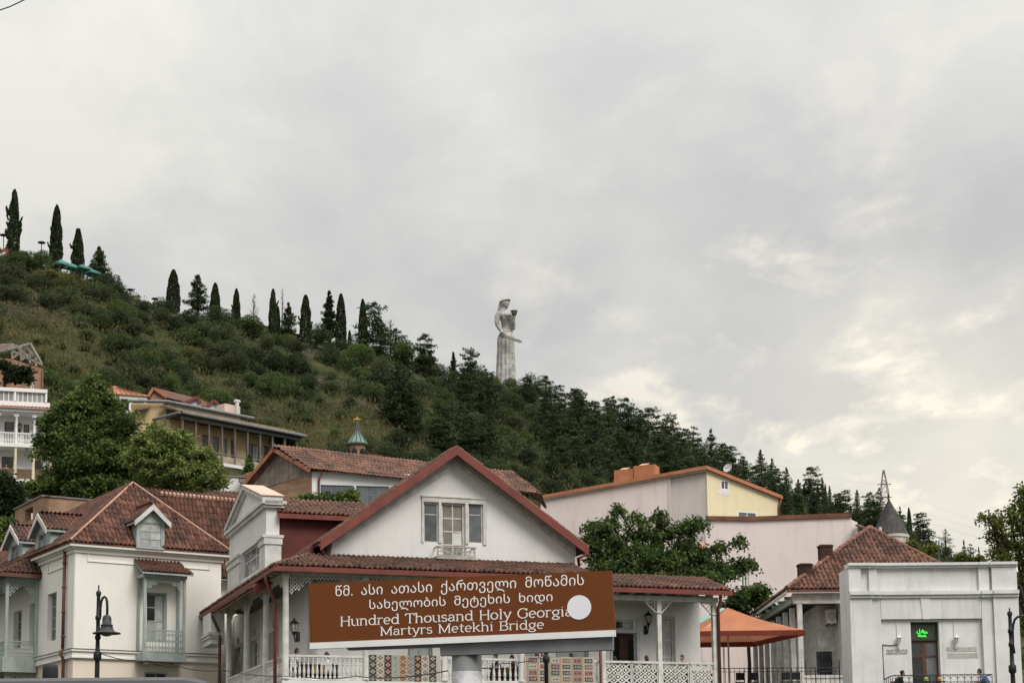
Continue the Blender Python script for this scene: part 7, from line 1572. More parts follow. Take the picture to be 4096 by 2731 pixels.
    # pavilion with orange metal roof, top left
    m_ = Fr(c8(950, 560), radians(20), 196.0); T2 = top('orange_roof_pavilion', base_of(m_), 'open white pavilion with ribbed orange metal roof above the tree', 'pavilion')
    r0 = m_.W(m_.u_(c8(760, 520)), 0, m_.z_(c8(950, 520))), m_.W(m_.u_(c8(1118, 530)), 0, m_.z_(c8(950, 520))); tpk = m_.off(-2.5).W(m_.off(-2.5).u_(c8(862, 460)), 0, m_.off(-2.5).z_(c8(862, 456))); part('roof', ORANGE, T2, lambda b: (b.slab([r0[0], r0[1], tpk], .08), b.slab([r0[0] + Vector((0, 5, 0)), r0[0], tpk], .08), b.slab([r0[1], r0[1] + Vector((0, 5, 0)), tpk], .08)))
    for i in range(1, 9): p = r0[0].lerp(r0[1], i / 9); part('roof_seam', COPE, T2, lambda b: b.bar(p + Vector((0, 0, .05)), p.lerp(tpk, .8) + Vector((0, 0, .05)), .05, .07))
    part('frieze', GREYW, T2, lambda b: b.box(m_, m_.u_(c8(790, 540)), m_.u_(c8(1110, 540)), -4.6, -.2, m_.z_(c8(950, 552)), m_.z_(c8(950, 524))))
    for x in (800, 898, 985, 1095): u = m_.u_(c8(x, 600)); part('post', GREYW, T2, lambda b: b.box(m_, u - .18, u + .18, -.6, -.25, m_.z_(c8(950, 660)) - 9, m_.z_(c8(950, 552))))
    part('back_wall', DARKIN, T2, lambda b: b.box(m_, m_.u_(c8(790, 540)), m_.u_(c8(1110, 540)), -4.6, -4.2, m_.z_(c8(950, 660)) - 4, m_.z_(c8(950, 552)))); part('parapet', GREYW, T2, lambda b: b.box(m_, m_.u_(c8(740, 620)), m_.u_(c8(1000, 620)), -.2, 0, m_.z_(c8(850, 690)), m_.z_(c8(850, 628))))
    # red dormered roof behind
    for i, (xl, xr, xp, yp, ye, xe, lab) in enumerate(((1110, 1255, 1155, 480, 552, 1410, 'brick gabled house with long red-edged roof behind the ochre house'), (1370, 1510, 1488, 550, 600, 1400, 'middle small red-roofed gable behind the ochre house'), (1555, 1665, 1610, 572, 625, 1505, 'right small red-roofed gable beside the pink chimney'))):
        q = Fr(c8(xp, ye), radians(12), 200.0 + 2 * i); T3 = top('red_gable_house', base_of(q), lab, 'house', 'red-edged gables on the slope'); a, c, p = q.hit(c8(xl, ye)), q.hit(c8(xr, ye)), q.hit(c8(xp, yp))
        part('gable_wall', BRICKM if i == 0 else GREYW, T3, lambda b: b.prism(q, [(a[0], a[1] - 6), (c[0], c[1] - 6), (c[0], c[1]), p, (a[0], a[1])], -.3, 0)); rv = Vector((4.5, 6, 0)) if i == 0 else Vector((-3.5, 6, 0))
        for s, t in ((a, p), (p, c)): part('roof', mat('brown_red_sheet', (.15, .075, .055), (.10, .055, .042), 2, .85, .2, 14), T3, lambda b: b.slab([q.W(s[0], .3, s[1] + .1), q.W(s[0], .3, s[1] + .1) + rv, q.W(t[0], .3, t[1] + .1) + rv, q.W(t[0], .3, t[1] + .1)], .08)); part('bargeboard', REDM if i else mat('orange_bargeboard', (.36, .15, .08)), T3, lambda b: b.bar(q.W(s[0], .35, s[1] + .05), q.W(t[0], .35, t[1] + .05), .1, .32))
ochre_house()
def white_balcony_house():
    Y = 152.0; f = Fr(c8(120, 800), radians(16), Y); T = top('white_balcony_house', base_of(f), 'white three-storey house with columned balconies at the left edge', 'house')
    U = lambda x, y=800: f.u_(c8(x, y)); Z = lambda y, x=120: f.z_(c8(x, y)); u0, u1 = U(-300), U(345) + .4; u2 = U(390)
    z2, zr2, zc2, zr1 = Z(895), Z(808), Z(655), Z(1080); z1 = Z(1158); zt0, zt1 = Z(590), Z(480)
    w = f.off(-1.6); dz = [rect(w.u_(c8(33, 800)), w.u_(c8(103, 800)), z2 + .02, Z(700)), rect(w.u_(c8(178, 800)), w.u_(c8(220, 800)), z2 + .02, Z(715))]; d1_ = [rect(w.u_(c8(12, 1050)), w.u_(c8(98, 1050)), z1 + .02, Z(965)), rect(w.u_(c8(262, 1050)), w.u_(c8(310, 1050)), z1 + .02, Z(985))]
    WW = mat('bright_white_wall', (.76, .755, .74), (.70, .695, .68), .6, .9, .1, 20, ((.45, .43, .4), .15))
    part('wall', WW, T, lambda b: b.prism(w, rect(u0, u2, z2, zc2 + .1), -.3, 0, dz)); part('wall', WW, T, lambda b: b.prism(w, rect(u0, u2, z1, z2 - .3), -.3, 0, d1_)); part('lower_wall', GREYW, T, lambda b: b.box(w, u0, u2, -4, -.01, z1 - 12, z1 - .25)); part('side_wall', WW, T, lambda b: b.box(f, u2 - .3, u2, -7, -1.6, z1, zt0))
    for q in dz: window(w, q[0][0], q[1][0], q[0][1], q[2][1], -.15, T, WOODB, GLASSG, 1, 2, .08, 'balcony_door', [0, .78, 1])
    for q in d1_: window(w, q[0][0], q[1][0], q[0][1], q[2][1], -.15, T, WOODB, GLASSD, 2, 2, .08, 'balcony_door')
    part('balcony_slab', WW, T, lambda b: b.box(f, u0, u2 + .1, -1.6, .2, z2 - .28, z2)); part('balcony_slab', WW, T, lambda b: b.box(f, u0, u2 - .4, -1.6, .2, z1 - .26, z1))
    for x in (-150, -15, 122, 258, 388):
        u = U(x); column(f, u, 0, z2, zc2, .11, WW, T); part('capital', WW, T, lambda b: (b.box(f, u - .32, u + .32, -.1, .1, zc2 - .2, zc2), b.box(f, u - .22, u + .22, -.1, .1, zc2 - .4, zc2 - .2))); part('lower_post', mat('cream_post', (.62, .58, .40), (.55, .51, .35), 2, .8), T, lambda b: b.box(f, u - .1, u + .1, -.1, .1, z1, z2 - .28))
    mb = baluster_mesh(z2 * 0 + (zr2 - z2) - .12, WW)
    for a, c in ((-150, -15), (-15, 122), (122, 258), (258, 388)):
        q = part('railing', WW, T, lambda b: b.box(f, U(a) + .12, U(c) - .12, -.08, .08, zr2 - .1, zr2)); balusters(f, U(a) + .15, U(c) - .15, 9, z2 + .02, 0, mb, q)
        qq = part('wooden_railing', mat('brown_fence', (.20, .13, .09), (.15, .095, .065), 2, .85), T, lambda b: b.box(f, U(a) + .1, U(c) - .1, -.06, .04, zr1 - .1, zr1))
        for i in range(14): u = lerp(U(a) + .15, U(c) - .15, (i + .5) / 14); part('slat', MATS['brown_fence'], qq, lambda b: b.box(f, u - .07, u + .07, -.02, .02, z1 + .05, zr1 - .1))
    part('cornice', WW, T, lambda b: (b.box(f, u0, u2 + .2, -1.6, .35, zc2, zc2 + .2), b.box(f, u0, u2 + .3, -1.6, .5, zc2 + .2, zc2 + .32)))
    A, B = f.W(u0, .6, zc2 + .34), f.W(u2 + .3, .6, zc2 + .34); C, D = f.W(u2 - .2, -.6, zt0 - .1), f.W(u0, -.6, zt0 - .1); part('metal_roof', mat('salmon_metal', (.47, .24, .15), (.40, .20, .125), 1.5, .6), T, lambda b: b.slab([A, B, C, D], .08))
    for i in range(24): p, q = A.lerp(B, i / 24), D.lerp(C, i / 24); part('roof_seam', COPE, T, lambda b: b.bar(p + Vector((0, 0, .04)), q + Vector((0, 0, .04)), .04, .06))
    part('attic_parapet', WW, T, lambda b: b.box(f, u0, u2 - .2, -1.0, -.6, zt0 - .3, zt0 + .35)); gz0, gz1 = zt0 + .35, zt1 - .1; g = f.off(-.7)
    for i in range(14):
        u = lerp(U(-160), U(345), i / 14); un = lerp(U(-160), U(345), (i + 1) / 14); part('terrace_pane', mat('terrace_glass', (.30, .32, .32), (.22, .235, .235), 1, .15, 0, 1, None, .15, 0, .5), T, lambda b: b.box(g, u + .04, un - .04, -.05, -.03, gz0, gz1)); part('terrace_mullion', WW, T, lambda b: b.box(g, u - .04, u + .04, -.08, .0, gz0, gz1))
    part('terrace_roof', WW, T, lambda b: b.box(f, u0, U(350), -4, -.5, zt1 - .1, zt1 + .22)); part('terrace_post', WW, T, lambda b: (b.box(f, U(335), U(350), -.8, -.55, gz0, gz1), b.box(f, U(100), U(115), -.8, -.55, gz0, gz1)))
    p = w.W(w.u_(c8(148, 750)), .25, Z(760)); lantern(p, IRON, 'wall_lantern', 'dark wall lantern between the doors of the white balcony house', 1.6, w.W(w.u_(c8(148, 750)), .02, Z(760)))
white_balcony_house()
def ruin():
    Y = 186.0; f = Fr(c8(230, 420), radians(20), Y); T = top('roofless_brick_house', base_of(f), 'ruined brick house with bare broken roof rafters at the left edge', 'ruin'); RB = mat('pink_brick', (.33, .20, .14), (.26, .155, .11), .8, .92, .3, 14, None, 0, 0, .2, None, 0, (.5, .16, (.86, .8, .74)))
    ur = f.u_(c8(325, 430)); ul = f.u_(c8(-200, 400)); zl, zr = f.z_(c8(90, 255)), f.z_(c8(325, 330)); h = [f.hit(c8(230, 408)), f.hit(c8(258, 480))]; hh = rect(h[0][0], h[1][0], h[1][1], h[0][1])
    part('wall', RB, T, lambda b: b.prism(f, [(ul, zl - 14), (ur, zl - 14), (ur, zr), (f.u_(c8(90, 255)), zl), (ul, zl)], -.4, 0, [hh])); window(f, hh[0][0], hh[1][0], hh[0][1], hh[2][1], -.25, T, OLDW, GLASSD, 1, 1, .2); pipe([f.W(ur - .1, .15, zr - .1), f.W(ur - .1, .15, zr - 6)], .1, RUST, T)
    GW = mat('bleached_timber', (.27, .235, .20), (.19, .165, .14), 2, .95, .3, 16); g = random.Random(8)
    P = lambda x, y, d=0: f.off(-d).W(f.off(-d).u_(c8(x, y)), 0, f.off(-d).z_(c8(x, y)))
    for (a, c) in ((((-20, 215), 0), ((110, 150), 1)), (((0, 205), 1), ((130, 152), 1.5)), (((50, 185), 0), ((225, 138), 2)), (((225, 138), 2), ((315, 295), 0)), (((180, 150), 2), ((300, 270), 1)), (((140, 160), 2), ((275, 250), 2)), (((92, 195), 0), ((320, 300), 0)), (((92, 195), 0), ((92, 258), 0)), (((160, 190), 0), ((160, 270), 0)), (((225, 205), 0), ((225, 290), 0)), (((270, 245), 0), ((270, 310), 0)), (((95, 250), 0), ((160, 195), 0)), (((160, 265), 0), ((225, 215), 0)), (((110, 150), 1), ((230, 250), 0)), (((-10, 150), 2), ((105, 145), 2)), (((230, 140), 3), ((300, 260), 3))):
        A, B = P(a[0][0], a[0][1], a[1]), P(c[0][0], c[0][1], c[1]); part('rafter', GW, T, lambda b: b.bar(A, B, .16, .22))
    q = [P(-60, 205, 0), P(60, 195, 0), P(110, 148, 2), P(-60, 150, 2)]; part('roof_remnant', mat('rotten_roof', (.12, .09, .075), (.08, .06, .05), 1.5, .95), T, lambda b: b.slab(q, .1))
ruin()
def turret():
    Y = 135.0; p = at(c2(1085, 100), Y); cx = p.x; r = (at(c2(1137, 80), Y).x - at(c2(1035, 80), Y).x) / 2; zb = at(c2(1085, 40), Y).z; zt = at(c9(1620, 1385), Y).z
    T = top('church_turret', (cx, Y, max(0, hz(cx, Y) - 1)), 'brick church turret with green copper cone and golden cross', 'church turret'); z0 = hz(cx, Y) - 1; HH = zb - z0
    BR = mat('turret_brick', (.34, .235, .15), (.25, .17, .11), 1.2, .9, .3, 14, None, 0, 0, .2, None, 0, (.4, .12, (.8, .74, .66)))
    part('drum', BR, T, lambda b: b.lathe((cx, Y, z0), [(r * .98, 0), (r * .98, HH - .5), (r * 1.0, HH - .45), (r * 1.05, HH - .12), (r * 1.15, HH - .1), (r * 1.15, HH)], 12))
    GC = mat('green_copper', (.16, .28, .235), (.11, .20, .17), 1.8, .6, .1, 10, ((.07, .09, .07), .5)); Hc = zt - zb
    part('cone_roof', GC, T, lambda b: b.lathe((cx, Y, zb), [(r * 1.3, 0), (r * 1.25, .06), (r * .62, Hc * .5), (r * .22, Hc * .9), (r * .2, Hc)], 12))
    for k in range(12):
        a = 2 * pi * (k + .5) / 12 * 1.0; a = 2 * pi * k / 12; part('roof_rib', mat('dark_copper', (.06, .07, .055), (.045, .05, .04), 2, .6), T, lambda b: b.tube([(cx + r * 1.27 * cos(a), Y + r * 1.27 * sin(a), zb + .04), (cx + r * .63 * cos(a), Y + r * .63 * sin(a), zb + Hc * .5), (cx + r * .21 * cos(a), Y + r * .21 * sin(a), zb + Hc)], .045, 5))
    part('eave_ring', mat('dark_copper', (.06, .07, .055)), T, lambda b: b.lathe((cx, Y, zb - .12), [(r * 1.32, 0), (r * 1.32, .12)], 12))
    for k in range(6):
        a = 2 * pi * (k + .25) / 6; q = Vector((cx + r * 1.0 * cos(a), Y + r * 1.0 * sin(a), zb - 1.15)); part('arched_opening', DARKIN, T, lambda b: b.lathe((q.x, q.y, q.z), [(.22, 0), (.22, .5), (.12, .68)], 8))
    part('neck', mat('dark_copper', (.06, .07, .055)), T, lambda b: b.lathe((cx, Y, zt), [(r * .24, 0), (r * .2, .2), (r * .12, .4), (.04, .6)], 10)); GO = mat('gold_leaf', (.75, .48, .12), (.65, .4, .1), 2, .3, 0, 1, None, 0, .9); zc = at(c9(1620, 1357), Y).z; ztp = at(c9(1620, 1306), Y).z
    part('cross', GO, T, lambda b: (b.box(Fr((cx, Y, 0), 0), -.045, .045, -.03, .03, zt + .4, ztp), b.box(Fr((cx, Y, 0), 0), -.28, .28, -.032, .032, lerp(zc, ztp, .55), lerp(zc, ztp, .72)), b.ball((cx, Y, zc), .1, .1, .1)))
turret()
# ================================================================ things on the ridge, top left
def ridge_things():
    k = .3826
    # parapet wall along the crest
    A, B = c9(572, 515), c9(1172, 668); n = 10; WM = mat('ridge_brick', (.17, .085, .06), (.12, .062, .047), .6, .9, .3, 10)
    pts = [(lerp(A[0], B[0], i / n), lerp(A[1], B[1], i / n)) for i in range(n + 1)]; P = [at(p, yc_at(p[0]) - 1.5) for p in pts]; T = top('ridge_wall', (P[0].x, P[0].y, P[0].z - 4), 'long reddish brick parapet wall along the ridge behind cypresses', 'wall')
    for a, c in zip(P[:-1], P[1:]): part('wall_section', WM, T, lambda b: b.hex8([a + Vector((0, 0, -5)), c + Vector((0, 0, -5)), c + Vector((0, .5, -5)), a + Vector((0, .5, -5)), a, c, c + Vector((0, .5, 0)), a + Vector((0, .5, 0))])); part('coping', COPE, T, lambda b: b.bar(a + Vector((0, .25, .1)), c + Vector((0, .25, .1)), .7, .2))
    # kiosk, retaining wall and parasols
    q = at(c7(40, 830), 312); T = top('red_kiosk', (q.x - 1, 312, q.z - 2), 'small red kiosk on the terrace at the top left edge', 'kiosk'); f = Fr(q, 0.0); part('wall', mat('kiosk_red', (.24, .07, .05), (.2, .06, .045), 1, .8), T, lambda b: b.box(f, f.u_(c7(-60, 800)), f.u_(c7(84, 800)), -3, 0, q.z - 2, f.z_(c7(40, 775)))); part('sign_panel', OLDW, T, lambda b: b.box(f, f.u_(c7(-10, 800)), f.u_(c7(62, 800)), .01, .05, f.z_(c7(40, 850)), f.z_(c7(40, 808))))
    f = Fr(at(c7(60, 900), 308), 0.0); T = top('retaining_wall', (f.o.x, f.o.y, f.o.z - 6), 'grey stone retaining wall under the red kiosk', 'wall'); part('face', mat('grey_stone', (.20, .185, .165), (.13, .12, .105), .8, .95, .6, 6, None, 0, 0, .2, None, 0, (.8, .4, (.6, .58, .55))), T, lambda b: b.box(f, f.u_(c7(-200, 900)), f.u_(c7(130, 900)), -2, 0, f.o.z - 10, f.z_(c7(60, 862)))); part('cap', COPE, T, lambda b: b.box(f, f.u_(c7(-200, 900)), f.u_(c7(132, 900)), -2.1, .1, f.z_(c7(60, 862)), f.z_(c7(60, 855))))
    TQ = mat('teal_canvas', (.11, .29, .25), (.09, .23, .20), 1, .85, 0, 1, None, .15, 0, .2, None, .2); PG = mat('pale_green_canvas', (.34, .50, .33), (.29, .43, .28), 1, .85, 0, 1, None, 0, 0, .2, None, .2)
    for i, (xp, yp, w, h, m, lab) in enumerate(((165, 768, 125, 38, PG, 'pale green parasol under the tallest cypress'), (640, 860, 150, 60, TQ, 'turquoise parasol below the second cypress, leftmost of the row'), (745, 900, 130, 48, TQ, 'turquoise parasol behind the ridge lamp post'), (860, 915, 150, 45, TQ, 'turquoise parasol with a peaked top in mid row'), (965, 965, 130, 40, TQ, 'turquoise parasol lowest in the row beside the dark spruce'))):
        Y = 318.0 if i == 0 else 322; p = at(c7(xp, yp + (5 if i == 0 else 22)), Y); ww = w * k * Y / F; hh = h * k * Y / F; T = top('ridge_parasol', (p.x, p.y, p.z - 3), lab, 'parasol', 'parasols on the ridge terrace'); part('canopy', m, T, lambda b: b.lathe((p.x, p.y, p.z), [(ww * .72, -hh * .9 - .35), (ww * .72, -hh * .9), (ww * .35, -hh * .42), (.05, 0)], 4)); part('pole', OLDW, T, lambda b: b.tube([(p.x, p.y, p.z - 4), (p.x, p.y, p.z)], .06, 6))
    for i, (x, y0, y1, big, lab) in enumerate(((38, 630, 850, 1, 'mushroom lamp post left of the tallest cypress'), (435, 708, 800, 1, 'mushroom lamp post between the first two cypresses'), (803, 790, 980, 0, 'pale globe lamp post among the turquoise parasols'), (1030, 965, 1050, 0, 'short pale post right of the turquoise parasols'), (1362, 1200, 1300, 1, 'mushroom lamp post right of the dark spruce'), (1620, 1295, 1380, 1, 'mushroom lamp post left of the broad cypress'), (1200, 1110, 1190, 0, 'pale post under the dark spruce'))):
        Y = yc_at(c7(x, y0)[0]) - 2; a, c = at(c7(x, y0), Y), at(c7(x, y1 + 20), Y); T = top('ridge_lamp', (c.x, c.y, c.z), lab, 'lamp post', 'lamp posts on the ridge'); part('post', IRON if big else OLDW, T, lambda b: b.tube([c, a], .09, 6))
        if big: part('lamp_head', IRON, T, lambda b: b.lathe((a.x, a.y, a.z), [(.12, -.25), (.75, -.05), (.7, .1), (.1, .3)], 12))
        else: part('lamp_head', OLDW, T, lambda b: b.ball(a, .24, .24, .24, 8, 6))
ridge_things()
# ================================================================ nearer trees and shrubs
def leafy_tree(name, label, cat, Y, lobes, m, leaf=.17, per=70, dens=1.0, base=None, group=None, seed=1, droop=.0, clump=.42, trunk_r=.16, trunk=True, bark=None, shell=.55):
    """lobes: (px, py, rx px, ry px, depth offset); crown of leaf clumps, trunk with a limb into every lobe"""
    g = np.random.default_rng(seed); C = []; D = []; cen = []
    for (x, y, rx, ry, off) in lobes:
        c = at((x, y), Y + off); k = (Y + off) / F; r = np.array((rx * k, (rx + ry) / 2 * k, ry * k)); cen.append((c, r))
        n = max(5, int(dens * 13 * (r[0] * r[2]) / clump ** 2 * .16 * 4)); q = blob_pts(g, c, r * .86, n, shell)
        for p in q:
            k2 = per; v = g.normal(size=(k2, 3)) * np.array((1, 1, .62)) * clump * .55; v[:, 2] -= droop * np.hypot(v[:, 0], v[:, 1])
            C.append(p + v); D.append(v + np.array((0, 0, -.25 * clump)))
    C = np.concatenate(C); D = np.concatenate(D)
    me = leaf_cloud('crown', C, leaf, m, .5, 1.7, seed, None, D)
    bx = np.mean([c.x for c, r in cen]) if base is None else at(base, Y).x; by = Y; gz = max(0.0, hz(bx, by) - .3); B = Vector((bx, by, gz))
    T = top(name, B, label, cat, group)
    if trunk:
        b = MB(); zc = min(c.z - r[2] * .6 for c, r in cen); J = Vector((bx, by, max(gz + 1.0, zc))); b.tube([B, B.lerp(J, .5) + Vector((.08, .05, 0)), J], [trunk_r * 1.35, trunk_r * 1.05, trunk_r * .9], 8)
        gg = random.Random(seed)
        for c, r in cen:
            mid = J.lerp(c, .5) + Vector((gg.uniform(-.3, .3), gg.uniform(-.3, .3), .2)); b.tube([J, mid, c, c + Vector((gg.uniform(-.4, .4) * r[0], 0, r[2] * .6))], [trunk_r * .6, trunk_r * .42, trunk_r * .25, .02], 6)
            for w in range(5): e = Vector(c) + Vector([gg.uniform(-.85, .85) * q for q in r]); b.tube([mid.lerp(c, gg.random()), e], [trunk_r * .2, .015], 4)
        b.build('trunk', bark or BARK, T, True)
    o = link('crown', me, T, (0, 0, 0)); return T
L1 = leafmat('leaf_deep_summer', (.15, .20, .052), (.034, .064, .019), 1.0, .3, 0); L2 = leafmat('leaf_yellow_green', (.25, .29, .09), (.060, .100, .026), 1.1, .3, 0); L3 = leafmat('leaf_ailanthus', (.10, .15, .04), (.032, .058, .018), 1.3, .3, 0); L4 = leafmat('leaf_backlit', (.15, .175, .036), (.065, .082, .019), .8, .45, 0); L5 = leafmat('leaf_dull', (.035, .050, .018), (.016, .026, .011), .8, .25, 0)
def near_trees():
    s = .5315; P = lambda x, y, rx, ry, o=0: (*c8(x, y), rx * s, ry * s, o)
    leafy_tree('broadleaf_tree', 'big dark green tree between the white balcony house and the ochre house', 'tree', 122.0, [P(640, 620, 190, 170), P(560, 820, 250, 200), P(800, 800, 230, 190, .5), P(640, 1020, 330, 200, -.5), P(880, 1020, 230, 200), P(420, 1200, 270, 130), P(720, 1220, 260, 110, -1), P(470, 700, 130, 150), P(700, 480, 90, 110), P(930, 720, 120, 130), P(1000, 1180, 180, 120, .5), P(250, 1230, 120, 80), P(800, 560, 90, 90), P(720, 420, 40, 60), P(640, 500, 50, 70), P(560, 560, 60, 60), P(350, 760, 70, 60), P(330, 880, 90, 50), P(300, 960, 70, 40), P(870, 600, 50, 60)], L1, .17, 62, .72, c8(700, 1300), None, 11, .1, .5, .28, True, None, .35)
    leafy_tree('flowering_tree', 'lighter yellow-green tree with pale flower clusters right of the dark one', 'tree', 117.0, [P(1160, 850, 170, 110), P(1330, 860, 160, 100), P(1260, 1000, 250, 150, -.3), P(1480, 1000, 170, 130), P(1420, 1140, 240, 130, -.6), P(1180, 1130, 200, 140), P(1560, 1110, 140, 120), P(1640, 1190, 80, 70), P(1300, 1240, 200, 60), P(1050, 980, 120, 120)], L2, .15, 66, .75, c8(1330, 1330), None, 12, .15, .42, .2, True, None, .4)
    q = .5936; P5 = lambda x, y, rx, ry, o=0: (*c5(x, y), rx * q, ry * q, o)
    leafy_tree('tree_of_heaven', 'green feathery tree between the central gable and the pink wall', 'tree', 96.0, [P5(470, 520, 110, 70), P5(620, 390, 45, 25), P5(560, 480, 80, 60), P5(750, 440, 55, 40), P5(740, 530, 100, 70), P5(900, 450, 75, 55), P5(900, 570, 120, 80), P5(1080, 510, 90, 60), P5(1180, 480, 70, 50), P5(1090, 630, 120, 70), P5(560, 640, 150, 90), P5(760, 690, 170, 100, -.4), P5(960, 740, 180, 110, -.4), P5(1180, 720, 140, 90), P5(1330, 640, 70, 45), P5(1450, 600, 45, 30), P5(1400, 780, 130, 70), P5(1490, 770, 60, 50), P5(640, 800, 200, 90, -.6), P5(1200, 840, 200, 80, -.6), P5(900, 850, 220, 70, -.8), P5(420, 600, 60, 60), P5(500, 760, 120, 80)], L3, .13, 56, .7, c5(900, 1000), None, 13, .6, .40, .16, True, None, .4)
    leafy_tree('leafy_shrub', 'lower green shrub beside the tiled verandah roof edge', 'shrub', 99.0, [P5(1560, 960, 110, 60), P5(1440, 1010, 110, 80), P5(1400, 1090, 80, 70), P5(1600, 1040, 70, 60)], L3, .15, 60, .9, c5(1500, 1300), None, 14, .4, .42, .1)
    r = .53; P6 = lambda x, y, rx, ry, o=0: (*c6(x, y), rx * r, ry * r, o)
    leafy_tree('locust_tree', 'airy backlit tree entering from the right edge of the picture', 'tree', 98.0, [P6(1800, 320, 60, 50), P6(1880, 360, 80, 60), P6(1840, 450, 60, 40), P6(1960, 300, 80, 60), P6(2050, 200, 60, 90), P6(2060, 380, 90, 80), P6(1930, 480, 90, 60), P6(2030, 540, 100, 80), P6(1850, 560, 70, 45), P6(1900, 640, 90, 50), P6(2080, 680, 110, 110), P6(2110, 880, 100, 140), P6(2120, 1100, 90, 140), P6(2200, 300, 160, 200), P6(2260, 600, 180, 250), P6(2060, 130, 25, 50), P6(2130, 1330, 90, 160)], L4, .14, 46, .55, c6(2190, 1400), None, 15, .2, .42, .22)
    for x, y, rr, lab in ((1365, 565, 38, 'bright green shrub tip beside the antenna mast'), (1215, 520, 22, 'small bright shrub at the foot of the round tower'), (1600, 640, 50, 'bright green shrub showing over the white parapet'), (1720, 640, 45, 'second bright shrub over the parapet nearer the right tree')):
        leafy_tree('leafy_shrub', lab, 'shrub', 112.0, [P6(x, y, rr, rr * .8)], L4, .15, 60, 1.2, c6(x, y + 300), None, 30 + x, .1, .35, .06)
    leafy_tree('dark_tree', 'dark tree crown cut off by the left edge above the brick block', 'tree', 114.0, [P(20, 1180, 100, 80), P(60, 1290, 110, 110), P(-60, 1230, 130, 130), P(20, 1380, 120, 90)], L5, .17, 70, 1.0, c8(20, 1480), None, 17, .1, .45, .2)
    u = .5298; P1 = lambda x, y, rx, ry, o=0: (*c1(x, y), rx * u, ry * u, o)
    leafy_tree('leafy_shrub', 'trailing green shrub below the brick block at the left edge', 'shrub', 106.0, [P1(30, 380, 50, 50), P1(-20, 440, 60, 60), P1(70, 340, 30, 25)], L1, .14, 60, .9, c1(20, 520), None, 18, .4, .36, .07)
    v = .6254; P2 = lambda x, y, rx, ry, o=0: (*c2(x, y), rx * v, ry * v, o)
    leafy_tree('leafy_shrub', 'green shrub growing behind the red-sided attic roof', 'shrub', 96.0, [P2(720, 410, 70, 35), P2(800, 400, 60, 45), P2(680, 425, 50, 25)], L1, .14, 64, 1.2, c2(760, 560), None, 19, .3, .34, .08)
    leafy_tree('leafy_shrub', 'denser green shrub in front of the blue-framed windows', 'shrub', 96.0, [P2(900, 395, 60, 45), P2(990, 400, 80, 45), P2(1040, 390, 40, 55), P2(1060, 425, 40, 25)], L1, .14, 64, 1.2, c2(990, 560), None, 20, .3, .34, .08)
    loc = at(c8(1875, 1130), 158.0); h = at(c8(1878, 965), 158.0).z - loc.z; put_tree('small_conifer', (loc.x, loc.y, loc.z - 2.5), 'small green conifer in front of the ochre verandah', 'conifer', conifer_mesh('small_conifer_crown', 77, h + 2.2, 2.6, L1, 2200, 12, .1, 0, .2, .05, .12, .9), trunk_mesh('small_trunk', h, .12, 3))
    leafy_tree('crooked_tree', 'thin crooked dark tree in front of the ruined brick house', 'tree', 170.0, [P(170, 350, 70, 50), P(100, 400, 70, 50), P(60, 330, 60, 40), P(200, 410, 40, 30), P(10, 300, 50, 40)], L5, .22, 50, .7, c8(30, 560), None, 21, .1, .5, .2)
near_trees()
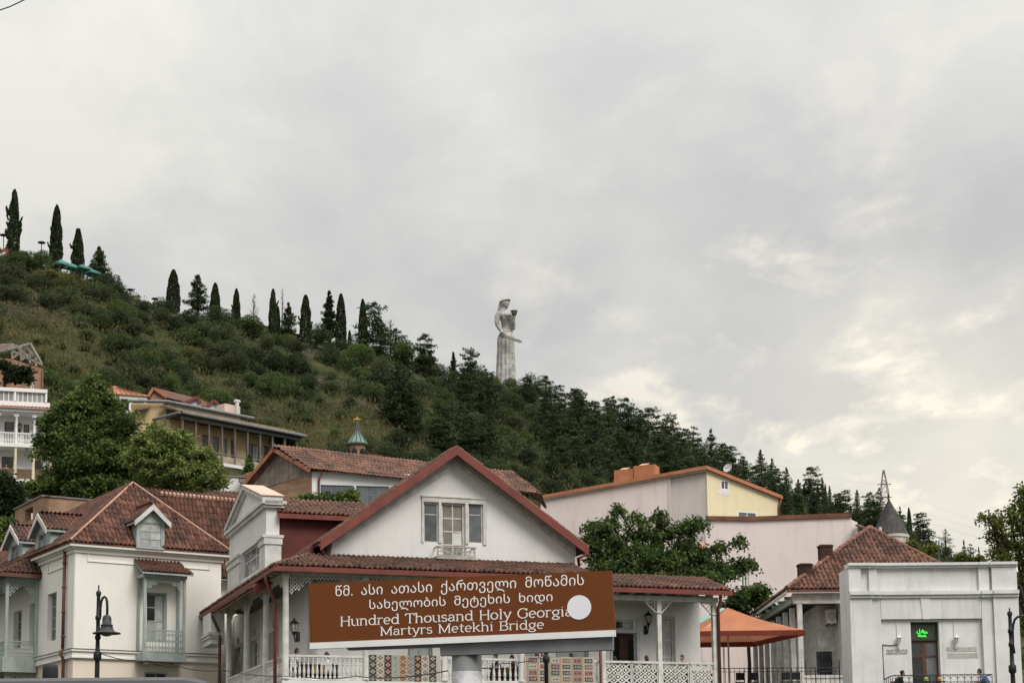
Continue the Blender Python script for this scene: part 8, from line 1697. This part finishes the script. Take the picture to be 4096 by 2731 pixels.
# ================================================================ rugs over the railing
def col(n, c): return mat('rug_' + n, c, tuple(q * .85 for q in c), 30, .95)
RC_ = {k: col(k, v) for k, v in dict(cream=(.44, .41, .34), black=(.045, .042, .045), tan=(.40, .25, .15), sage=(.28, .31, .27), maroon=(.13, .045, .05), brown=(.20, .13, .09), rose=(.30, .14, .12), char=(.06, .065, .07)).items()}
RK = list(RC_)
def rug(p0, p1, label, kind):
    f = JF.off(.10); u0, z0 = f.hit(p0); u1, _ = f.hit(p1); zb = zJf - .25; b = MB(); W_ = u1 - u0
    o_ = top('rug', f.W((u0 + u1) / 2, 0, zb), label, 'rug', 'patterned rugs over the railing')
    def q(pts, c, lv): b.mi = RK.index(c); b.add([f.W(u, .012 + .0015 * lv, z) for u, z in pts], [tuple(range(len(pts)))])
    b.mi = 0; n = 40
    for i in range(n):
        ua, ub = lerp(u0, u1, i / n), lerp(u0, u1, (i + 1) / n); b.add([f.W(u, d, z) for z in (zb, z0) for (u, d) in ((ua, 0), (ub, 0), (ub, .012), (ua, .012))], [(0, 3, 2, 1), (4, 5, 6, 7), (3, 2, 6, 7), (0, 1, 5, 4)])
        b.add([f.W(u, d, z) for (u, d, z) in ((ua, .012, z0), (ub, .012, z0), (ub, -.19, z0 + .015), (ua, -.19, z0 + .015))], [(0, 1, 2, 3)])
    if kind == 'stripes':
        base = ['black', 'cream', 'black', 'sage', 'tan', 'sage', 'black', 'cream', 'black']; mot = ['cream', 'maroon', 'tan', 'cream', 'black', 'maroon', 'tan', 'maroon', 'cream']; inn = ['black', 'cream', 'rose', 'black', 'tan', 'cream', 'rose', 'cream', 'black']; w = W_ * .95 / 9
        for i in range(9):
            a = u0 + w * i; q(rect(a, a + w * .96, zb, z0), base[i], 1); c = a + w * .48; h = .29; z = z0 - .12
            for k in range(5):
                for (s, cl, lv) in ((.38, mot[i], 2), (.22, inn[i], 3), (.10, mot[i], 4)):
                    hh = h * s * .95; ww = w * s; q([(c - ww, z), (c - ww * .45, z - hh * .45), (c, z - hh), (c + ww * .45, z - hh * .45), (c + ww, z), (c + ww * .45, z + hh * .45), (c, z + hh), (c - ww * .45, z + hh * .45)], cl, lv)
                for sg in (-1, 1): q([(c + sg * w * .42, z - h * .5 - .03), (c + sg * w * .2, z - h * .5), (c + sg * w * .42, z - h * .5 + .03)], mot[i], 2)
                z -= h
    else:
        w = W_ / 6.4; h = .27
        for i in range(6):
            a = u0 + .07 + (W_ - .14) / 6 * i; cw = (W_ - .14) / 6; q(rect(a, a + cw, zb, z0), 'sage' if i % 2 == 0 else 'cream', 1); q(rect(a, a + cw * .12, zb, z0), 'tan', 2)
            for k in range(5):
                z = z0 - .07 - h * k; cl = ['maroon', 'char', 'cream', 'brown', 'rose', 'char'][(i + k * 2 + (k * i) % 3) % 6]; x0, x1 = a + cw * .22, a + cw * .94; q(rect(x0, x1, z - h * .72, z), cl, 3); ic = 'cream' if cl in ('char', 'maroon', 'brown') else 'maroon'
                q(rect(lerp(x0, x1, .12), lerp(x0, x1, .88), z - h * .40, z - h * .34), ic, 4)
                for t in (.25, .45, .65, .82): q(rect(lerp(x0, x1, t) - .012, lerp(x0, x1, t) + .012, z - h * .58, z - h * .14), ic if t != .45 else 'tan', 4)
                for t in (.2, .5, .8): q(rect(lerp(a, a + cw, t) - .015, lerp(a, a + cw, t) + .015, z - h * .92, z - h * .8), 'rose', 3)
    me, c = b.mesh('weave', [RC_[k] for k in RK], None, False, False); link('weave', me, o_, c)
rug(c3(500, 754), c3(1012, 754), 'black, cream and tan striped rug hanging left of the sign post', 'stripes'); rug(c3(1625, 764), c3(2130, 764), 'rug of maroon, charcoal and sage squares behind the slim pole', 'squares')
# ================================================================ people
SK = mat('skin', (.40, .235, .165), (.35, .20, .14), 6, .6); SKD = mat('skin_tanned', (.30, .165, .11), (.26, .145, .095), 6, .6)
def person(P, face, label, shirt, trousers, hair, skin=SK, long=False, bun=False, lean=.1, reach=True, group=None, kneel=None):
    """seated figure; P is the point on the floor under the pelvis, face the heading it looks along (radians, 0 = towards +x)"""
    P = Vector(P); fx = Vector((cos(face), sin(face), 0)); sx = Vector((-sin(face), cos(face), 0)); Zv = Vector((0, 0, 1))
    def q(f, s, z): return P + fx * f + sx * s + Zv * z
    T = top('person', P, label, 'person', group)
    b = MB(); t = b.tube; k = lean
    t([q(0, 0, .46), q(0, 0, .56), q(.02 * k, 0, .70), q(.5 * k * .5, 0, .86), q(k * .6, 0, .98), q(k * .7, 0, 1.04)], [.15, .155, .135, .15, .135, .07], 14)
    nk = q(k * .75, 0, 1.04); hd = q(k * .9 + .02, 0, 1.235); t([nk, q(k * .85, 0, 1.14)], [.062, .055], 10)
    b.ball(hd, .078, .078, .115, 14, 10); b.ball(hd + fx * .03 - Zv * .045, .058, .058, .065, 12, 8); b.ball(hd + fx * .095 - Zv * .015, .016, .016, .026, 8, 6); b.ball(hd + fx * .082 - Zv * .062, .02, .03, .012, 8, 6)
    for s in (-1, 1):
        b.ball(hd + sx * s * .078 - Zv * .01, .02, .014, .03, 8, 6)
        sh = q(k * .6, s * .17, .985); el = q(k * .6 + .10, s * .23, .74); wr = q(k * .6 + .32, s * .14, .78) if reach else q(.22, s * .16, .62)
        t([q(k * .6, s * .09, 1.0), sh, sh.lerp(el, .5), el], [.06, .06, .048, .042], 10); t([el, el.lerp(wr, .5), wr], [.042, .038, .027], 10)
        d = (wr - el).normalized(); pal = wr + d * .05; b.ball(pal, .04, .036, .022, 10, 6)
        for j in range(4): o_ = (j - 1.5) * .02; e1 = pal + sx * o_ + d * (.055 + (.008 if j in (1, 2) else 0)) ; t([pal + sx * o_ + d * .02, e1, e1 + d * .022 - Zv * .02], [.0095, .009, .0075], 6)
        t([pal - sx * s * .03, pal - sx * s * .055 + d * .03, pal - sx * s * .05 + d * .055 - Zv * .01], [.011, .010, .008], 6)
        hp = q(0, s * .09, .48); kn = q(.42, s * .11, .50); an = q(.40, s * .11, .09); t([hp, hp.lerp(kn, .5), kn], [.088, .078, .06], 10); t([kn, kn.lerp(an, .4), an], [.06, .055, .038], 10); t([an - fx * .05 - Zv * .04, an + fx * .07 - Zv * .05, an + fx * .17 - Zv * .06], [.035, .04, .028], 8)
    weld(b, 'body', skin, T, .013)
    c = MB(); t = c.tube
    t([q(0, 0, .50), q(0, 0, .58), q(.02 * k, 0, .70), q(.5 * k * .5, 0, .86), q(k * .6, 0, .98), q(k * .7, 0, 1.035)], [.165, .168, .15, .165, .148, .08], 14)
    for s in (-1, 1):
        sh = q(k * .6, s * .17, .985); el = q(k * .6 + .10, s * .23, .74); t([q(k * .6, s * .09, 1.0), sh, sh.lerp(el, .5), sh.lerp(el, .85)], [.07, .072, .062, .058], 10)
    weld(c, 'top', shirt, T, .016)
    c = MB(); t = c.tube; t([q(-.02, 0, .42), q(0, 0, .55)], [.165, .165], 12)
    for s in (-1, 1):
        hp = q(0, s * .09, .48); kn = q(.42, s * .11, .50); an = q(.40, s * .11, .12); t([hp, hp.lerp(kn, .5), kn], [.10, .088, .072], 10); t([kn, kn.lerp(an, .4), an], [.072, .066, .052], 10)
    weld(c, 'trousers', trousers, T, .018)
    c = MB(); c.ball(hd - fx * .018 + Zv * .028, .093, .090, .112, 14, 10); c.ball(hd - fx * .05 - Zv * .02, .075, .082, .10, 12, 8)
    if long: c.tube([hd - fx * .06 + Zv * .02, hd - fx * .085 - Zv * .12, hd - fx * .09 - Zv * .26], [.085, .08, .04], 10)
    if bun: c.ball(hd - fx * .10 + Zv * .06, .05, .05, .05, 10, 6)
    cut = hd + fx * .055
    weld(c, 'hair', hair, T, .013)
    for s in (-1, 1): e = MB(); e.ball(hd + fx * .072 + sx * s * .03 + Zv * .012, .011, .011, .009, 8, 6); e.build('eye', IRON, T)
    return T
HB = mat('hair_black', (.018, .015, .014), (.012, .01, .01), 20, .5); HR = mat('hair_brown', (.075, .038, .022), (.05, .026, .016), 20, .5); HG = mat('hair_auburn', (.12, .04, .022), (.08, .028, .016), 20, .5)
CW = mat('white_cotton', (.66, .66, .66), (.56, .56, .57), 5, .9); CB = mat('black_cotton', (.025, .025, .028), (.018, .018, .02), 5, .9); CG = mat('grey_cotton', (.20, .20, .21), (.15, .15, .16), 5, .9); CD = mat('dark_denim', (.04, .05, .075), (.03, .038, .055), 5, .9); CO = mat('olive_cotton', (.10, .095, .05), (.075, .07, .038), 5, .9); CBL = mat('blue_cotton', (.12, .18, .33), (.09, .14, .27), 5, .9)
def people():
    def at_rail(p, d, dz=0.0, fr=JF, zf=None): g = fr.off(d); u, z = g.hit(p); return g.W(u, 0, (zJf if zf is None else zf) + dz)
    def seat(p, label):
        f = Fr(p, A1); S_ = top('dining_chair', p, label, 'chair', 'dining chairs on the verandah'); part('seat', WOODB, S_, lambda b: b.box(f, -.2, .2, -.2, .2, p.z + .40, p.z + .44)); part('backrest', WOODB, S_, lambda b: b.box(f, -.2, .2, -.23, -.20, p.z + .5, p.z + .88))
        for a in (-.18, .18):
            for c in (-.215, .18): part('leg', WOODB, S_, lambda b: b.bar(f.W(a, c, p.z), f.W(a, c, p.z + (.5 if c < 0 else .4)), .04, .04))
    L = [(c2(682, 1362), -.75, 0.3, 'person in a white shirt beside the corner column', CW, CD, HB, SKD, False, False), (c2(905, 1385), -.8, 2.8, 'person in a white blouse with brown hair left of the sign', CW, CG, HR, SK, True, False),
         (c3(1430, 770), -.8, -2.6, 'person in black with hair in a bun behind the balusters', CB, CB, HB, SK, False, True), (c3(1552, 775), -.7, -2.9, 'person in dark clothes next to the white column', CB, CD, HB, SKD, False, False),
         (c3(1722, 772), -1.3, -1.9, 'person leaning low behind the squares rug', CG, CD, HB, SK, False, False), (c3(1752, 750), -.8, -1.4, 'person with face towards the street above the squares rug', CO, CD, HR, SK, False, False),
         (c3(1965, 765), -.8, 1.6, 'black-haired person seen from behind above the squares rug', CB, CD, HB, SK, False, False), (c5(600, 1402), -.9, 1.2, 'person whose black hair just clears the lattice railing by the doorway', CB, CB, HB, SK, False, False),
         (c5(825, 1398), -.8, 1.9, 'person with auburn hair behind the lattice railing', CO, CD, HG, SK, True, False), (c5(1070, 1395), -.8, -2.4, 'person with short brown hair facing out near the verandah end', CG, CD, HR, SK, False, False)]
    for p, d, face, lab, sh, tr, hr, sk, lo, bu in L:
        q = at_rail(p, d); g = JF.off(d); dz = g.z_(p) - (zJf + 1.235); q.z += min(.25, max(-.12, dz)); person(q, face, lab, sh, tr, hr, sk, lo, .12, True, True, 'people sitting on the verandah') if False else person(q, face, lab, sh, tr, hr, sk, lo, bu, .12, True, 'people sitting on the verandah')
        seat(Vector((q.x, q.y, q.z)) - Vector((cos(face), sin(face), 0)) * .04, 'chair under the ' + lab)
    # restaurant balcony and the far balcony
    f = MP.off(.62); u, z = f.hit(c6(1105, 1498)); zfl = MP.off(1.1).z_(c6(1300, 1506)) - 1.0; p = f.W(u, 0, zfl + max(-.1, min(.3, z - zfl - 1.235)))
    person(p, -.15, 'dark-haired person in black sitting on the iron balcony', CB, CB, HB, SKD, False, True, .3); seat(p, 'dark wooden chair under the person on the iron balcony')
    u, z = f.hit(c6(1790, 1560)); p = f.W(u, 0, z - 1.235); p.z = zfl - .05; person(p, 2.9, 'person in a blue shirt at the right end of the iron balcony', CBL, CD, HB, SK, False, False, .35); seat(p, 'dark wooden chair under the person in blue')
    for x, cl, lab in ((1330, mat('lime_cloth', (.22, .42, .05), (.18, .35, .04), 3, .8), 'small cafe table with lime green napkin stand on the iron balcony'), (1430, mat('amber_cloth', (.55, .25, .03), (.45, .2, .025), 3, .8), 'small cafe table with amber napkin stand on the iron balcony')):
        u, z = f.hit(c6(x, 1555)); p = f.W(u, 0, zfl); t = top('cafe_table', p, lab, 'table', 'cafe tables on the iron balcony'); part('table_top', WOODB, t, lambda b: b.lathe((p.x, p.y, zfl + .72), [(.28, 0), (.28, .03)], 16)); part('pedestal', IRON, t, lambda b: b.lathe((p.x, p.y, zfl - .02), [(.2, 0), (.2, .02), (.03, .05), (.03, .74)], 10)); part('napkin_stand', cl, t, lambda b: b.lathe((p.x, p.y, zfl + .75), [(.09, 0), (.11, .12), (.05, .2)], 8))
    w = Fr(c8(120, 800), radians(16), 152.0); u, z = w.off(-.6).hit(c8(45, 1062)); zb = w.z_(c8(120, 1158)); p = w.off(-.6).W(u, 0, zb); p.z = max(zb, z - 1.2); person(p, -1.2, 'person in a pale top on the lower balcony at the left edge', mat('pale_pink_cotton', (.5, .36, .32)), CD, HR, SK, False, False, .2)
    # tables added along the verandah; dark cloths stand in for shade behind the railing
    BC = mat('dark_shade_cloth', (.035, .03, .026), (.022, .02, .018), 3, .9); YC = mat('mustard_runner', (.22, .15, .03), (.18, .12, .025), 3, .9); g = JF.off(-1.15)
    for i, (p, lab) in enumerate(((c2(800, 1480), 'table between the two people in white on the verandah'), (c3(150, 860), 'table behind the leftmost balusters'), (c3(1490, 860), 'table behind the balusters right of the sign post'), (c3(1850, 860), 'table behind the squares rug'), (d5(250, 1400), 'table behind the first lattice panel'), (d5(640, 1400), 'table behind the second lattice panel'), (d5(1060, 1400), 'table behind the third lattice panel'), (d5(1480, 1400), 'table behind the last lattice panel'))):
        u = g.u_(p); b0 = g.W(u, 0, zJf); t = top('added_table', b0, 'added dark-clothed ' + lab, 'table', 'added tables on the verandah')
        part('table_top', WOODB, t, lambda b: b.box(g, u - .62, u + .62, -.42, .42, zJf + .70, zJf + .735)); part('shade_tablecloth', BC, t, lambda b: (b.box(g, u - .64, u + .64, .425, .44, zJf + .08, zJf + .745), b.box(g, u - .64, u + .64, -.44, .424, zJf + .737, zJf + .75))); part('runner', YC, t, lambda b: b.box(g, u - .12, u + .12, .442, .446, zJf + .35, zJf + .76))
        for a in (-.55, .55):
            for c in (-.36, .36): part('leg', WOODB, t, lambda b: b.box(g, u + a - .03, u + a + .03, c - .03, c + .03, zJf, zJf + .7))
people()
